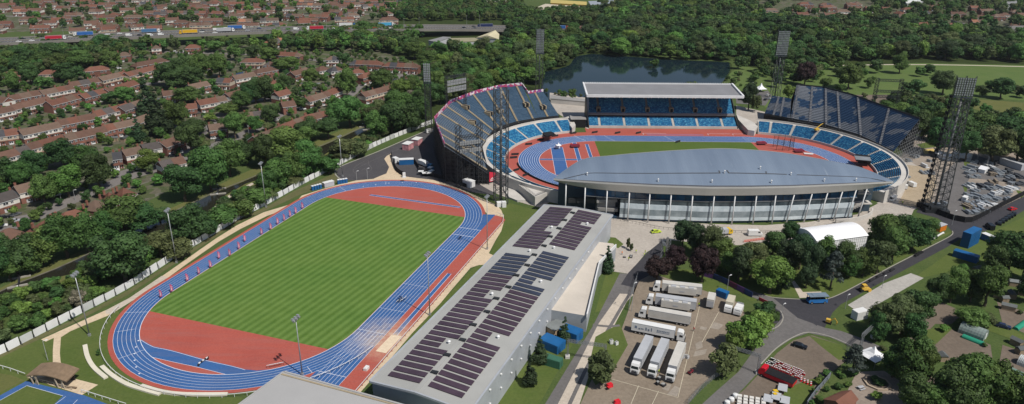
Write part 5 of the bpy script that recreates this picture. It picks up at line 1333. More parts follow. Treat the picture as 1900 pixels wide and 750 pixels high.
# every model is 10 m tall and about 8 m wide (broad), 10 m x 3.6 m (cone), 10 m x 6 m (tier)
GEO = [leafy(100+i, 4.0+.25*(i % 2), 4.5, 5.3, 18+2*i, 4600, .40) for i in range(6)]
GEO_LOW = [leafy(200+i, 4.3, 4.5, 5.2, 14, 900, .78) for i in range(4)]
GEO_SHRUB = [leafy(300+i, 4.4, 4.3, 5.0, 14, 1700, .66) for i in range(3)]
GEO_CONE = [leafy(400+i, 1.9, 8.2, 1.2, 12, 2600, .38, 'cone') for i in range(2)]
GEO_TIER = [leafy(500+i, 3.6, 6.2, 3.0, 8, 2200, .45, 'tier', .5) for i in range(2)]
TRUNK = [trunk_mesh(i, 3.6, .30) for i in range(3)]; TRUNK_C = trunk_mesh(9, 3.5, .2, 0); TRUNK_T = trunk_mesh(10, 7.5, .24, 0)
_cache = {}
def model(kind, var):
    """kind: (shape, colour)"""
    key = (kind, var)
    if key in _cache: return _cache[key]
    sh, colr = kind
    geo = {'broad': GEO, 'shrub': GEO_SHRUB, 'cone': GEO_CONE, 'tier': GEO_TIER}[sh]
    cm = crown_mesh('crown', geo[var % len(geo)], F_MAT[colr])
    tm = {'broad': TRUNK[var % 3], 'shrub': TRUNK[var % 3], 'cone': TRUNK_C, 'tier': TRUNK_T}[sh]
    _cache[key] = (cm, tm); return _cache[key]
TREES = []          # (x, y, height, width, shape, colour, where, manual)
def tree_px(u, vtop, vbot, wpx, colr='mid', shape='broad', where='', hk=1.0):
    g = G(u, vbot); h = height_for(g, vtop)*hk; w = wpx/scale_at((g.x, g.y, h/2))
    TREES.append((g.x, g.y, max(2.0, h), w, shape, colr, where, True)); FOOT.append((g.x, g.y, w*.42))
W_AV = 'on the avenue among the houses'
for t in [(275, 276, 316, 45, 'light'), (357, 224, 290, 58, 'dark'), (185, 283, 352, 64, 'dark'), (128, 304, 366, 58, 'light'), (85, 324, 382, 46, 'mid'), (15, 290, 345, 52, 'dark'), (68, 274, 335, 52, 'dark'), (120, 256, 312, 62, 'dark'), (160, 268, 312, 50, 'mid'), (-10, 318, 362, 40, 'mid'), (42, 300, 350, 40, 'mid'), (437, 206, 258, 44, 'mid'), (475, 213, 247, 32, 'mid'), (503, 192, 230, 40, 'dark'), (333, 183, 237, 46, 'mid'), (362, 222, 250, 46, 'dark'), (392, 208, 226, 28, 'light'), (350, 160, 190, 54, 'mid'), (392, 144, 167, 28, 'light'), (425, 190, 214, 46, 'mid'), (446, 205, 240, 40, 'mid'), (555, 176, 205, 34, 'mid'), (645, 122, 182, 46, 'mid'), (640, 92, 122, 24, 'dark'), (707, 129, 168, 46, 'mid'), (578, 124, 158, 34, 'mid'), (570, 150, 168, 32, 'mid'), (530, 104, 132, 48, 'mid'), (450, 168, 206, 40, 'mid'), (203, 167, 192, 36, 'dark'), (233, 158, 192, 46, 'mid')]:
    tree_px(*t[:4], t[4], 'broad', W_AV)
W_GR = 'in the clump in the middle of the houses'
for t in [(312, 112, 160, 46, 'dark'), (345, 98, 158, 58, 'dark'), (374, 96, 158, 48, 'mid'), (335, 124, 166, 56, 'dark'), (360, 120, 164, 50, 'dark'), (408, 98, 144, 36, 'mid'), (475, 142, 192, 46, 'dark'), (492, 138, 190, 46, 'dark'), (512, 148, 182, 30, 'light'), (530, 133, 176, 30, 'dark'), (462, 150, 196, 34, 'dark')]:
    tree_px(*t[:4], t[4], 'broad', W_GR)
for t in [(278, 134, 224, 40), (296, 162, 250, 46), (258, 216, 264, 32)]: tree_px(*t, 'pine', 'cone', 'between the terraces on the left')
W_BL = 'in the belt between motorway and terraces'
for t in [(440, 78, 112, 30, 'mid'), (470, 78, 110, 30, 'dark'), (500, 86, 114, 40, 'mid'), (495, 76, 94, 22, 'mid'), (150, 92, 130, 46, 'mid'), (115, 98, 130, 44, 'mid'), (82, 96, 128, 40, 'mid'), (125, 115, 153, 44, 'dark'), (145, 120, 150, 34, 'dark'), (58, 118, 158, 34, 'dark'), (25, 130, 172, 34, 'mid'), (85, 140, 165, 40, 'mid'), (100, 80, 118, 44, 'dark'), (40, 85, 120, 44, 'dark'), (10, 92, 125, 44, 'mid'), (192, 62, 95, 36, 'dark'), (175, 92, 122, 34, 'olive'), (196, 100, 126, 26, 'mid'), (230, 66, 94, 28, 'mid'), (275, 62, 92, 36, 'mid'), (265, 90, 108, 24, 'mid'), (303, 68, 95, 34, 'mid'), (322, 62, 95, 24, 'olive'), (400, 70, 96, 38, 'mid'), (-12, 120, 175, 50, 'dark')]:
    tree_px(*t[:4], t[4], 'broad', W_BL)
W_CN = 'on the far bank of the canal'
for t in [(345, 300, 374, 78, 'dark'), (392, 274, 356, 68, 'mid'), (428, 258, 328, 62, 'mid'), (460, 258, 306, 46, 'dark'), (495, 246, 312, 52, 'dark'), (530, 233, 302, 90, 'mid'), (576, 216, 262, 54, 'dark'), (610, 216, 258, 50, 'dark'), (650, 176, 236, 64, 'mid'), (628, 186, 238, 50, 'mid'), (735, 168, 216, 46, 'mid'), (230, 364, 428, 96, 'mid'), (270, 378, 426, 72, 'dark'), (298, 384, 412, 44, 'dark'), (125, 398, 478, 86, 'mid'), (165, 394, 468, 70, 'mid'), (80, 425, 492, 80, 'mid'), (35, 428, 512, 76, 'dark'), (-6, 440, 530, 66, 'dark'), (200, 395, 452, 60, 'mid'), (58, 470, 508, 50, 'mid'), (20, 480, 522, 50, 'mid'), (560, 232, 270, 48, 'mid'), (688, 190, 232, 44, 'mid'), (705, 182, 222, 36, 'olive')]:
    tree_px(*t[:4], t[4], 'broad', W_CN)
W_CF = 'between the canal and the white fence'
for t in [(233, 424, 524, 108, 'dark'), (358, 378, 450, 80, 'dark'), (385, 400, 440, 46, 'dark'), (570, 258, 330, 60, 'mid'), (520, 290, 345, 60, 'mid'), (545, 280, 340, 52, 'mid'), (728, 185, 250, 60, 'dark'), (760, 190, 244, 50, 'dark'), (700, 205, 255, 46, 'mid'), (690, 195, 235, 50, 'olive'), (640, 252, 290, 56, 'olive'), (665, 258, 292, 46, 'olive'), (610, 290, 322, 50, 'mid'), (590, 270, 316, 36, 'olive'), (300, 425, 478, 60, 'olive'), (330, 440, 480, 60, 'olive'), (415, 380, 420, 70, 'mid'), (445, 365, 405, 60, 'mid'), (480, 345, 380, 60, 'mid'), (500, 315, 360, 50, 'mid'), (780, 175, 228, 44, 'mid')]:
    tree_px(*t[:4], t[4], 'broad' if t[2]-t[1] > 44 else 'shrub', W_CF)
tree_px(150, 538, 572, 34, 'blossom', 'shrub', W_CF)
tree_px(768, 166, 196, 34, 'blossom', 'shrub', W_CF)
# near the arena and the truck park
for t, w_ in (((1127, 456, 505, 27), 'beside the plaza steps'), ((1046, 588, 637, 27), 'beside the blue containers'), ((1001, 622, 674, 30), 'beside the arena wall left of the green container'), ((984, 660, 716, 28), 'on the lawn below the containers')):
    tree_px(*t, 'pine', 'cone', w_)
tree_px(1115, 655, 712, 62, 'olive', 'shrub', 'by the concrete track')
for t in [(1219, 474, 520, 50), (1252, 456, 500, 46), (1302, 452, 524, 54)]: tree_px(*t, 'copper', 'broad', 'behind the parked trucks')
W_ST = 'in the grove in front of the grandstand'
for t in [(1266, 408, 458, 38, 'pine'), (1290, 412, 470, 44, 'pine'), (1318, 420, 480, 50, 'olive'), (1340, 440, 492, 56, 'mid'), (1370, 452, 522, 50, 'pine'), (1392, 448, 515, 60, 'olive'), (1350, 468, 510, 48, 'mid'), (1428, 474, 544, 80, 'light'), (1432, 426, 476, 52, 'dark'), (1462, 440, 505, 54, 'pine'), (1482, 432, 500, 56, 'pine'), (1505, 452, 525, 50, 'pine'), (1528, 438, 498, 42, 'mid'), (1562, 448, 508, 52, 'dark'), (1575, 470, 515, 40, 'mid'), (1600, 462, 512, 48, 'mid'), (1625, 440, 508, 60, 'olive'), (1640, 396, 462, 76, 'mid'), (1668, 400, 462, 70, 'dark'), (1690, 402, 466, 72, 'dark'), (1712, 405, 452, 50, 'mid'), (1655, 420, 482, 60, 'mid'), (1465, 410, 452, 40, 'dark'), (1448, 500, 545, 36, 'pine'), (1495, 490, 535, 36, 'pine')]:
    tree_px(*t[:4], t[4], 'broad', W_ST)
tree_px(1540, 466, 536, 48, 'blue', 'tier', W_ST)
W_PK = 'at the edge of the truck park'
for t in [(1375, 580, 648, 62, 'light'), (1405, 568, 632, 60, 'light'), (1392, 598, 650, 56, 'light'), (1362, 610, 655, 44, 'light'), (1340, 634, 698, 66, 'olive'), (1418, 560, 592, 48, 'dark'), (1432, 572, 600, 30, 'mid')]:
    tree_px(*t[:4], t[4], 'shrub', W_PK)
W_AL = 'among the allotments on the right'
for t in [(1762, 494, 562, 46, 'mid'), (1738, 508, 562, 48, 'dark'), (1826, 486, 568, 68, 'mid'), (1800, 500, 560, 50, 'dark'), (1700, 534, 602, 66, 'dark'), (1668, 545, 612, 60, 'olive'), (1640, 562, 626, 62, 'olive'), (1625, 578, 632, 46, 'dark'), (1692, 580, 640, 50, 'dark'), (1800, 574, 608, 60, 'mid'), (1826, 580, 606, 40, 'olive'), (1680, 626, 716, 84, 'mid'), (1700, 640, 722, 60, 'mid'), (1655, 640, 700, 56, 'mid'), (1795, 655, 762, 108, 'mid'), (1840, 670, 768, 90, 'mid'), (1760, 680, 770, 80, 'dark'), (1880, 690, 780, 80, 'dark'), (1868, 426, 508, 80, 'dark'), (1840, 452, 512, 56, 'dark'), (1895, 440, 520, 60, 'dark'), (1905, 500, 560, 50, 'dark'), (1778, 488, 530, 30, 'light'), (1720, 640, 684, 28, 'olive'), (1690, 695, 760, 60, 'dark'), (1730, 715, 775, 60, 'mid')]:
    tree_px(*t[:4], t[4], 'broad', W_AL)
tree_px(1580, 640, 694, 52, 'blue', 'tier', W_AL)
W_YD = 'in the wood behind the construction yard'
for t in [(1735, 212, 288, 64, 'dark'), (1770, 208, 270, 60, 'dark'), (1800, 215, 262, 60, 'dark'), (1838, 232, 302, 76, 'olive'), (1885, 236, 300, 66, 'dark'), (1915, 240, 310, 60, 'dark'), (1860, 210, 268, 70, 'dark'), (1820, 205, 262, 60, 'mid'), (1712, 205, 258, 56, 'dark'), (1690, 195, 240, 50, 'dark'), (1890, 205, 262, 60, 'mid'), (1760, 198, 240, 54, 'mid'), (1668, 190, 225, 50, 'mid'), (1642, 186, 215, 46, 'mid'), (1725, 186, 225, 44, 'dark'), (1790, 240, 300, 50, 'dark')]:
    tree_px(*t[:4], t[4], 'broad', W_YD)
W_PR = 'standing on the park grass beyond the stadium'
for t in [(1573, 118, 166, 44, 'mid'), (1625, 107, 136, 30, 'dark'), (1668, 94, 137, 30, 'mid'), (1722, 117, 140, 24, 'dark'), (1705, 122, 142, 22, 'mid'), (1700, 141, 174, 32, 'dark'), (1748, 128, 176, 44, 'olive'), (1855, 142, 184, 42, 'dark'), (1822, 152, 180, 30, 'olive'), (1610, 141, 164, 20, 'mid'), (1897, 156, 182, 24, 'dark'), (1530, 140, 164, 22, 'mid'), (1592, 112, 140, 28, 'mid'), (1680, 150, 172, 26, 'dark')]:
    tree_px(*t[:4], t[4], 'broad', W_PR)
tree_px(1463, 154, 184, 28, 'light', 'shrub', 'behind the east temporary stand')
tree_px(1492, 114, 160, 38, 'copper', 'broad', 'behind the east temporary stand')
tree_px(1388, 150, 204, 32, 'pine', 'broad', 'beside the roofed stand')
tree_px(1400, 172, 208, 26, 'olive', 'broad', 'beside the roofed stand')
for t in [(1280, 145, 175, 24), (1062, 162, 186, 18), (1045, 166, 186, 14)]: tree_px(*t, 'mid', 'broad', 'on the lake shore behind the roofed stand')
tree_px(1213, 106, 126, 18, 'mid', 'shrub', 'on the islet in the lake')
for t in [(1238, 78, 110, 34), (1150, 70, 104, 40), (1155, 84, 104, 26)]: tree_px(*t, 'light', 'broad', 'on the far shore of the lake')

# fills
def clear(x, y, pad=0):
    return all((x-a)**2+(y-b)**2 > (r+pad)**2 for a, b, r in FOOT)
def fill(poly, step, hr, wr, kinds, where, seed, prob=1.0, shape='broad', pad=1.0, avoid=()):
    rng = random.Random(seed); g = [G(u, v) for u, v in poly]
    x0, x1 = min(p.x for p in g), max(p.x for p in g); y0, y1 = min(p.y for p in g), max(p.y for p in g)
    pl = [(p.x, p.y) for p in g]; n = 0
    y = y0
    av = [[(G(*q).x, G(*q).y) for q in a] for a in avoid]
    while y < y1:
        x = x0
        while x < x1:
            px, py = x+rng.uniform(-.42, .42)*step, y+rng.uniform(-.42, .42)*step
            if in_poly(px, py, pl) and rng.random() < prob and clear(px, py, pad) and not any(in_poly(px, py, a) for a in av):
                h = rng.uniform(*hr); w = h*rng.uniform(*wr)
                TREES.append((px, py, h, w, shape, rng.choice(kinds), where, False)); n += 1
            x += step
        y += step*.9
    return n
# gardens of the suburb
fill([(-60, 500), (110, 420), (250, 372), (330, 335), (440, 282), (560, 228), (650, 198), (690, 195), (770, 150), (765, 122), (690, 100), (560, 92), (300, 92), (-60, 110)], 9.0, (2.2, 7.0), (.75, 1.1), ['mid', 'mid', 'dark', 'olive', 'light'], 'in the back gardens of the estate', 1, .9, 'shrub', -.6)
# undergrowth between canal and fence
fill([(-30, 660), (130, 588), (330, 470), (500, 374), (620, 308), (700, 264), (800, 226), (780, 205), (700, 240), (600, 300), (500, 335), (400, 392), (330, 432), (250, 470), (130, 520), (60, 545), (-30, 580)], 4.6, (3.0, 6.2), (1.0, 1.4), ['mid', 'olive', 'olive', 'mid', 'light', 'dark'], 'in the thicket by the white fence', 2, .97, 'shrub', -3.0)
# woods left of the lake
fill([(800, 218), (835, 200), (900, 178), (965, 162), (1000, 168), (1004, 135), (1054, 118), (1076, 98), (1010, 92), (930, 92), (900, 100), (800, 98), (720, 66), (560, 80), (500, 98), (640, 96), (720, 100), (785, 118), (795, 150), (775, 165), (740, 180), (760, 205)], 10.5, (8, 18), (.7, 1.15), ['mid', 'mid', 'dark', 'olive', 'mid', 'light', 'dark'], 'in the wood left of the lake', 3, .93, 'broad', -2, avoid=([(790, 82), (930, 76), (935, 60), (800, 62)],))
# woods north and east of the lake
fill([(1056, 116), (1076, 98), (1100, 97), (1140, 100), (1270, 108), (1352, 112), (1362, 125), (1375, 112), (1420, 128), (1470, 124), (1530, 118), (1700, 112), (1905, 118), (1960, 100), (1960, 66), (1760, 62), (1600, 46), (1480, 50), (1380, 40), (1200, 0), (1120, 26), (1112, 60), (1090, 74), (1010, 70), (1000, 84)], 11, (10, 20), (.66, 1.15), ['mid', 'mid', 'dark', 'olive', 'dark', 'dark', 'light', 'pine'], 'in the wood beyond the lake', 4, .95, 'broad', -2, avoid=([(1690, 62), (1900, 76), (1900, 40), (1750, 34)],))
fill([(1110, 10), (1220, -20), (1420, -30), (1960, -30), (1960, 62), (1700, 52), (1560, 46), (1400, 42), (1200, 14)], 14, (9, 15), (.75, 1.0), ['mid', 'dark', 'olive', 'mid'], 'among the far houses at the upper right', 5, .60, 'broad', 4, avoid=([(1420, 50), (1600, 48), (1600, 30), (1500, 30)], [(1440, 24), (1620, 24), (1620, 2), (1440, 2)]))
# beyond the motorway
fill([(-100, 58), (130, 54), (480, 44), (720, 38), (760, 0), (780, -40), (-180, -40)], 14, (6, 13), (.7, 1.05), ['mid', 'dark', 'olive', 'mid', 'light'], 'among the houses beyond the motorway', 6, .52, 'broad', 1.5)
fill([(720, 40), (1000, 40), (1120, 26), (1130, 6), (960, 2), (920, 12), (780, -30), (740, 20)], 9.5, (9, 14), (.75, 1.0), ['mid', 'mid', 'dark', 'olive'], 'in the wood along the motorway', 7, .95, 'broad', -2, avoid=([(975, 28), (1110, 24), (1110, -10), (960, -10)],))
fill([(940, 76), (1000, 70), (1000, 42), (940, 40)], 9.5, (9, 14), (.75, 1.0), ['mid', 'dark', 'pine'], 'in the wood along the motorway', 17, .95, 'broad', -2)
fill([(-60, 108), (300, 88), (480, 86), (560, 78), (720, 64), (790, 62), (790, 70), (700, 98), (560, 90), (300, 98), (-60, 135)], 10.5, (7, 12.5), (.75, 1.05), ['mid', 'mid', 'dark', 'olive', 'light'], W_BL, 8, .70, 'broad', .5)
fill([(-60, 88), (40, 86), (240, 78), (250, 96), (205, 124), (120, 128), (60, 142), (-60, 152)], 10, (9, 14), (.8, 1.1), ['mid', 'mid', 'dark', 'olive'], W_BL, 18, .9, 'broad', -1)
fill([(490, 66), (700, 60), (780, 62), (780, 76), (700, 90), (500, 84)], 10, (10, 15), (.8, 1.05), ['mid', 'mid', 'dark', 'olive', 'light'], W_BL, 19, .9, 'broad', -1)
fill([(1640, 216), (1700, 222), (1720, 244), (1905, 300), (1960, 310), (1960, 232), (1860, 222), (1800, 204), (1700, 190), (1630, 195)], 10, (7, 11), (.8, 1.1), ['dark', 'dark', 'mid', 'olive'], W_YD, 9, .55, 'broad', -2)
fill([(1690, 520), (1905, 500), (1905, 760), (1600, 760), (1620, 640)], 9, (1.2, 3.2), (1.0, 1.5), ['mid', 'olive', 'light', 'dark'], 'in the allotment plots', 10, .34, 'shrub', 0)
fill([(1230, 470), (1330, 455), (1420, 462), (1500, 448), (1640, 450), (1560, 505), (1440, 545), (1330, 510), (1250, 500)], 8, (3, 7), (.9, 1.2), ['mid', 'dark', 'olive'], W_ST, 12, .35, 'shrub', -3)
fill([(1520, 700), (1560, 676), (1585, 690), (1560, 757), (1480, 757)], 3.5, (1.5, 2.6), (1.1, 1.5), ['light', 'mid'], 'in the hedge by the dirt lot', 13, .9, 'shrub', -3)
fill([(1480, 180), (1560, 172), (1640, 182), (1700, 182), (1720, 186), (1640, 196), (1560, 186)], 8, (2, 4.5), (1, 1.4), ['olive', 'mid', 'dark'], 'along the park boundary', 14, .5, 'shrub', 0)
fill([(1010, 176), (1090, 182), (1090, 176), (1010, 170)], 6, (2, 4), (1, 1.3), ['mid', 'olive'], 'on the lake shore behind the roofed stand', 15, .5, 'shrub', 0)
fill([(180, 600), (200, 660), (260, 715), (240, 722), (180, 670), (165, 610)], 6, (1.5, 2.6), (.5, .7), ['mid'], 'in the row of saplings beside the benches', 16, .35, 'shrub', 0)

fill([(1008, 130), (1030, 125), (1055, 117), (1063, 106), (1072, 100), (1097, 96), (1140, 99), (1207, 104), (1270, 108), (1323, 110), (1353, 112), (1353, 115), (1323, 113.2), (1270, 111.2), (1207, 107.2), (1140, 102.2), (1097, 99.2), (1070, 104), (1063, 111), (1055, 121), (1030, 129), (1010, 134)], 6, (5, 11), (.9, 1.3), ['mid', 'dark', 'olive', 'light'], 'on the far shore of the lake', 22, .95, 'broad', -3)
fill([(1000, 28), (1112, 24), (1108, 49), (1000, 49)], 10, (10, 15), (.8, 1.05), ['mid', 'dark', 'olive'], 'in the wood along the motorway', 23, .95, 'broad', -2)
fill([(1470, 150), (1550, 128), (1640, 130), (1600, 176), (1500, 182)], 14, (4, 10), (.8, 1.1), ['mid', 'dark', 'olive'], 'standing on the park grass beyond the stadium', 24, .35, 'broad', 0)
fill([(1372, 112), (1470, 116), (1570, 114), (1560, 134), (1500, 160), (1440, 172), (1392, 158), (1372, 132)], 10, (7, 14), (.8, 1.05), ['mid', 'dark', 'olive', 'dark'], 'standing on the park grass beyond the stadium', 27, .6, 'broad', -1, avoid=([(1384, 150), (1425, 150), (1425, 176), (1384, 176)],))
fill([(1640, 184), (1800, 196), (1905, 226), (1960, 240), (1960, 262), (1780, 250), (1650, 215)], 8.5, (6, 11), (.8, 1.1), ['dark', 'dark', 'mid', 'olive'], W_YD, 28, .8, 'broad', -2)
fill([(1740, 158), (1905, 165), (1905, 186), (1790, 180)], 11, (3, 8), (.9, 1.3), ['olive', 'dark', 'mid'], 'standing on the park grass beyond the stadium', 25, .45, 'broad', 0)
fill([(1340, 150), (1380, 130), (1420, 132), (1410, 160), (1370, 172)], 10, (3, 8), (.9, 1.2), ['olive', 'dark', 'mid'], 'beside the roofed stand', 26, .4, 'broad', 0)
NAME = {'broad': 'broadleaf_tree', 'shrub': 'shrub', 'cone': 'conifer_tree', 'tier': 'cedar_tree'}
ADJ = {'mid': 'mid green', 'dark': 'dark green', 'light': 'bright green', 'olive': 'olive green', 'copper': 'copper purple', 'pine': 'blackish green', 'blue': 'blue grey', 'blossom': 'cream blossoming'}
def px_size(t):
    s = scale_at((t[0], t[1], t[2]/2)); return s*t[2]*s*t[3]
solo, mass = [], []
by = {}
for t in TREES: by.setdefault(t[4], []).append(t)
for sh, L in by.items():
    L.sort(key=lambda t: (-t[7], -px_size(t)))
    cap = {'broad': 295, 'shrub': 290}.get(sh, 999)
    L2 = sorted(L, key=lambda t: -px_size(t))
    solo += L2[:cap]; mass += L2[cap:]
cnt = {}
for t in sorted(solo, key=lambda t: PX((t[0], t[1], 0))[0]):
    x, y, h, w, sh, colr, where, man = t
    k = (sh, colr, where); cnt[k] = cnt.get(k, 0)+1
tot_ = dict(cnt); cnt = {}
rng = random.Random(21)
for t in sorted(solo, key=lambda t: PX((t[0], t[1], 0))[0]):
    x, y, h, w, sh, colr, where, man = t
    k = (sh, colr, where); cnt[k] = cnt.get(k, 0)+1
    nm = {'broad': 'tree', 'shrub': 'bush', 'cone': 'conifer', 'tier': 'tiered conifer'}[sh]
    lab = '%s %s %s' % (ADJ[colr], nm, where)
    if tot_[k] > 1: lab += ', %s from the left' % nth(cnt[k])
    if len(lab.split()) > 16: lab = lab.replace('on the lake shore behind the roofed stand', 'on the lake shore').replace('in the wood behind the construction yard', 'behind the construction yard').replace('standing on the park grass beyond the stadium', 'on the park grass').replace('in the clump in the middle of the houses', 'in the clump amid the houses')
    r = thing(NAME[sh], lab, {'broad': 'tree', 'shrub': 'shrub', 'cone': 'conifer', 'tier': 'conifer'}[sh], (x, y, 0), rng.uniform(0, 2*PI), '%s %s' % ({'broad': 'trees', 'shrub': 'bushes', 'cone': 'conifers', 'tier': 'conifers'}[sh], where))
    wd = {'broad': 8.3, 'shrub': 8.8, 'cone': 3.9, 'tier': 7.2}[sh]
    r.scale = (w/wd*rng.uniform(.93, 1.07), w/wd*rng.uniform(.93, 1.07), h/10)
    cm, tm = model((sh, colr), rng.randrange(6))
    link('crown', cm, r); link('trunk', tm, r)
# the rest of the woods and garden bushes as masses
def mass_object(name, recs, low, label):
    col = bpy.data.collections.new(name+'_models'); cols = sorted({t[5] for t in recs}); idx = {}
    n = 0
    for c_ in cols:
        for vi in range(3):
            geo = (GEO_LOW if low else GEO_SHRUB)[vi % 3]
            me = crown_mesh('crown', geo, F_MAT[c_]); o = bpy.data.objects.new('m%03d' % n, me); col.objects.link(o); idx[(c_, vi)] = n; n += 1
    me = bpy.data.meshes.new(name); rng = random.Random(31)
    me.from_pydata([(t[0], t[1], 0) for t in recs], [], [])
    wd = 8.6 if low else 8.8
    sc, rot, vi = [], [], []
    for t in recs:
        sc += [t[3]/wd, t[3]/wd, t[2]/10]; rot += [0, 0, rng.uniform(0, 6.28)]; vi.append(idx[(t[5], rng.randrange(3))])
    for nme, ty, d in (('sc', 'FLOAT_VECTOR', sc), ('rot', 'FLOAT_VECTOR', rot)):
        a = me.attributes.new(nme, ty, 'POINT'); a.data.foreach_set('vector', d)
    a = me.attributes.new('vi', 'INT', 'POINT'); a.data.foreach_set('value', vi)
    o = bpy.data.objects.new(name, me); C.objects.link(o); o['kind'] = 'stuff'; o['label'] = label; o['category'] = 'vegetation'
    ng = bpy.data.node_groups.new(name+'_scatter', 'GeometryNodeTree')
    ng.interface.new_socket('Geometry', in_out='INPUT', socket_type='NodeSocketGeometry'); ng.interface.new_socket('Geometry', in_out='OUTPUT', socket_type='NodeSocketGeometry')
    N = ng.nodes.new; gi, go = N('NodeGroupInput'), N('NodeGroupOutput'); ip = N('GeometryNodeInstanceOnPoints'); ci = N('GeometryNodeCollectionInfo')
    ci.inputs['Collection'].default_value = col; ci.inputs['Separate Children'].default_value = True; ci.inputs['Reset Children'].default_value = True
    ip.inputs['Pick Instance'].default_value = True
    def at(nm, ty):
        a = N('GeometryNodeInputNamedAttribute'); a.data_type = ty; a.inputs['Name'].default_value = nm; return a.outputs['Attribute']
    K = ng.links.new
    K(gi.outputs[0], ip.inputs['Points']); K(ci.outputs[0], ip.inputs['Instance']); K(at('vi', 'INT'), ip.inputs['Instance Index'])
    e2r = N('FunctionNodeEulerToRotation'); K(at('rot', 'FLOAT_VECTOR'), e2r.inputs[0]); K(e2r.outputs[0], ip.inputs['Rotation']); K(at('sc', 'FLOAT_VECTOR'), ip.inputs['Scale'])
    K(ip.outputs[0], go.inputs[0])
    md = o.modifiers.new('scatter', 'NODES'); md.node_group = ng
    return o
mb_, ms_ = [t for t in mass if t[4] == 'broad'], [t for t in mass if t[4] == 'shrub']
if mb_: mass_object('woodland', mb_, True, 'distant mixed green woodland around the lake and motorway')
if ms_: mass_object('undergrowth', ms_, False, 'thick green undergrowth and small garden bushes')
print('TREES', len(TREES), 'solo', len(solo), 'mass', len(mb_), len(ms_))
# ------------------------------------------------------------------ vehicles
_pc = {}
def P(name, col, rough=.4, var=.08, **k):
    key = (name,)
    if key not in _pc: _pc[key] = M(name, col, rough, var, **k)
    return _pc[key]
M_TYRE = M('tyre_rubber', (.018, .018, .018), .85, .2)
M_HUB = M('wheel_hub', (.35, .35, .36), .4, .2, metal=.5)
M_WIND = M('windscreen_glass', (.015, .02, .025), .08, .2, spec=.6)
M_CHAS = M('chassis_black', (.025, .025, .028), .7, .3)
W_ = P('white_paint', (.66, .66, .65)); WD_ = P('dusty_white_paint', (.52, .50, .46), .6, .15); LG_ = P('light_grey_paint', (.40, .41, .43), .5, .12)
def wheel_mesh(r, w):
    b = MB(); b.tube((0, -w/2, 0), (0, w/2, 0), r, r, 14, 0); b.tube((0, -w/2-.02, 0), (0, w/2+.02, 0), r*.55, r*.55, 10, 1); return b.mesh('wheel', [M_TYRE, M_HUB])
WH_T, WH_C = wheel_mesh(.5, .3), wheel_mesh(.32, .2)
def wheels(r, xs, y, me, rad):
    for x in xs:
        for s in (-1, 1): w = link('wheel', me, r); w.location = (x, s*y, rad)
def cab(b, x0, mi=0, h=3.7, L=2.3):
    """tractor cab with its front at x0+L"""
    pr = [(x0, .7), (x0+L, .7), (x0+L, 1.7), (x0+L-.12, 2.2), (x0+L-.38, h-.75), (x0+L-.75, h-.1), (x0+.3, h), (x0, h-.1)]
    n = len(pr); w = 1.22
    b.add([(x, -w*(1 if z < 2.9 else .93), z) for x, z in pr]+[(x, w*(1 if z < 2.9 else .93), z) for x, z in pr], [tuple(range(n-1, -1, -1)), tuple(range(n, 2*n))]+[(i, (i+1) % n, n+(i+1) % n, n+i) for i in range(n)], mi)
def artic(label, g, rz, tc, cc, group, mark=None, pods=False, curtain=False, z=0.0):
    r = thing('articulated_lorry', label, 'lorry', (g[0], g[1], z), rz, group)
    b = MB(); b.box((-1.9, 0, 2.55), (13.4, 2.5, 2.85), 0)
    for x in (-8.62, 4.82): b.box((x, 0, 2.55), (.06, 2.54, 2.9), 1)
    for s in (-1, 1): b.box((-1.9, s*1.26, 3.95), (13.4, .05, .12), 1); b.box((-1.9, s*1.26, 1.16), (13.4, .05, .14), 1)
    if curtain:
        for k in range(12): b.box((-8+1.1*k, -1.265, 2.5), (.05, .03, 2.6), 1); b.box((-8+1.1*k, 1.265, 2.5), (.05, .03, 2.6), 1)
    b.build('trailer', [tc, LG_], r)
    b = MB(); b.box((-1, 0, .95), (15.5, 1.0, .3)); b.box((-1, 0, .75), (3.5, 2.3, .5)); b.box((6.4, 0, .6), (3.4, 2.2, .45)); b.build('chassis', M_CHAS, r)
    b = MB(); cab(b, 5.6); b.build('cab', cc, r)
    b = MB(); b.face([(7.80, -1.08, 2.15), (7.80, 1.08, 2.15), (7.56, 1.02, 2.95), (7.56, -1.02, 2.95)])
    for s in (-1, 1): b.box((6.9, s*1.215, 2.35), (1.0, .05, .7))
    b.build('windscreen', M_WIND, r)
    b = MB(); b.box((7.92, 0, 1.15), (.06, 1.6, .45)); b.box((7.92, 0, 1.65), (.06, 1.3, .14)); b.build('grille', M_CHAS, r)
    wheels(r, (-7.2, -5.9, -4.6, 4.4, 6.9), 1.05, WH_T, .5)
    if mark: b = MB(); mark(b); b.build('livery', P('livery_grey', (.16, .2, .27)), r)
    if pods:
        b = MB(); b.box((-2, 1.9, 2.4), (9.5, 1.4, 2.5), 0); b.box((-2, 2.63, 2.2), (1.6, .04, .5), 1)
        for k in range(3): b.box((-5+3*k, 1.9, 3.72), (1.7, 1.1, .3), 1)
        b.build('side_pod', [WD_, LG_], r)
    return r
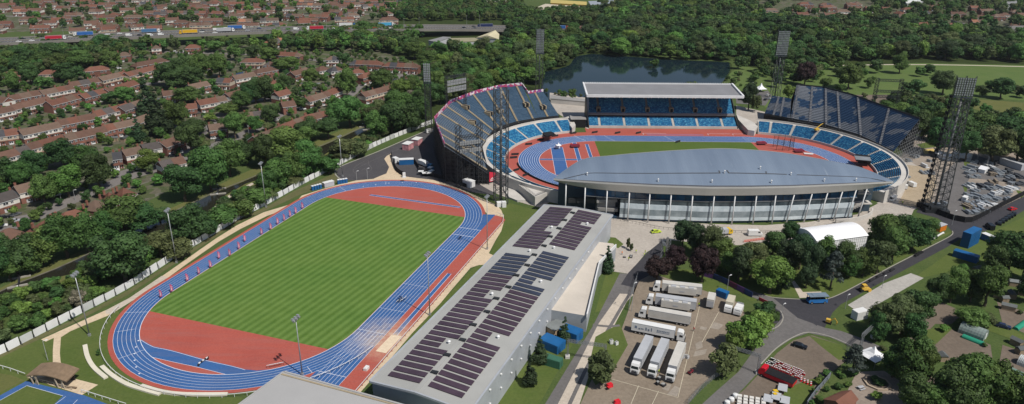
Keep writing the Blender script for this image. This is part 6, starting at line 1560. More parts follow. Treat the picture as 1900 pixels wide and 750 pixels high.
def rigid(label, g, rz, bc, cc, group, L=7.0, h=3.5, z=0.0):
    r = thing('box_truck', label, 'truck', (g[0], g[1], z), rz, group)
    b = MB(); b.box((-1.2, 0, .9+(h-.9)/2), (L-2.2, 2.4, h-.9), 0); b.box((-1.2-(L-2.2)/2, 0, 2.1), (.05, 2.1, 2.2), 1); b.build('box_body', [bc, LG_], r)
    b = MB(); cab(b, L/2-2.2, 0, 2.7, 2.0); b.build('cab', cc, r)
    b = MB(); x = L/2-.2; b.face([(x-.08, -1.0, 1.75), (x-.08, 1.0, 1.75), (x-.42, .95, 2.25), (x-.42, -.95, 2.25)])
    for s in (-1, 1): b.box((x-.9, s*1.215, 1.9), (.8, .05, .5))
    b.build('windscreen', M_WIND, r); b = MB(); b.box((0, 0, .65), (L-.6, 1.2, .3)); b.build('chassis', M_CHAS, r)
    wheels(r, (-L/2+1.3, L/2-1.1), .95, WH_T, .5); return r
def profile(b, pr, w0, w1, zs, mi=0):
    n = len(pr); wf = lambda z: w0 if z <= zs else w1
    b.add([(x, -wf(z), z) for x, z in pr]+[(x, wf(z), z) for x, z in pr], [tuple(range(n-1, -1, -1)), tuple(range(n, 2*n))]+[(i, (i+1) % n, n+(i+1) % n, n+i) for i in range(n)], mi)
_carmesh = {}
def car(label, g, rz, col, group, z=0.0, kind='car', name='parked_car', parts=True):
    r = thing(name, label, 'van' if kind == 'van' else 'car', (g[0], g[1], z), rz, group)
    if kind not in _carmesh:
        b, wd = MB(), MB()
        if kind == 'van':
            profile(b, [(-2.6, .35), (2.6, .35), (2.6, 1.0), (2.0, 1.25), (1.45, 2.05), (1.2, 2.2), (-2.6, 2.25)], .97, .92, 1.3)
            wd.face([(2.03, -.85, 1.28), (2.03, .85, 1.28), (1.50, .8, 2.0), (1.50, -.8, 2.0)]); [wd.box((1.25, s*.955, 1.6), (.8, .04, .5)) for s in (-1, 1)]
        else:
            profile(b, [(-2.15, .35), (2.15, .35), (2.15, .72), (1.95, .86), (1.0, .95), (-1.9, 1.0), (-2.12, .9)], .88, .88, 2)
            profile(b, [(1.05, .93), (.35, 1.42), (-1.2, 1.45), (-1.95, .98)], .82, .66, 1.1)
            wd.face([(1.0, -.70, .99), (1.0, .70, .99), (.42, .62, 1.39), (.42, -.62, 1.39)]); wd.face([(-1.93, -.70, 1.03), (-1.93, .70, 1.03), (-1.26, .62, 1.43), (-1.26, -.62, 1.43)])
            for s in (-1, 1): wd.face([(.75, s*.815, 1.0), (.25, s*.69, 1.36), (-1.1, s*.69, 1.38), (-1.6, s*.815, 1.03)])
        for f in range(len(wd.v)): wd.v[f] = (wd.v[f][0]*1.004+(.02 if wd.v[f][0] > 0 else -.02), wd.v[f][1]*1.01, wd.v[f][2]+.012)
        _carmesh[kind] = (b, wd.mesh('windows', M_WIND))
    b, wm = _carmesh[kind]
    key = (kind, col.name)
    if key not in _carmesh: _carmesh[key] = b.mesh('body', col)
    link('body', _carmesh[key], r); link('windows', wm, r)
    wheels(r, (-1.35, 1.35) if kind != 'van' else (-1.6, 1.6), .82, WH_C, .32)
    return r
def head(a, b):
    p, q = G(*a), G(*b); d = q-p; return (p+q)/2, math.atan2(d.y, d.x)
def lorry_px(label, rear, front, tc, cc, group, **k):
    c, rz = head(rear, front); return artic(label, c, rz, tc, cc, group, **k)
GT = 'trucks in the truck park'
def mark1(b):
    for x, w, h, z in ((-7.2, .7, .9, 2.6), (-6.1, .5, .5, 2.2), (-5.2, .9, .35, 2.3), (-4.0, .4, 1.1, 2.5), (-3.2, .5, .7, 2.3), (-2.3, .3, 1.2, 2.6)): b.box((x, -1.275, z), (w, .03, h))
    for k in range(8): b.box((-.4+.5*k, -1.275, 2.75), (.32, .03, .55 if k in (0, 4) else .38)); 
    b.box((1.3, -1.275, 2.2), (4, .03, .12))
lorry_px('white articulated lorry with grey lettering parked side-on in the middle of the truck park', (1175, 615), (1271, 634), W_, W_, GT, mark=mark1)
lorry_px('white articulated lorry with plain grey side, second row up in the truck park', (1278, 604), (1183, 587), WD_, W_, GT)
lorry_px('grey-sided articulated lorry with tail ramp and side pod, third row up', (1290, 577), (1195, 563), LG_, W_, GT, pods=True)
lorry_px('white articulated lorry with expanded side pods, topmost row by the copper trees', (1300, 549), (1208, 539), WD_, W_, GT, pods=True)
lorry_px('white articulated lorry facing the viewer, left one of three side by side', (1204, 642), (1174, 701), LG_, W_, GT)
lorry_px('white articulated lorry facing the viewer, middle one of three side by side', (1233, 648), (1206, 707), LG_, W_, GT)
lorry_px('dusty white articulated lorry facing the viewer, right one of three side by side', (1264, 654), (1240, 715), WD_, W_, GT)
c, rz = head((1315, 579), (1322, 551)); rigid('white box truck seen from its rear doors beside the grey ramp lorry', c, rz, WD_, W_, GT, 7.5, 3.9)
c, rz = head((1358, 560), (1347, 589)); rigid('cream box truck facing the viewer at the right of the truck park', c, rz, P('cream_paint', (.50, .46, .36)), W_, GT, 7.5, 3.6)
c, rz = head((1372, 577), (1366, 588)); rigid('smallest white truck at the right end of the truck park by the bushes', c, rz, W_, W_, GT, 4.6, 2.6)
# pallets, quad bike, small things in the park
def pile(name, label, cat, g, n, col, seed, size=(1.2, 1.0, .8), spread=1.6, group=None):
    rng = random.Random(seed); r = thing(name, label, cat, (g[0], g[1], 0), rng.uniform(0, PI), group)
    for k in range(n):
        b = MB(); h = size[2]*rng.uniform(.6, 1.2); x, y = rng.uniform(-spread, spread), rng.uniform(-spread, spread)
        b.box((x, y, 0), (size[0]*rng.uniform(.7, 1.2), size[1]*rng.uniform(.7, 1.2), h), 0, rng.uniform(-.2, .2), base=True); b.box((x, y, h), (size[0]*.6, size[1]*.6, .25), 1, rng.uniform(-.3, .3), base=True)
        b.build('crate', [col, P('crate_grey', (.30, .30, .29), .7, .3)], r)
    return r
pile('equipment_pile', 'heap of grey and white kit beside the dusty white lorry', 'equipment', G(1271, 664), 4, LG_, 3, (1.3, 1, .9), 1.2)
pile('equipment_pile', 'dark kit heap between the fronts of the three side by side lorries', 'equipment', G(1224, 712), 5, M_CHAS, 4, (1.2, 1, .9), 1.6)
pile('equipment_pile', 'white machine with grey parts on the grass by the concrete track', 'equipment', G(1139, 638), 3, W_, 5, (1, .8, 1.2), .8)
for u, v, lb in ((1131, 718, 'red barrel box on the ground left of the lorries'), (1145, 749, 'red box at the bottom edge below the lorries')):
    b = MB(); b.box(G(u, v), (1.7, 1.2, 1.1), 0, .5, base=True, taper=.9); b.box(G(u, v, 1.1), (1.3, .9, .12), 0, .5, base=True); tag(b.build('red_box', P('red_plastic', (.55, .02, .03))), lb, 'box')
r = thing('quad_bike', 'dark red quad bike on the car park right of the lorries', 'quad bike', G(1281, 693), .8)
b = MB(); profile(b, [(-1, .5), (1.1, .5), (1.1, .9), (.5, 1.0), (.2, .8), (-.9, .95)], .45, .4, .8); b.build('body', P('dark_red_paint', (.16, .02, .03)), r)
b = MB(); b.bar((.3, -.5, 1.25), (.3, .5, 1.25), .07); b.bar((.3, 0, .9), (.3, 0, 1.25), .08); b.box((-.4, 0, 1.0), (.8, .4, .16)); b.build('handlebar', M_CHAS, r); wheels(r, (-.75, .75), .55, WH_C, .32)
# ------------------------------------------------------------------ containers, cabins, tents
def container(label, g, rz, col, L=6.1, w=2.5, h=2.6, name='container', group=None, z=0.0, door=True, cat='container'):
    r = thing(name, label, cat, (g[0], g[1], z), rz, group); b = MB(); b.box((0, 0, 0), (L, w, h), 0, base=True)
    n = int(L/.5)
    for k in range(n):
        for s in (-1, 1): b.box((-L/2+L*(k+.5)/n, s*w/2, h/2), (.22, .08, h-.3), 0)
    b.box((0, 0, h), (L-.2, w-.2, .05), 0, base=True)
    b.build('body', col, r)
    if door: b = MB(); b.box((L/2+.03, 0, h/2), (.06, w-.3, h-.3)); b.bar((L/2+.08, -.3, .2), (L/2+.08, -.3, h-.2), .06); b.bar((L/2+.08, .3, .2), (L/2+.08, .3, h-.2), .06); b.build('door', col, r)
    return r
BL_ = P('blue_container_paint', (.014, .105, .275), .45, .15); GR_ = P('green_container_paint', (.045, .13, .085), .5, .15)
c, rz = head((1012, 640), (1036, 650)); container('blue shipping container beside the arena wall, left one of the pair', c, rz, BL_, 7, 4.6, 2.9)
c, rz = head((1046, 622), (1073, 632)); container('blue shipping container with white edge against the annexe wall', c, rz, BL_, 6.2, 4.2, 3.2)
c, rz = head((1005, 671), (1041, 682)); container('green ridged shipping container between two conifers on the lawn', c, rz, GR_, 6.4, 2.6, 2.6)
b = MB(); c, rz = head((1024, 620), (1040, 612)); b.box((c.x, c.y, 0), (6, 4, 2.6), 0, rz, base=True); b.box((c.x, c.y, 2.6), (6.6, 4.6, .2), 1, rz, base=True); tag(b.build('lean_to', [M_SHEDW, M_SHED]), 'dark lean-to shed between arena wall and blue container', 'shed')
c, rz = head((1783, 462), (1812, 446)); container('tall blue two-storey container stack beside the road at the right', c, rz, BL_, 9.5, 3.2, 6.4)
c, rz = head((1776, 476), (1806, 485)); container('low blue container on the grass below the tall blue stack', c, rz, BL_, 8.5, 3.0, 2.6)
c, rz = head((1824, 443), (1838, 449)); o = container('small blue container with white roof by the big dark tree', c, rz, BL_, 4.2, 2.3, 2.5); b = MB(); b.box((0, 0, 2.5), (4.4, 2.5, .12), base=True); b.build('roof', W_, o)

c, rz = head((1333, 548), (1346, 553)); container('blue container with white roof between the two box trucks', c, rz, BL_, 4, 2.2, 2.4)
c, rz = head((1735, 430), (1752, 424)); o = container('orange site cabin with grey roof at the bend of the road', c, rz, P('orange_paint', (.62, .19, .02), .5, .1), 4.6, 2.6, 2.5, 'site_cabin', cat='cabin')
b = MB(); b.box((0, 0, 2.5), (4.9, 2.9, .2), base=True); b.build('roof', LG_, o)
c, rz = head((1862, 305), (1892, 315)); container('long grey portable cabin at the back of the construction yard', c, rz, LG_, 12.5, 3.2, 3.4, 'site_cabin', cat='cabin')
c, rz = head((860, 342), (880, 349)); o = container('white portable cabin at the foot of the west temporary stand', c, rz, W_, 5.4, 3.2, 3.0, 'site_cabin', cat='cabin')
b = MB(); b.box((0, 0, 3.0), (5.7, 3.5, .15), base=True); b.build('roof', W_, o)
c, rz = head((742, 305), (766, 304)); o = container('blue cabin with white roof on the service yard', c, rz, BL_, 7.4, 2.8, 2.8, 'site_cabin', cat='cabin'); b = MB(); b.box((0, 0, 2.8), (7.7, 3.0, .15), base=True); b.build('roof', W_, o)
PK_ = P('pink_white_print', (.52, .25, .27), .6, .5, scale=1.5)
for (a_, b_), lb in ((((749, 281), (765, 272)), 'pink and white printed kiosk on the service yard, nearer one'), (((767, 272), (781, 264)), 'pink and white printed kiosk on the service yard, farther one')):
    c, rz = head(a_, b_); o = container(lb, c, rz, PK_, 5.6, 4, 3.4, 'kiosk', cat='kiosk', door=False); b = MB(); b.box((0, 0, 3.4), (5.9, 4.3, .2), base=True); b.build('roof', W_, o)
for (a_, b_), lb, n in ((((578, 354), (597, 349)), 'blue portable toilets with white roofs by the far end of the fence', 4), (((626, 342), (645, 339)), 'blue portable toilets in a short row beside the lamp pole', 4)):
    p, q = G(*a_), G(*b_)
    for k in range(n):
        g = p.lerp(q, (k+.5)/n); d = q-p; rz = math.atan2(d.y, d.x); r = thing('portable_toilet', lb.replace(' with white roofs', '')+', %s from left' % nth(k+1), 'toilet', g, rz, lb)
        b = MB(); b.box((0, 0, 0), (1.05, 1.1, 2.2), 0, base=True); b.build('cabin', BL_, r); b = MB(); b.box((0, 0, 2.2), (1.15, 1.2, .2), 0, base=True, taper=.85); b.build('roof', W_, r); b = MB(); b.box((0, -.57, 1.1), (.8, .05, 1.9)); b.build('door', BL_, r)
c, rz = head((600, 348), (619, 343)); o = container('pale grey cabin with white roof next to the toilets by the fence', c, rz, LG_, 5.2, 2.2, 2.2, 'site_cabin', cat='cabin'); b = MB(); b.box((0, 0, 2.2), (5.4, 2.4, .15), base=True); b.build('roof', W_, o)
M_TENT = P('white_tent_fabric', (.76, .76, .77), .6, .05)
# big marquee with curved roof
p, q = G(1512, 478), G(1604, 465); d = (q-p).to_2d(); L = d.length; rz = math.atan2(d.y, d.x); r = thing('marquee', 'large white marquee with curved roof in front of the grandstand', 'marquee', (p+q)/2, rz)
b = MB(); D = 13; H = 6.6
b.box((0, D/2, 0), (L, D, H), 0, base=True); b.build('wall', M_TENT, r)
b = MB(); n = 12; A = [(-L/2-.3, -.3+(D+.6)*i/n, H+2.2*math.sin(PI*i/n)) for i in range(n+1)]; B = [(L/2+.3, y, z) for _, y, z in A]; b.strip(A, B); b.face(A); b.face(B); b.build('roof', M_TENT, r, smooth=False)
b = MB()
for k in range(24): b.bar((-L/2+L*k/23, -.03, .1), (-L/2+L*k/23, -.03, H), .07)
for k in range(5): b.bar((-L/2, -.03, H*k/5+.3), (L/2, -.03, H*k/5+.3), .07)
b.bar((-L/2, -.05, H), (L/2, -.05, H), .16); b.box((L*.1, -.06, H*.62), (2.4, .1, .8)); b.build('panel_seams', P('tent_seam', (.36, .36, .37)), r)
def pagoda(label, g, s, h, rz, group=None):
    r = thing('pagoda_tent', label, 'tent', g, rz, group); b = MB(); prof = [(1.0, 0), (.62, .16), (.34, .38), (.15, .68), (.03, 1.0)]; V = []; n = len(prof)
    for k, z in prof: V += [(-s*k, -s*k, 2.4+h*z), (s*k, -s*k, 2.4+h*z), (s*k, s*k, 2.4+h*z), (-s*k, s*k, 2.4+h*z)]
    b.add(V, [(4*i+j, 4*i+(j+1) % 4, 4*i+4+(j+1) % 4, 4*i+4+j) for i in range(n-1) for j in range(4)]); b.build('canopy', M_TENT, r)
    for x in (-1, 1):
        for y in (-1, 1): b = MB(); b.tube((x*s*.96, y*s*.96, 0), (x*s*.96, y*s*.96, 2.4), .06, .06, 6); b.build('leg', M_STEEL, r)
    b = MB(); b.face([(-s*.97, s*.97, 0), (s*.97, s*.97, 0), (s*.97, s*.97, 2.4), (-s*.97, s*.97, 2.4)]); b.build('side_wall', M_TENT, r); return r
pagoda('white pointed tent at the gate beside the dirt lot', G(1617, 671), 3.1, 3.0, .5)
pagoda('white pointed tent beyond the roofed stand, left of two', G(1395, 168), 3.4, 4.0, .2); pagoda('white pointed tent beyond the roofed stand, right of two', G(1411, 170), 3.4, 4.0, .2)
pagoda('small white peaked tent on the red infield by the west bend', G(1036, 277), 1.4, 1.6, .2)
# polytunnels and fleece tunnels
def tunnel(label, a_, b_, w, h, mat, name='polytunnel', z0=0.0, ribs=True):
    p, q = G(*a_), G(*b_); d = (q-p).to_2d(); L = d.length; r = thing(name, label, 'polytunnel', (p+q)/2, math.atan2(d.y, d.x)); n = 10
    A = [(-L/2, -w/2*math.cos(PI*i/n), h*math.sin(PI*i/n)**.8) for i in range(n+1)]; B = [(L/2, y, z) for _, y, z in A]; b = MB(); b.strip(A, B); b.face(A); b.face(B); b.build('cover', mat, r)
    if ribs:
        b = MB()
        for k in range(9):
            x = -L/2+L*k/8
            for i in range(n): b.bar((x, A[i][1]*1.01, A[i][2]*1.01), (x, A[i+1][1]*1.01, A[i+1][2]*1.01), .07)
        b.build('hoop', M_STEEL, r)
        b = MB(); b.box((L/2+.03, 0, 1.0), (.06, 1.3, 2.0)); b.build('door', M_WSTEEL, r)
    return r
tunnel('grey green plastic polytunnel in the allotments', (1782, 612), (1828, 629), 5.0, 3.1, P('tunnel_plastic', (.22, .27, .25), .35, .25))
tunnel('low bright green fleece tunnel beside the polytunnel', (1786, 625), (1824, 640), 2.0, 1.0, P('green_fleece', (.02, .24, .15), .7, .15), 'fleece_tunnel', ribs=False)
tunnel('low green fleece tunnel at the right edge of the allotments', (1884, 612), (1905, 597), 1.8, .9, P('green_fleece', (.02, .24, .15)), 'fleece_tunnel', ribs=False)
tunnel('pale green fleece row at the right edge below the white tunnel', (1874, 686), (1905, 700), 1.8, .9, P('pale_fleece', (.16, .24, .2), .7, .2), 'fleece_tunnel', ribs=False)
tunnel('small white polytunnel at the right edge', (1890, 672), (1915, 682), 4.0, 2.6, P('white_plastic', (.55, .57, .56), .4, .1))
SH2 = [(1862, 560), (1876, 552), (1870, 575), (1850, 552), (1885, 640), (1896, 655), (1748, 668), (1880, 530), (1895, 545), (1830, 510), (1812, 505), (1898, 725)]
for i, (u, v) in enumerate(SH2):
    o = copy_tree(SHEDO); place(o, G(u, v), i*1.3, '%s shed from the left in the allotments on the right' % nth(sorted(SH2).index((u, v))+1), 'sheds in the allotments', (.8+.3*(i % 3), .9, .95))
# ------------------------------------------------------------------ the dirt lot: red lorry, barriers, crates
c, rz = head((1468, 716), (1414, 694)); r = thing('flatbed_lorry', 'red lorry with black covered bed on the dirt lot', 'lorry', c, rz); r.scale = (.74, 1.2, .95); RP_ = P('red_lorry_paint', (.50, .012, .025), .35, .1)
b = MB(); cab(b, 4.2, 0, 3.1, 2.6); b.build('cab', RP_, r); b = MB(); b.box((-1.4, 0, 1.35), (11, 2.8, 1.3), 0); b.build('side_panel', RP_, r)
b = MB(); b.box((-1.4, 0, 2.0), (11.1, 2.9, .16)); b.build('bed_cover', M_BLACK, r); wheels(r, (-5, -3.7, 5.2), 1.2, WH_T, .5)
b = MB(); b.face([(6.73, -1.05, 1.8), (6.73, 1.05, 1.8), (6.44, 1.0, 2.4), (6.44, -1.0, 2.4)]); b.build('windscreen', M_WIND, r)
p00, p10, p01 = G(1430, 668), G(1494, 694), G(1423, 676)
ux = (p10-p00).normalized(); uy = Vector((-ux.y, ux.x, 0)); RB_, BB_, YB_ = P('barrier_red', (.50, .02, .03), .5, .1), P('barrier_black', (.03, .03, .032), .6, .2), P('barrier_yellow', (.62, .40, .02), .5, .1)
def barrier_mesh(col):
    b = MB(); b.box((0, 0, 0), (1.0, .42, .75), 0, base=True, taper=.8); b.box((0, 0, .75), (.78, .30, .16), 1, base=True); b.box((-.25, 0, .91), (.2, .26, .08), 1, base=True); b.box((.25, 0, .91), (.2, .26, .08), 1, base=True); return b.mesh('barrier', [col, W_])
BM = [barrier_mesh(RB_), barrier_mesh(BB_), barrier_mesh(YB_)]
rng = random.Random(8); k = 0
for i in range(16):
    for j in range(5):
        if rng.random() < .14: continue
        mi = 1 if i < 3 else (2 if (i, j) in ((3, 0), (9, 0)) else 0)
        g = p00+ux*(i*.69)-uy*(j*.95)+Vector((rng.uniform(-.1, .1), rng.uniform(-.1, .1), 0)); k += 1
        o = link('water_barrier', BM[mi]); o.location = g; o.scale = (.62, .85, .9); o.rotation_euler.z = math.atan2(ux.y, ux.x)+rng.uniform(-.1, .1)
        tag(o, '%s plastic barrier, %s in row %s of the stacked barriers from the road' % (('red and white', 'black and white', 'yellow and white')[mi], nth(i+1), nth(j+1)), 'barrier', 'plastic barriers on the dirt lot')
for i in range(9):
    g = G(1480+3*i, 702+1.3*i)+Vector((0, -(i % 2)*1.2, 0)); o = link('water_barrier', BM[0]); o.location = g; o.scale = (.62, .85, .9); o.rotation_euler.z = .3
    tag(o, 'red and white plastic barrier, %s in the small group at the pile end' % nth(i+1), 'barrier', 'plastic barriers on the dirt lot')
bag = MB(); bag.box((0, 0, 0), (1.25, 1.1, .95), 0, base=True, taper=.93); bag.box((0, 0, .95), (1.05, .9, .1), 0, base=True); BAG = bag.mesh('bag', P('white_bag', (.62, .60, .56), .8, .12))
k = 0
for i in range(5):
    for j in range(4):
        g = G(1372, 739)+Vector((i*1.5-j*.45, -j*1.35-i*.42, 0)); k += 1; o = link('bulk_bag', BAG); o.location = g; o.rotation_euler.z = -.3
        tag(o, 'pale bulk bag, %s in row %s of the block at the bottom edge' % (nth(i+1), nth(j+1)), 'bag', 'bulk bags at the bottom edge')
for i, (u, v) in enumerate(((1364, 737), (1357, 744), (1349, 750))):
    b = MB(); b.lathe(G(u, v), [(0, 0), (.75, 0), (.8, .5), (.7, 1.0), (.3, 1.15), (0, 1.15)], 14); tag(b.build('round_tank', W_), '%s white round tank from the top beside the bulk bags' % nth(i+1), 'tank', 'round tanks beside the bags')
for i, (u, v) in enumerate(((1452, 722), (1440, 738), (1425, 742), (1456, 745))):
    b = MB(); b.box(G(u, v), (2.4, 2.0, 1.1), 0, -.4, base=True); b.box(G(u, v, 1.1), (2.5, 2.1, .1), 0, -.4, base=True); tag(b.build('metal_crate', LG_), '%s grey metal crate from the top behind the red lorry' % nth(i+1), 'crate', 'grey crates behind the red lorry')
tag(MB().box(G(1438, 731), (1.4, 1.2, 1.2), 0, .2, base=True, taper=.85).box(G(1438, 731, 1.2), (1, .8, .2), 0, .2, base=True).build('yellow_generator', YB_), 'small yellow generator between the grey crates', 'generator')
c, rz = head((1468, 640), (1499, 649)); car('black estate car on the dirt lot by the junction', c, rz, P('black_car_paint', (.012, .014, .018), .2), None); 
# road plant
c, rz = head((1500, 562), (1530, 561)); r = thing('blue_trailer', 'blue trailer with grey canopy parked at the junction kerb', 'trailer', c, rz)
b = MB(); b.box((0, 0, .7), (6.6, 2.4, .4), 0); b.box((0, -1.1, 1.3), (6.6, .1, .9), 0); b.box((0, 1.1, 1.3), (6.6, .1, .9), 0); b.build('chassis', P('trailer_blue', (.03, .16, .42), .4, .12), r)
b = MB(); b.box((0, 0, 3.0), (6.8, 2.9, .14)); b.box((0, 0, 3.12), (4, 1.8, .12)); b.build('canopy', P('blue_grey_canopy', (.16, .21, .27), .5, .2), r)
for x in (-3.1, 3.1):
    for y in (-1.05, 1.05): b = MB(); b.bar((x, y, .7), (x, y, 3.0), .14); b.build('post', M_CHAS, r)
b = MB(); [b.box((-2.2+1.1*k, 0, 1.3), (.8, 1.5, 1.0)) for k in range(5)]; b.build('load', M_DSTEEL, r); wheels(r, (-2.3, 2.3), 1.1, WH_T, .5)
c, rz = head((1597, 541), (1611, 540)); r = thing('road_roller', 'yellow road roller on the fresh asphalt', 'roller', c, rz); YP_ = P('plant_yellow', (.60, .38, .06), .45, .12)
b = MB(); profile(b, [(-1.6, .7), (1.0, .7), (1.0, 1.4), (.2, 1.5), (-.2, 1.7), (-1.5, 1.6)], .75, .7, 1.2); b.build('body', YP_, r)
b = MB(); b.tube((1.5, -.85, .65), (1.5, .85, .65), .65, .65, 16); b.build('front_drum', YP_, r); b = MB(); b.tube((-1.4, -.8, .6), (-1.4, .8, .6), .6, .6, 16); b.build('rear_drum', M_TYRE, r)
b = MB(); [b.bar((x, y, 1.5), (x, y, 2.6), .08) for x in (-1.0, .1) for y in (-.6, .6)]; b.box((-.45, 0, 2.65), (1.5, 1.5, .12)); b.build('canopy', YP_, r)
c, rz = head((1530, 598), (1544, 602)); r = thing('mini_digger', 'small yellow digger at the tip of the lawn by the junction', 'digger', c, rz)
b = MB(); b.box((0, -.55, .3), (1.8, .4, .6)); b.box((0, .55, .3), (1.8, .4, .6)); b.build('track', M_TYRE, r); b = MB(); b.box((-.2, 0, 1.1), (1.3, 1.2, .9)); b.build('body', YP_, r)
b = MB(); b.bar((.5, 0, 1.2), (1.6, 0, 2.4), .25); b.bar((1.6, 0, 2.4), (2.5, 0, 1.3), .2); b.bar((2.5, 0, 1.3), (2.4, 0, .5), .35); b.build('boom', YP_, r)
c, rz = head((1585, 592), (1602, 588)); container('white exhibition trailer on the lawn by the dark trees', c, rz, W_, 4.6, 2.6, 3.0, 'white_trailer', cat='trailer')
p, q = G(1728, 446), G(1750, 433); b = MB(); b.tube(p+Vector((0, 0, .35)), q+Vector((0, 0, .35)), .35, .35, 10); b.box(p, (.5, .9, .3), base=True); b.box(q, (.5, .9, .3), base=True); tag(b.build('white_pipe', W_), 'long white pipe lying on the grass by the road bend', 'pipe')
tag(MB().box(G(1706, 471, .0), (4.5, 1.0, .8), 0, .6, base=True, taper=.8).box(G(1700, 475, 0), (3, 1, .8), 0, .6, base=True, taper=.8).build('road_barrier', M_BLACK), 'short dark barrier on the upper kerb', 'barrier')
for i, (u, v) in enumerate(((1604, 528), (1617, 521), (1630, 514), (1643, 508), (1655, 502))):
    b = MB(); b.box(G(u, v), (3.0, .8, .8), 0, .62, base=True, taper=.75); b.box(G(u, v, .8), (2.4, .3, .15), 0, .62, base=True); tag(b.build('road_barrier', M_CHAS), '%s black barrier from the left along the kerb above the roller' % nth(i+1), 'barrier', 'black barriers along the kerb')
for i, (u, v) in enumerate(((1854, 416), (1860, 412), (1865.5, 408.5), (1871, 405), (1876, 402), (1881, 399))):
    car('%s black car from the left in the row parked across the verge' % nth(i+1), G(u, v), .95, P('black_car_paint', (.012, .014, .018), .2), 'black cars parked on the verge')
car('bright red car on the road beside the black hoarding', G(1878, 390), .42, P('red_car_paint', (.50, .012, .02), .3), None, name='moving_car')
car('dark van standing on the verge left of the row of black cars', G(1836, 424), 1.4, P('black_car_paint', (.012, .014, .018)), None, kind='van')
car('dark blue car on the allotment lane', G(1861, 608), -.55, P('navy_car_paint', (.02, .03, .07), .25), None)
# ------------------------------------------------------------------ in front of the grandstand
c, rz = head((1386, 437), (1414, 437)); r = car('white van parked in front of the glass stand', c, rz, W_, None, kind='van'); r.scale = (1.15, 1.1, 1.15)
c, rz = head((1338, 436), (1355, 434)); rigid('small truck with yellow end in front of the glass stand', c, rz, LG_, P('truck_yellow', (.65, .42, .02), .4), None, 5.5, 2.8)
c, rz = head((1207, 433), (1227, 431)); car('yellow green emergency car on the plaza by the stand', c, rz, P('hi_vis_green', (.50, .62, .06), .4, .3, scale=3), None)
car('white van half hidden behind the pines at the glass stand', G(1481, 432), .1, W_, None, kind='van')
r = thing('scaffold_stair', 'grey steel stair tower at the corner of the plaza', 'stair', G(1234, 476), 1.2)
b = MB(); [b.bar((x, y, 0), (x, y, 7), .16) for x in (-2, 2) for y in (-1.4, 1.4)]; [b.bar((-2, y, 7*k/4), (2, y, 7*k/4), .12) for k in range(5) for y in (-1.4, 1.4)]; b.build('frame', M_STEEL, r)
b = MB(); [b.box((-1.8+.45*k, -.7, .4+.38*k), (.4, 1.2, .08)) for k in range(9)]; [b.box((1.8-.45*k, .7, 3.6+.38*k), (.4, 1.2, .08)) for k in range(9)]; b.build('flight', M_STEEL, r)
b = MB(); b.box((2.6, 0, 3.5), (.7, .8, 7.4)); b.build('column', M_GCONC, r)
r = thing('pedestrian_barrier', 'line of red pedestrian barriers on the plaza behind the trees', 'barrier', G(1395, 448))
b = MB(); P0, P1 = G(1380, 450), G(1418, 445)
for k in range(14): z = P0.lerp(P1, k/13); b.bar(z, z+Vector((0, 0, 1.0)), .14)
for h in (.3, .65, 1.0): b.bar(P0+Vector((0, 0, h)), P1+Vector((0, 0, h)), .14)
b.build('rail', P('salmon_barrier', (.62, .16, .12), .5), r, True)
# railing along the foot of the stand
r = thing('railing', 'dark railing along the concrete edge at the foot of the glass stand', 'railing', G(1240, 428)); b = MB(); LL = gline([(1130, 406), (1180, 416), (1240, 427), (1330, 431), (1420, 433), (1500, 427), (1585, 410)], 0, 8)
for p, q in zip(LL, LL[1:]):
    b.bar(p+Vector((0, 0, 1.1)), q+Vector((0, 0, 1.1)), .09); b.bar(p, p+Vector((0, 0, 1.1)), .08)
b.build('rail', M_DSTEEL, r, True)
# ------------------------------------------------------------------ fences and hoardings
def panel_fence(name, label, cat, pts, step, h, mats, postmat, gap=.25, lean=0.0, base=0.0):
    r = thing(name, label, cat, G(*pts[len(pts)//2])); LL = gline(pts, 0, 6); acc = []; 
    d = 0; seq = [LL[0]]
    for p, q in zip(LL, LL[1:]):
        seg = (q-p).length; t = 0
        while d+seg-t >= step: t += step-d; d = 0; seq.append(p.lerp(q, t/seg))
        d += seg-t
    rng = random.Random(len(seq)); n = len(seq)-1
    pb = MB()
    for i, (p, q) in enumerate(zip(seq, seq[1:])):
        dd = (q-p).normalized(); up = Vector((0, 0, 1)); hh = h*rng.uniform(.92, 1.05); nn = Vector((-dd.y, dd.x, 0))*rng.uniform(-lean, lean)
        a, b_ = p+dd*gap, q-dd*gap
        if i < 99:
            b = MB(); th = Vector((-dd.y, dd.x, 0))*.06
            for s in (-1, 1): b.face([a+th*s+up*base, b_+th*s+up*base, b_+th*s+up*hh+nn, a+th*s+up*hh+nn])
            b.face([a+th+up*hh+nn, b_+th+up*hh+nn, b_-th+up*hh+nn, a-th+up*hh+nn]); b.face([a+th, a-th, a-th+up*hh+nn, a+th+up*hh+nn]); b.face([b_+th, b_-th, b_-th+up*hh+nn, b_+th+up*hh+nn])
            pb = b
        pb.bar(p, p+up*(h*.97), .12, None, 1)
        pb.bar(p, p+Vector((-dd.y, dd.x, 0))*-.9+up*0, .1, None, 1); pb.bar(p+up*h*.8, p+Vector((-dd.y, dd.x, 0))*-.9, .09, None, 1)
        if i < 99: b.build('panel', [mats[i % len(mats)], postmat], r, True)
    return r
WP_ = [P('hoarding_white_%s' % s, c, .6, .12) for s, c in (('clean', (.68, .68, .68)), ('dull', (.52, .53, .52)), ('grey', (.38, .39, .38)))]
panel_fence('site_hoarding', 'long fence of white panels between the canal thicket and the warm-up track', 'fence', [(-14, 664), (0, 659), (60, 628), (130, 592), (240, 534), (330, 475), (400, 433), (450, 403), (500, 377), (560, 343), (620, 312), (700, 270), (760, 245), (806, 228)], 4.15, 2.7, [WP_[0], WP_[0], WP_[1], WP_[0], WP_[0]], M_CHAS, .2, .2)
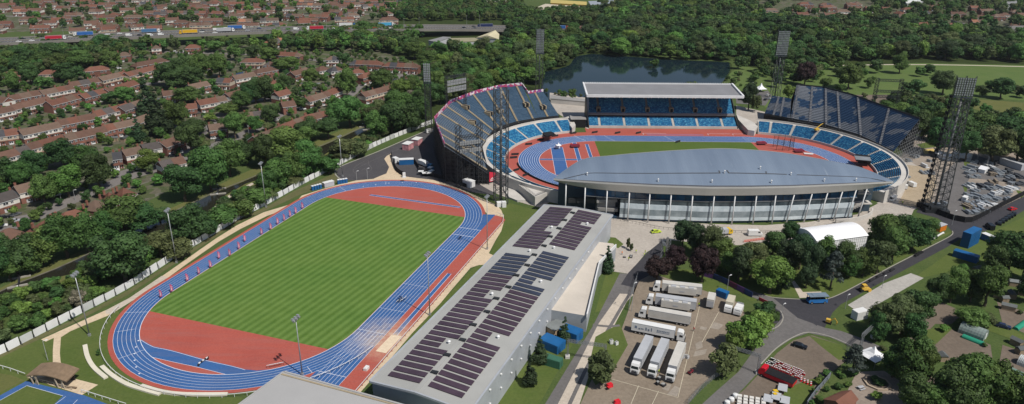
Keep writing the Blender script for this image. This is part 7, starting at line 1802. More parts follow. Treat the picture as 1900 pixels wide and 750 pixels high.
panel_fence('black_hoarding', 'black solid hoarding between road and construction yard', 'fence', [(1700, 384), (1735, 396), (1770, 409), (1790, 413), (1806, 411), (1850, 388), (1905, 360)], 3.6, 2.6, [M_BLACK], M_CHAS, 0)
panel_fence('printed_hoarding', 'purple and blue printed hoarding on the bank behind the trucks', 'fence', [(1306, 513), (1330, 520), (1362, 535), (1400, 555)], 3.4, 2.2, [P('purple_print', (.13, .05, .20), .6, .4), P('navy_print', (.03, .05, .16), .6, .4), P('navy_print', (.03, .05, .16)), P('plum_print', (.18, .04, .10), .6, .3)], M_CHAS, 0)
panel_fence('red_fence', 'low red fence at the corner of the bushes by the junction', 'fence', [(1408, 557), (1425, 565), (1440, 574)], 3, 1.2, [P('red_mesh', (.42, .03, .05), .7, .2)], M_CHAS, 0)
panel_fence('black_hoarding', 'black hoarding round the service yard beside the beige path', 'fence', [(726, 288), (733, 312), (741, 322), (752, 328)], 3.2, 2.3, [M_BLACK], M_CHAS, 0)
panel_fence('black_hoarding', 'black hoarding across the service yard behind the blue cabin', 'fence', [(768, 300), (776, 312), (782, 324), (800, 328), (830, 335), (870, 350)], 3.2, 2.0, [M_BLACK], M_CHAS, 0)
panel_fence('grey_fence', 'grey sheet fence between the hedge garden and the dirt lot', 'fence', [(1496, 755), (1512, 733), (1530, 712), (1545, 694)], 3, 2.0, [P('grey_sheet', (.17, .19, .22), .5, .2)], M_CHAS, 0)
def mesh_fence(label, pts, h, name='mesh_fence'):
    r = thing(name, label, 'fence', G(*pts[0])); LL = gline(pts, 0, 6); b, pb = MB(), MB()
    for p, q in zip(LL, LL[1:]):
        n = max(1, int((q-p).length/2.4))
        for k in range(n):
            a, c = p.lerp(q, k/n), p.lerp(q, (k+1)/n); b.bar(a, a+Vector((0, 0, h)), .09)
            for z in [h*j/7 for j in range(1, 8)]: b.bar(a+Vector((0, 0, z)), c+Vector((0, 0, z)), .035)
    b.build('mesh_panel', M_STEEL, r, True)
mesh_fence('green grey mesh fence beside the lane below the truck park', [(1276, 752), (1300, 726), (1330, 700), (1352, 684)], 2.0)
mesh_fence('mesh fence along the left edge of the truck park', [(1183, 515), (1172, 548), (1166, 578)], 2.4)
mesh_fence('mesh gate and fence beside the white pointed tent', [(1570, 650), (1590, 662), (1600, 672)], 2.0)
# white rails
def rail_fence(name, label, pts, h, mat, step=2.6, pm=None, rails=(1.0,), smooth_=True):
    r = thing(name, label, 'railing', pts[0]); b, pb = MB(), MB(); acc = 0
    for p, q in zip(pts, pts[1:]):
        for f in rails: b.bar(p+Vector((0, 0, h*f)), q+Vector((0, 0, h*f)), .13, .13)
        n = max(1, round((q-p).length/step))
        for k in range(n): a = p.lerp(q, k/n); b.bar(a, a+Vector((0, 0, h)), .10, None, 1)
    b.build('rail', [mat, pm or mat], r, True)
rail_fence('white_railing', 'white railing curving round the near bend of the warm-up track', [WF(-42.2+47.2*math.cos(R(t)), 47.2*math.sin(R(t))) for t in range(108, 262, 4)], 1.1, M_WSTEEL)
rail_fence('red_railing', 'white topped railing with red posts along the sprint straight', [WF(a, -52.6) for a in range(-74, 57, 6)]+[WF(58.8, -50.6), WF(60.4, -47)], 1.1, M_WSTEEL, 2.6, P('post_red', (.40, .04, .07)))
rail_fence('white_railing', 'white railing at the lower left corner', [G(-8, 681), G(20, 689), G(48, 699)], 1.1, M_WSTEEL, 3)
rail_fence('white_railing', 'white railing beside the little blue track', [G(152, 729), G(190, 741), G(235, 755)], 1.1, M_WSTEEL, 3)
rail_fence('timber_railing', 'low timber rail in front of the shelter', [G(52, 703), G(90, 713), G(135, 725)], 1.0, P('rail_timber', (.46, .36, .25), .7, .2), 2)
# ------------------------------------------------------------------ round the warm-up track
for i, pts in enumerate(([(158, 642), (163, 664), (175, 684), (197, 703)], [(189, 681), (207, 697), (235, 714), (265, 724), (297, 733)], [(262, 717), (300, 728), (345, 733), (422, 733)])):
    b = MB(); b.ribbon(gline(pts, 0, 5), 1.25, 0, .5); tag(b.build('curved_bench', P('cream_concrete', (.60, .56, .46), .8, .1)), ('upright curved cream bench nearest the beige path', 'middle curved cream bench below the near bend', 'curved cream bench closest to the near bend railing')[i], 'bench', 'curved benches on the lawn')
p, q = G(72, 704), G(134, 713); d = (q-p).to_2d(); L = d.length; rz = math.atan2(d.y, d.x); r = thing('shelter', 'wooden shelter with curved roof beside the little blue track', 'shelter', (p+q)/2, rz); WO_ = P('weathered_timber', (.20, .14, .09), .85, .25, scale=2)
b = MB(); n = 14; A = [(-L/2-1+(L+2)*i/n, -2.6, 2.9+1.1*math.sin(PI*i/n)) for i in range(n+1)]; B = [(x*.97, 2.8, z+.5) for x, _, z in A]; b.strip(A, B); b.strip([(x, y, z-.3) for x, y, z in A], [(x, y, z-.3) for x, y, z in B]); b.strip(A, [(x, y, z-.3) for x, y, z in A]); b.build('roof', WO_, r)
for k in range(6):
    x = (-L/2+.4, -L/2+1.2, -L/2+2.0, L/2-2.4, L/2-1.4, L/2-.4)[k]; b = MB(); b.bar((x, -2.2, 0), (x+(.9 if k in (1, 4) else -.5), -2.3, 3.1), .26); b.build('post', P('pale_timber', (.40, .33, .25), .8, .2), r)
b = MB(); b.box((0, 1.8, 1.2), (L-1, .3, 2.4)); b.build('back_wall', P('dark_boards', (.05, .04, .035), .8, .2), r); b = MB(); b.box((L/2+1.2, -1.6, .45), (3.4, .5, .1)); b.box((L/2+.2, -1.6, .2), (.3, .4, .4)); b.box((L/2+2.4, -1.6, .2), (.3, .4, .4)); b.build('bench', WO_, r)
PKF = P('pink_flag_cloth', (.52, .09, .20), .6, .2)
FL = [(297, 553), (317, 543), (346, 523), (367.6, 509.6), (389, 497.6), (405, 481), (425, 476), (442, 463), (453, 449), (484, 436), (501, 427), (514, 417), (526, 410), (537, 403), (547.6, 397), (560, 388)]
for i, (u, v) in enumerate(FL):
    r = thing('feather_flag', 'pink feather flag on the track, %s from the near bend' % nth(i+1), 'flag', G(u, v), .15+.25*(i % 3), 'pink feather flags along the left straight')
    b = MB(); b.tube((0, 0, 0), (0, 0, 3.4), .03, .02, 6); b.build('pole', M_STEEL, r)
    b = MB(); pr = [(.03, .4), (.8, .55), (.88, 1.7), (.75, 2.6), (.4, 3.1), (.03, 3.4)]; b.face([(x, -.02, z) for x, z in pr]); b.face([(x, .02, z) for x, z in pr]); b.build('cloth', PKF, r)
    b = MB(); b.box((.42, 0, 1.35), (.22, .06, 1.0)); b.box((.42, 0, 2.2), (.3, .06, .22)); b.build('lettering', W_, r); b = MB(); b.box((0, 0, .05), (.6, .6, .1)); b.build('base', M_CHAS, r)
HM = MB()
for s in (-.55, .55): HM.bar((s, 0, 0), (s, 0, 1.0), .06); HM.bar((s, 0, .03), (s, .7, .03), .06)
HM.box((0, 0, 1.0), (1.25, .06, .14), 1); HURD = HM.mesh('hurdle', [M_CHAS, W_])
for i in range(6):
    o = link('hurdle', HURD); p, q = G(499, 683), G(523, 678); o.location = p.lerp(q, i/5); o.rotation_euler.z = .3
    tag(o, '%s hurdle from the left in the row by the near bend' % nth(i+1), 'hurdle', 'hurdles by the near bend')
for i in range(8):  # hurdle copies imitating the lamp head's shadow on the track; no real hurdles
    o = link('hurdle', HURD); p, q = G(737, 563), G(748, 556); o.location = p.lerp(q, i/7)+Vector(((i % 2)*.9, 0, 0)); o.rotation_euler.z = WA
    tag(o, '%s hurdle shape from the left, imitating the lamp head shadow on the straight' % nth(i+1), 'hurdle', 'hurdle shapes imitating a lamp head shadow')
p, q = G(369, 679), G(386, 667); b = MB()
for k in range(5): a_, c_ = p.lerp(q, k/5), p.lerp(q, (k+1)/5); b.bar(a_+Vector((0, 0, .8)), c_+Vector((0, 0, .8)), .3, .3, k % 2)
b.box(p, (.3, .8, .8), 1, base=True); b.box(q, (.3, .8, .8), 1, base=True); tag(b.build('steeplechase_barrier', [W_, M_CHAS]), 'black and white steeplechase barrier across the blue lane', 'barrier')
b = MB(); c = G(680, 686); b.box(c, (1.8, 1.1, .9), 0, WA, base=True); b.box(c+Vector((0, 0, .9)), (1.4, .8, .15), 0, WA, base=True); tag(b.build('white_trolley', W_), 'white trolley box on the red verge near the sprint start', 'trolley')
# stadium infield kit
BEN = [(955.6, 288), (953, 294), (981, 269), (1003, 261), (1030, 253.7), (1064, 248.5), (1103.6, 247), (1146, 248), (1184.7, 248), (1258, 264.5), (976, 326), (958, 317)]
for i, (u, v) in enumerate(BEN):
    b = MB(); g = G(u, v); b.box(g+Vector((0, 0, .45)), (4.2, .5, .1), 0, .2+.05*i); b.box(g+Vector((0, .35, .8)), (4.2, .08, .6), 0, .2+.05*i); b.box(g, (3.6, .35, .42), 0, .2+.05*i, base=True); tag(b.build('athletes_bench', M_CHAS), '%s black bench from the left round the stadium track' % nth(sorted(BEN).index((u, v))+1), 'bench', 'black benches round the stadium track')
for u, v, lb in ((1067, 271, 'dark red landing mat on the red infield at the west bend'), (1413, 266, 'dark red landing mat at the east end of the turf'), (1482, 280, 'dark red landing mat behind the throwing cage')):
    b = MB(); b.box(G(u, v), (5, 3.4, .8), 0, .1, base=True); b.box(G(u, v, .8), (5.2, 3.5, .1), 1, .1, base=True); tag(b.build('landing_mat', [P('mat_red', (.22, .015, .03), .7), P('mat_dark', (.12, .015, .025), .7)]), lb, 'mat')
r = thing('throwing_cage', 'dark net throwing cage at the east end of the stadium turf', 'cage', G(1452, 276)); cx_ = toS(G(1452, 276)); pp = [SF(cx_[0]+6*math.cos(R(t)), cx_[1]+4.2*math.sin(R(t))) for t in range(-140, 141, 35)]; b, nb_ = MB(), MB()
for p in pp: b.bar(p, p+Vector((0, 0, 7)), .16)
for p, q in zip(pp, pp[1:]):
    for k in range(12): nb_.bar(p+Vector((0, 0, .5+.55*k)), q+Vector((0, 0, .5+.55*k)), .03)
    for k in range(6): a_ = p.lerp(q, k/6); nb_.bar(a_, a_+Vector((0, 0, 7)), .03)
b.build('post', M_CHAS, r, True); nb_.build('net', M_CHAS, r, True)
b = MB(); b.box(G(1500, 286), (5, 1.2, .5), 0, -.2, base=True); b.box(G(1500, 286, .5), (4.4, .9, .1), 0, -.2, base=True); tag(b.build('white_board', W_), 'white board lying on the east infield', 'board')
r = thing('boom_lift', 'yellow boom lift between the east seats and the temporary stand', 'lift', G(1515, 243, 5), .3); r.location.z = 5.1
b = MB(); b.box((0, 0, .9), (2.6, 1.8, .9)); b.build('body', YP_, r); b = MB(); b.bar((-.6, 0, 1.4), (3.6, 1, 3.4), .35); b.bar((3.6, 1, 3.4), (5.4, 1.6, 3.6), .25); b.build('boom', YP_, r); b = MB(); b.box((5.9, 1.7, 3.9), (1.2, 1.0, 1.1)); b.build('basket', M_CHAS, r); wheels(r, (-.9, .9), .8, WH_C, .32)
# ------------------------------------------------------------------ gantries and service yard
def gantry(label, a_, b_, za, zb, posts):
    p, q = G(*a_, za), G(*b_, zb); r = thing('truss_gantry', label, 'gantry', ((p+q)/2).to_2d().to_3d()); d = (q-p); L = d.length; d.normalize(); n_ = Vector((-d.y, d.x, 0)).normalized()*.35; b = MB(); m = int(L/.9)
    C4 = [n_+Vector((0, 0, .35)), -n_+Vector((0, 0, .35)), -n_-Vector((0, 0, .35)), n_-Vector((0, 0, .35))]
    for c_ in C4: b.bar(p+c_, q+c_, .09)
    for k in range(m):
        a0, a1 = p.lerp(q, k/m), p.lerp(q, (k+1)/m)
        for i in range(4): b.bar(a0+C4[i], a1+C4[(i+1) % 4], .06)
    b.build('beam', M_STEEL, r, True)
    for t in posts:
        z = p.lerp(q, t); b = MB()
        for sx in (-.25, .25):
            for sy in (-.25, .25): b.bar((z.x+sx, z.y+sy, 0), (z.x+sx, z.y+sy, z.z), .08)
        for k in range(int(z.z/.7)): b.bar((z.x-.25, z.y-.25, .7*k), (z.x+.25, z.y+.25, .7*k+.7), .06); b.bar((z.x+.25, z.y-.25, .7*k), (z.x-.25, z.y+.25, .7*k+.7), .06)
        b.build('post', M_STEEL, r, True)
        b = MB(); b.box((z.x, z.y, 0), (1.3, 1.3, .9), base=True); b.build('ballast', WD_, r, True)
gantry('lattice gantry spanning the lane beside the bright green bushes', (1346, 640), (1412, 661), 6.0, 6.0, (.02, .98))
gantry('lattice gantry spanning the service road by the containers', (1052, 632), (1126, 642), 6.0, 6.0, (.03, .97))
gantry('short lattice gantry over the gate by the dark trees', (1601, 622), (1627, 599), 5.5, 5.5, (.03, .97))
gantry('portal gantry over the construction yard lane', (1816, 282), (1836, 290), 5.5, 5.5, (.03, .97))
c, rz = head((780, 306), (793, 310)); rigid('white truck on the service yard under the west temporary stand', c, rz, W_, W_, None, 6.0, 2.9)
for i, (u, v) in enumerate(((781, 318), (788, 321), (795, 321), (800, 317), (798, 311))):
    b = MB(); b.box(G(u, v), (2.6, 2.0, 1.9), 0, .3*i, base=True); b.box(G(u, v, 1.9), (2.7, 2.1, .2), 1, .3*i, base=True); tag(b.build('white_crate', [M_SEAT if i > 2 else M_CHAS, W_]), '%s white topped crate from the left on the service yard' % nth(i+1), 'crate', 'white crates on the service yard')
car('white van at the far end of the service yard road', G(797, 246), .7, W_, None, kind='van'); 
c, rz = head((730, 299), (738, 303)); container('white box cabin at the end of the beige path', c, rz, W_, 3.2, 2.4, 2.6, 'site_cabin', cat='cabin')
b = MB(); b.box(G(928, 383), (3, 2.2, 2.2), 0, .2, base=True); b.box(G(935, 384), (1.8, 1.8, 2.6), 0, .2, base=True); tag(b.build('electrical_cabinet', W_), 'white electrical cabinets at the foot of the bare lattice mast', 'cabinet')
b = MB(); b.box(G(750, 329), (1.4, 1.2, 2.4), 0, .2, base=True); b.box(G(750, 329, 2.4), (1.7, 1.5, .2), 0, .2, base=True); tag(b.build('guard_booth', W_), 'narrow white guard booth beside the far end of the warm-up track', 'booth')
# stacks of material in the construction yard
rng = random.Random(77); ST = []
for u, v in [(1797, 300), (1808, 303), (1820, 305), (1832, 306), (1843, 310), (1812, 313), (1826, 316), (1838, 320), (1852, 303), (1864, 300), (1872, 322), (1884, 326), (1892, 330), (1858, 322), (1846, 326), (1800, 322), (1806, 349), (1818, 347), (1830, 350), (1842, 352), (1854, 350), (1866, 360), (1876, 357), (1890, 343), (1802, 362), (1814, 366), (1826, 372), (1800, 384), (1812, 386), (1822, 382), (1838, 366), (1850, 372), (1844, 382), (1796, 392), (1870, 372), (1735, 286), (1742, 292), (1726, 300), (1718, 310), (1774, 288), (1784, 286), (1790, 296), (1858, 288), (1840, 290), (1722, 322), (1698, 292), (1688, 300), (1745, 380), (1720, 376), (1680, 330)]: ST.append((u, v))
YP2 = [(1792, 298), (1850, 303), (1900, 314), (1900, 348), (1858, 380), (1806, 402), (1792, 365)]
while len(ST) < 74:
    u, v = rng.uniform(1788, 1900), rng.uniform(296, 402)
    if in_poly(u, v, YP2) and all((u-a)**2+((v-b)*2)**2 > 70 for a, b in ST): ST.append((round(u, 1), round(v, 1)))
SMATS = [P('sheet_steel', (.30, .33, .36), .4, .2, metal=.4), P('pallet_wrap', (.55, .56, .57), .4, .1), P('timber_stack', (.21, .175, .135), .8, .2), P('dark_bundle', (.06, .065, .075), .6, .2), P('rust_bundle', (.11, .065, .052), .7, .2)]
for i, (u, v) in enumerate(ST):
    g = G(u, v); mi = rng.choice([0, 0, 0, 0, 1, 3, 3, 2, 0, 4]); r = thing('material_stack', '%s stack from the left of building material in the yard, %s' % (nth(sorted(ST).index((u, v))+1), ('steel sheets', 'wrapped pallets', 'timber', 'dark bundles', 'rusty bundles')[mi]), 'material stack', g, rng.uniform(-.3, .3)+(.4 if i % 2 else 0), 'stacks of building material in the yard')
    n = rng.randint(2, 5); L = rng.uniform(2, 5)
    for k in range(n):
        b = MB(); w = 1.1; x = (k-n/2)*1.25; h = rng.uniform(.5, 1.9)
        for j in range(max(1, int(h/.35))): b.box((x+rng.uniform(-.06, .06), rng.uniform(-.1, .1), .12+.35*j), (w, L*rng.uniform(.9, 1), .27), 0, base=True)
        b.box((x, 0, 0), (w*.9, L*.8, .12), 1, base=True); b.build('bundle', [SMATS[mi], SMATS[2]], r)
for (a_, b_), lb, h in ((((1737, 290), (1764, 297)), 'white storage tent at the back of the yard behind the tall mast', 3), (((1768, 290), (1800, 297)), 'low white storage tent at the back of the yard right of the tall mast', 3.2), (((1818, 318), (1830, 321)), 'small white cabin in the middle of the yard', 2.8)):
    c, rz = head(a_, b_); r = thing('storage_tent', lb, 'tent', c, rz); L = (G(*b_)-G(*a_)).length; b = MB(); b.box((0, 0, 0), (L, 5, h-.8), 0, base=True); b.build('wall', W_, r)
    b = MB(); b.add([(-L/2-.2, -2.7, h-.8), (L/2+.2, -2.7, h-.8), (L/2+.2, 0, h+.5), (-L/2-.2, 0, h+.5), (-L/2-.2, 2.7, h-.8), (L/2+.2, 2.7, h-.8)], [(0, 1, 2, 3), (3, 2, 5, 4), (0, 3, 4), (1, 5, 2)]); b.build('roof', M_TENT, r)
for i, (u, v) in enumerate(((1790, 372), (1690, 345), (1672, 350), (1655, 372))):
    car('%s small white van from the left in the construction yard' % nth(sorted([1790, 1690, 1672, 1655]).index(u)+1), G(u, v), .8+i, W_, 'vans in the construction yard', kind='van')
# ------------------------------------------------------------------ motorway viaduct and its traffic
ML = [(-60, 79), (40, 75), (130, 70.5), (220, 66.5), (300, 63), (400, 59), (480, 56), (620, 53), (720, 51.5), (800, 51), (880, 51.5), (960, 53), (1040, 56), (1110, 58)]
MZ = lambda u: 10 if u < 700 else max(4, 10-(u-700)*.02)
MPX = []
for (u0, v0), (u1, v1) in zip(ML, ML[1:]):
    for k in range(4): t = k/4; MPX.append((u0+(u1-u0)*t, v0+(v1-v0)*t))
CL = [G(u, v, MZ(u)) for u, v in MPX]
def moff(i, d):
    a, b = CL[max(i-2, 0)], CL[min(i+2, len(CL)-1)]; t = (b-a).to_2d().normalized(); return CL[i]+Vector((-t.y*d, t.x*d, 0))
r = thing('viaduct', 'long concrete motorway viaduct crossing the upper left', 'viaduct', (CL[20].x, CL[20].y, 0)); N = len(CL); HWD = 15.5
MW = asphalt_mat('motorway_asphalt', (.070, .068, .068), (.105, .10, .098))
b = MB(); b.strip([moff(i, -HWD) for i in range(N)], [moff(i, HWD) for i in range(N)]); b.build('carriageway', MW, r, True)
b = MB()
for s in (-1, 1):
    E_ = [moff(i, s*HWD) for i in range(N)]; F_ = [moff(i, s*(HWD+.4)) for i in range(N)]; up = Vector((0, 0, 1.0)); dn = Vector((0, 0, -1.6))
    b.strip(E_, [p+up for p in E_]); b.strip([p+up for p in E_], [p+up for p in F_]); b.strip([p+up for p in F_], [p+dn for p in F_])
b.strip([moff(i, -.3)+Vector((0, 0, .9)) for i in range(N)], [moff(i, .3)+Vector((0, 0, .9)) for i in range(N)]); 
for s in (-.3, .3): b.strip([moff(i, s) for i in range(N)], [moff(i, s)+Vector((0, 0, .9)) for i in range(N)])
b.strip([moff(i, -HWD)+Vector((0, 0, -1.6)) for i in range(N)], [moff(i, HWD)+Vector((0, 0, -1.6)) for i in range(N)])
b.build('parapet', M('viaduct_concrete', (.21, .195, .175), .85, .15, .2), r, True)
b = MB()
for d_ in (-11.6, -7.9, -4.2, 4.2, 7.9, 11.6):
    for i in range(0, N-1): 
        p, q = moff(i, d_)+Vector((0, 0, .02)), moff(i+1, d_)+Vector((0, 0, .02))
        if abs(d_) > 11: b.bar(p, q, .2, .02)
        else: [b.bar(p.lerp(q, t), p.lerp(q, t+.12), .2, .02) for t in (0, .25, .5, .75)]
b.build('lane_lines', M_LINE, r, True)
for i in range(1, N, 2):
    if CL[i].z < 8: continue
    b = MB()
    for d_ in (-9, 0, 9): p = moff(i, d_); b.tube((p.x, p.y, 0), (p.x, p.y, p.z-2.4), .8, .8, 8)
    p, q = moff(i, -13), moff(i, 13); b.bar(p+Vector((0, 0, -2.2)), q+Vector((0, 0, -2.2)), 1.4, 1.2); b.build('pier', M_GCONC, r, True)
def mway(u, lane):
    """point and heading on the carriageway at image column u"""
    i = min(range(N), key=lambda k: abs(MPX[k][0]-u)); p = moff(i, lane); t = (CL[min(i+1, N-1)]-CL[max(i-1, 0)]); return p, math.atan2(t.y, t.x)
GM = 'lorries on the motorway'
def mlorry(u, lane, tc, cc, lb, rev=False):
    p, a = mway(u, lane); artic(lb, p, a+(PI if rev else 0), tc, cc, GM, z=p.z)
DR_ = P('dull_red', (.42, .02, .04), .4); BM_ = P('mid_blue', (.03, .12, .36), .4); YL_ = P('lorry_yellow', (.62, .36, .02), .4)
mlorry(104, -8, DR_, W_, 'red lorry nearest the left edge on the motorway'); mlorry(163, 8, BM_, W_, 'blue lorry right behind the left red lorry on the motorway', True); mlorry(290, 9, P('steel_blue', (.06, .15, .28), .4), W_, 'steel blue lorry with white cab left of the yellow lorry')
mlorry(357, -7, YL_, YL_, 'yellow lorry on the motorway', True); mlorry(418, -4, LG_, W_, 'grey lorry with white cab between the yellow and the dark blue lorry'); mlorry(449, 10, BM_, W_, 'deep blue lorry with white cab on the far lanes')
mlorry(594, -7, DR_, W_, 'maroon lorry with white front right of centre on the motorway', True); mlorry(650, 10, W_, P('cab_blue', (.04, .12, .3)), 'white lorry with blue cab on the far lanes'); mlorry(719, 9, P('sky_blue', (.06, .32, .52), .4), W_, 'sky blue lorry with white cab on the motorway')
mlorry(910, 2, P('navy_lorry', (.02, .03, .10), .4), P('navy_lorry', (.02, .03, .10)), 'navy lorry at the right of the viaduct', True)
mlorry(1034, 6, BM_, DR_, 'blue container lorry among the trees right of the viaduct'); mlorry(1082, 6, P('brown_load', (.25, .13, .09), .6), W_, 'brown loaded lorry among the trees right of the viaduct')
CARC = [W_, P('silver_car', (.35, .36, .38), .3), P('black_car_paint', (.012, .014, .018)), P('red_car_paint', (.50, .012, .02)), P('blue_car', (.03, .06, .18), .3), P('grey_car', (.10, .105, .11), .3)]
CN = ['white', 'silver', 'black', 'red', 'blue', 'grey']
MC = [(33, 6, 2), (70, -9, 0), (48, -11, 0), (140, 2, 0), (200, 9, 0), (228, 10, 0), (236, 4, 5), (245, -4, 0), (270, -5, 2), (277, -9, 0), (301, -8, 0), (376, 6, 2), (389, 9, 0), (378, -2, 0), (410, -10, 0), (421, 11, 0), (458, -4, 1), (472, 3, 2), (477, 8, 4), (541, -3, 0), (552, 2, 2), (628, -4, 0), (648, -6, 3), (684, -4, 3), (728, -6, 0), (862, -3, 2), (881, 5, 2), (876, -5, 5)]
cc_ = {}
for u, lane, ci in sorted(MC):
    cc_[ci] = cc_.get(ci, 0)+1; p, a = mway(u, lane); car('%s car on the motorway, %s %s one from the left' % (CN[ci], nth(cc_[ci]), CN[ci]), p, a, CARC[ci], 'cars on the motorway', z=p.z, name='moving_car', kind='van' if (ci == 0 and u % 2) else 'car')
# parked cars in the estate
PC = [(28, 412, 1, .35), (4, 421, 0, .4), (8, 405, 2, .5), (30, 400, 5, 1.2), (104, 364, 0, .5), (116, 350, 0, .9), (112, 346, 4, .6), (214, 318, 0, .5), (256, 315, 0, .3), (270, 314, 0, .2), (320, 291, 2, .3), (398, 258, 0, .5), (407, 262, 2, .4), (562, 204, 0, .3), (515, 224, 0, .3), (469, 239, 3, .5), (458, 172, 2, .2), (450, 176, 5, .4), (602, 186, 0, .4), (610, 183, 1, .3), (584, 202, 2, .5), (734, 150, 5, .6), (748, 146, 2, .4), (745, 132, 4, .1), (700, 124, 0, .1), (675, 125, 0, .2), (300, 98, 2, 0), (322, 96, 0, .1), (330, 99, 1, .1), (340, 97, 0, 0), (352, 98, 2, .2), (312, 101, 5, .1), (160, 137, 0, .3), (220, 128, 0, .3), (160, 252, 0, .3), (120, 268, 1, .3), (60, 277, 2, .3), (200, 244, 0, .3), (250, 229, 5, .3), (90, 202, 0, .3), (140, 192, 2, .3), (30, 214, 1, .3), (200, 178, 0, .3), (1424, 178, 0, 1), (1428, 184, 1, 1), (1420, 186, 2, 1), (1375, 186, 2, .2)]
cc_ = {}
for u, v, ci, a in sorted(PC):
    cc_[ci] = cc_.get(ci, 0)+1; car('%s parked car on the estate streets, %s %s one from the left' % (CN[ci], nth(cc_[ci]), CN[ci]) if u < 1000 else '%s car parked beyond the roofed stand, %s from the left' % (CN[ci], nth(cc_[ci])), G(u, v), a, CARC[ci], 'cars parked in the estate' if u < 1000 else 'cars parked beyond the roofed stand')
# ------------------------------------------------------------------ far buildings
def shed_building(label, pts, z, wall, roof, name='warehouse', gable=None, cat='building', windows=0):
    P4 = [G(u, v, z) for u, v in pts]; c = sum(P4, Vector())/len(P4); r = thing(name, label, cat, (c.x, c.y, 0)); b = MB(); b.prism([p.to_2d() for p in P4], 0, z); b.build('wall', wall, r, True)
    b = MB(); up = gable or 0; n = len(P4); o = [p+(p-c).to_2d().normalized().to_3d()*.5+Vector((0, 0, .15)) for p in P4]
    if up and n == 4:
        m0, m1 = (o[0]+o[3])/2+Vector((0, 0, up)), (o[1]+o[2])/2+Vector((0, 0, up)); b.face([o[0], o[1], m1, m0]); b.face([m0, m1, o[2], o[3]]); b.face([o[0], m0, o[3]]); b.face([o[1], o[2], m1])
    else: b.prism([p.to_2d() for p in o], z+.05, z+.5)
    b.build('roof', roof, r, True)
    for k in range(windows): p = P4[3].lerp(P4[2], (k+.5)/windows); b = MB(); b.box((p.x, p.y-.1, z*.55), (2.2, .25, 1.8)); b.build('window', M_PANE, r, True)
    return r
CRM = P('cream_roof', (.50, .45, .30), .8, .12); PWH = P('pale_wall', (.45, .46, .47), .7, .12)
shed_building('white walled grey roofed works building in the trees below the motorway', [(795, 76), (822, 69), (836, 70), (811, 79)], 7, PWH, P('grey_works_roof', (.22, .22, .22), .7, .15))
shed_building('cream hip roofed hall in the trees below the motorway', [(884, 70), (912, 60), (926, 64), (925, 73)], 6, PWH, CRM, gable=3)
shed_building('long dull cream roof between the works building and the cream hall', [(833, 72), (880, 71), (896, 77), (832, 79)], 5, PWH, P('dull_cream_roof', (.27, .25, .16), .8, .12))
shed_building('long cream roofed factory with blue front at the top of the picture', [(1012, 8), (1082, 12), (1074, 22), (990, 17)], 8, P('factory_blue', (.05, .13, .19), .6, .2), P('factory_cream_roof', (.47, .42, .33), .8, .15), windows=8)
shed_building('yellow factory building behind the cream roofed one', [(1022, 0), (1088, 4), (1088, 10), (1022, 6)], 10, P('factory_yellow', (.40, .25, .04), .6, .2), P('factory_yellow_roof', (.45, .36, .12), .8, .15), windows=5)
shed_building('blue grey factory roof right of the yellow factory', [(1092, 3), (1138, 1), (1140, 6), (1096, 10)], 8, PWH, P('blue_grey_roof', (.27, .30, .34), .7, .12))
shed_building('small round cream roofed building at the right end of the factory', [(1082, 14), (1096, 12), (1100, 17), (1086, 20)], 6, PWH, CRM)
shed_building('white shed in the trees at the top right of the motorway wood', [(900, 0), (945, 1), (950, 6), (905, 4)], 7, PWH, P('pale_roof', (.46, .40, .36), .8, .1))
shed_building('pale domed barn roof in the trees right below the motorway', [(655, 67), (683, 65), (684, 71), (658, 72)], 5, PWH, P('barn_grey_roof', (.34, .35, .33), .7, .1), gable=2)
shed_building('large white roofed school block at the upper right', [(1678, 1), (1712, 0), (1716, 4), (1682, 6)], 8, PWH, P('bright_roof', (.62, .62, .6), .7, .1))
shed_building('grey roofed hall at the far upper right corner', [(1856, 2), (1886, 2), (1888, 8), (1858, 8)], 8, PWH, P('grey_works_roof', (.22, .22, .22)))
shed_building('long grey school building with row of windows at the upper right', [(1765, 38), (1788, 44), (1846, 56), (1836, 60)], 7, P('school_wall', (.22, .21, .2), .8, .2), P('school_roof', (.16, .15, .14), .8, .2), windows=10)
shed_building('flat dark school wing at the right edge', [(1848, 50), (1905, 48), (1905, 58), (1852, 60)], 6, P('school_wall', (.22, .21, .2)), P('school_roof', (.16, .15, .14)), windows=4)
shed_building('green netted sports court building at the upper right', [(1520, 36), (1550, 38), (1554, 46), (1512, 46)], 4, P('court_green', (.06, .15, .12), .7, .2), P('court_green_roof', (.09, .19, .15), .8, .3))
shed_building('white flat clubhouse left of the roofed stand', [(1022, 178), (1090, 186), (1090, 190), (1022, 184)], 3, M_WCONC, M_GCONC)
shed_building('brown hip roofed garden house at the bottom edge', [(1530, 742), (1562, 728), (1590, 742), (1570, 765)], 3.2, M_BRICK, P('garden_roof', (.17, .075, .05), .8, .2), name='garden_house', gable=1.6)
shed_building('brown roofed summer house at the bottom edge right of the garden', [(1720, 752), (1740, 744), (1762, 754), (1745, 770)], 3.0, M_BRICK, P('garden_roof', (.17, .075, .05)), name='garden_house', gable=1.6)
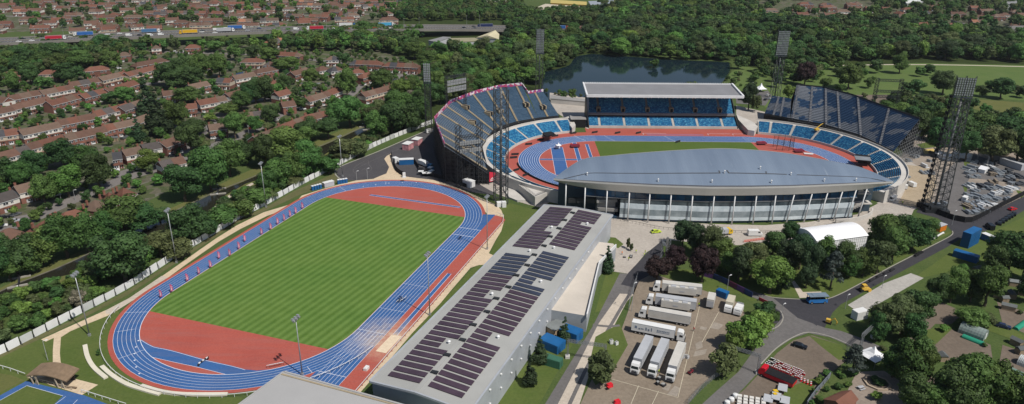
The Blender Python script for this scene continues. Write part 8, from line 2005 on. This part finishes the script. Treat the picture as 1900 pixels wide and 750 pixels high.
# octagonal planter in the garden
r = thing('octagonal_planter', 'octagonal stone planter with dark shrubs on the patio', 'planter', G(1627, 712)); b = MB(); q = [(3.4*math.cos(R(22.5+45*k)), 3.4*math.sin(R(22.5+45*k)), 0) for k in range(8)]; b.ribbon(q, .5, 0, .55, closed=True); b.build('rim', P('sandstone', (.40, .32, .24), .8, .15), r); b = MB(); b.sheet([(x*.95, y*.95) for x, y, _ in q], .4); b.build('soil', M_SOIL, r)
o = link('plants', crown_mesh('crown', GEO_SHRUB[0], F_MAT['dark']), r); o.scale = (.55, .55, .22)
r = thing('picnic_table', 'grey picnic table on the patio beside the planter', 'table', G(1597, 722), .4); b = MB(); b.box((0, 0, .75), (1.8, .8, .08)); b.build('top', LG_, r)
for s in (-1, 1): b = MB(); b.box((0, s*.75, .45), (1.8, .3, .06)); b.build('seat', LG_, r)
b = MB(); b.bar((-.6, -.7, 0), (-.6, .7, .7), .1); b.bar((.6, -.7, 0), (.6, .7, .7), .1); b.bar((-.6, .7, 0), (-.6, -.7, .7), .1); b.bar((.6, .7, 0), (.6, -.7, .7), .1); b.build('leg', LG_, r)
# lock gates on the canal
for (u, v, a, lb) in ((36, 524, .55, 'black and white lock gate at the left edge of the canal'), (405, 356, .35, 'black and white lock gate in the middle of the canal'), (680, 238, .5, 'dark lock gate near the far end of the canal')):
    r = thing('lock_gate', lb, 'lock gate', G(u, v), a); b = MB(); b.box((0, 0, .5), (.5, 5.4, 1.3)); b.build('gate', M_CHAS, r)
    for s in (-1, 1): b = MB(); b.bar((.2, s*1.5, 1.2), (-.2, s*6.2, 1.3), .35, .35); b.bar((-.19, s*5.6, 1.29), (-.23, s*6.6, 1.31), .38, .38, 1); b.build('balance_beam', [M_CHAS, W_], r)
    b = MB(); b.box((0, -3.6, .25), (7, .8, .5)); b.box((0, 3.6, .25), (7, .8, .5)); b.build('lock_wall', M_KERB, r)
r = thing('footbridge', 'pale flat weir platform on the canal beside the big round tree', 'bridge', G(163, 498), .5); b = MB(); b.box((0, 0, .5), (4, 2, .25)); b.build('deck', M_SLAB, r); b = MB(); b.bar((-2, -1, 1.3), (2, -1, 1.3), .08); [b.bar((x, -1, .5), (x, -1, 1.3), .08) for x in (-2, 0, 2)]; b.build('railing', M_STEEL, r)
# ------------------------------------------------------------------ people
def person_mesh(pose, jacket, trousers):
    """one continuous skinned body; materials by height"""
    V = [(0, 0, .95), (0, 0, 1.15), (0, 0, 1.40), (0, .02, 1.50), (0, .03, 1.62), (0, .03, 1.76),
         (-.10, 0, .90), (-.12, pose['l'], .50), (-.12, pose['l']*.6-.02, .08), (-.12, pose['l']*.6+.12, .03), (.10, 0, .90), (.12, -pose['l'], .50), (.12, -pose['l']*1.2, .08), (.12, -pose['l']*1.2+.13, .03),
         (-.19, 0, 1.40), (-.26, .02, 1.13), (-.22+pose['a']*.1, .10+pose['a']*.3, .90+pose['a']*.25), (-.21+pose['a']*.1, .14+pose['a']*.36, .82+pose['a']*.27),
         (.19, 0, 1.40), (.26, .0, 1.13), (.24, .08+pose['b']*.3, .90+pose['b']*.2), (.23, .12+pose['b']*.36, .82+pose['b']*.22)]
    E_ = [(0, 1), (1, 2), (2, 3), (3, 4), (4, 5), (0, 6), (6, 7), (7, 8), (8, 9), (0, 10), (10, 11), (11, 12), (12, 13), (2, 14), (14, 15), (15, 16), (16, 17), (2, 18), (18, 19), (19, 20), (20, 21)]
    rad = [.15, .14, .15, .06, .10, .085, .095, .065, .045, .04, .095, .065, .045, .04, .07, .048, .036, .035, .07, .048, .036, .035]
    me = bpy.data.meshes.new('body'); me.from_pydata(V, E_, []); o = bpy.data.objects.new('tmp', me); C.objects.link(o)
    sk_ = o.modifiers.new('skin', 'SKIN'); su = o.modifiers.new('sub', 'SUBSURF'); su.levels = 1; su.render_levels = 1
    for i, r_ in enumerate(rad): me.skin_vertices[0].data[i].radius = (r_, r_*.8)
    me.skin_vertices[0].data[0].use_root = True
    dg = bpy.context.evaluated_depsgraph_get(); m2 = bpy.data.meshes.new_from_object(o.evaluated_get(dg)); bpy.data.objects.remove(o)
    skin, hair = P('skin', (.42, .25, .18), .6), P('dark_hair', (.03, .02, .015), .7)
    m2.materials.clear()
    for m_ in (trousers, jacket, skin, hair): m2.materials.append(m_)
    for p in m2.polygons:
        z = p.center.z; x = abs(p.center.x); p.material_index = 0 if z < .93 and x < .2 else (2 if (z < .90 and x >= .2) else (1 if z < 1.5 else (3 if z > 1.72 or p.center.y < -.02 else 2)))
    return m2
HV, HO, NV, RD = P('hi_vis_yellow', (.55, .68, .05), .6), P('hi_vis_orange', (.70, .20, .04), .6), P('navy_trousers', (.02, .025, .05), .8), P('red_jacket', (.50, .03, .04), .7)
PM = [person_mesh({'l': .16, 'a': .6, 'b': 0}, HV, NV), person_mesh({'l': .05, 'a': .2, 'b': .8}, HO, NV), person_mesh({'l': .2, 'a': 0, 'b': .3}, RD, NV)]
for u, v, k, lb in ((1154, 473, 1, 'person in orange vest crouched among kit on the plaza'), (1180, 470, 0, 'person in yellow vest standing on the plaza near the saplings'), (1195, 476, 0, 'person in yellow vest at the edge of the dark road by the plaza'), (1197, 471, 0, 'second person in yellow vest at the edge of the dark road'), (1166, 484, 0, 'person in yellow vest nearest the conifer on the plaza'), (1287, 615, 2, 'person in red walking across the truck park'), (1296, 569, 0, 'person in yellow vest by the ramp of the grey-sided lorry'), (1222, 694, 0, 'person in yellow vest between the facing lorries'), (1780, 476, 0, 'person in yellow vest by the low blue container'), (1674, 379, 0, 'person in yellow vest on the ramp below the grandstand')):
    r = link('person', PM[k]); r.location = G(u, v); r.rotation_euler.z = u*.7; tag(r, lb.replace('crouched', 'standing'), 'person')
pile('equipment_pile', 'dark pallets of paving on the pale plaza', 'equipment', G(1164, 476), 3, M_CHAS, 9, (1.2, 1.0, .5), 1.6)
for u, v, h, lb in ((1165, 462, 5, 'young thin tree in the middle of the plaza'), (1171, 466, 3.4, 'smaller young tree on the plaza')):
    r = thing('young_tree', lb, 'tree', G(u, v)); cm, tm = model(('broad', 'olive'), 1); o = link('crown', cm, r); o2 = link('trunk', tm, r); r.scale = (.22, .22, h/10)
# ------------------------------------------------------------------ camera, sun and sky
cam = bpy.data.cameras.new('camera'); co_ = bpy.data.objects.new('camera', cam); C.objects.link(co_); scene.camera = co_
cam.sensor_fit = 'HORIZONTAL'; cam.sensor_width = 36; cam.lens = CAM_F/1900*36; cam.clip_start = 1; cam.clip_end = 6000
co_.matrix_world = Matrix.Translation((0, 0, CAM_H)) @ Matrix.Rotation(PI/2-CAM_PITCH, 4, 'X') @ Matrix.Rotation(ROLL_SIGN*CAM_ROLL, 4, 'Z')
w = bpy.data.worlds.new('World'); scene.world = w; w.use_nodes = True
nt = w.node_tree; bg = nt.nodes['Background']; sk = nt.nodes.new('ShaderNodeTexSky'); sk.sky_type = 'NISHITA'; sk.sun_disc = False
SUN_EL, SUN_AZ = R(55), R(-42)      # direction the light comes from, measured from +x
sk.sun_elevation = SUN_EL; sk.sun_rotation = PI/2 - SUN_AZ; sk.altitude = 150; sk.air_density = 1.0; sk.dust_density = 1.0
nt.links.new(sk.outputs[0], bg.inputs[0]); bg.inputs[1].default_value = SKY
sun = bpy.data.lights.new('sun', 'SUN'); sun.energy = SUNE; sun.angle = R(.55); sun.color = (1, .955, .88)
so = bpy.data.objects.new('sun', sun); C.objects.link(so)
d = Vector((math.cos(SUN_EL)*math.cos(SUN_AZ), math.cos(SUN_EL)*math.sin(SUN_AZ), math.sin(SUN_EL)))
so.rotation_euler = d.to_track_quat('Z', 'Y').to_euler()
vs = scene.view_settings; vs.view_transform = 'Standard'; vs.look = 'None'; vs.exposure = EXPOSURE; vs.gamma = 1; vs.use_curve_mapping = False
scene.cycles.max_bounces = 5; scene.cycles.diffuse_bounces = 2; scene.cycles.glossy_bounces = 2; scene.cycles.transparent_max_bounces = 6
# ------------------------------------------------------------------ the air
hz = MB(); hz.box((0, 1100, -1), (4400, 3000, 215), base=True)
m = bpy.data.materials.new('haze'); m.use_nodes = True; nt = m.node_tree; nt.nodes.remove(nt.nodes['Principled BSDF'])
pv = nt.nodes.new('ShaderNodeVolumePrincipled'); pv.inputs['Color'].default_value = (.86, .91, 1, 1); pv.inputs['Density'].default_value = .000035; pv.inputs['Anisotropy'].default_value = .2
nt.links.new(pv.outputs[0], nt.nodes['Material Output'].inputs['Volume'])
o = hz.build('haze', m); o['kind'] = 'stuff'; o['label'] = 'thin pale summer haze over the whole town'; o['category'] = 'haze'
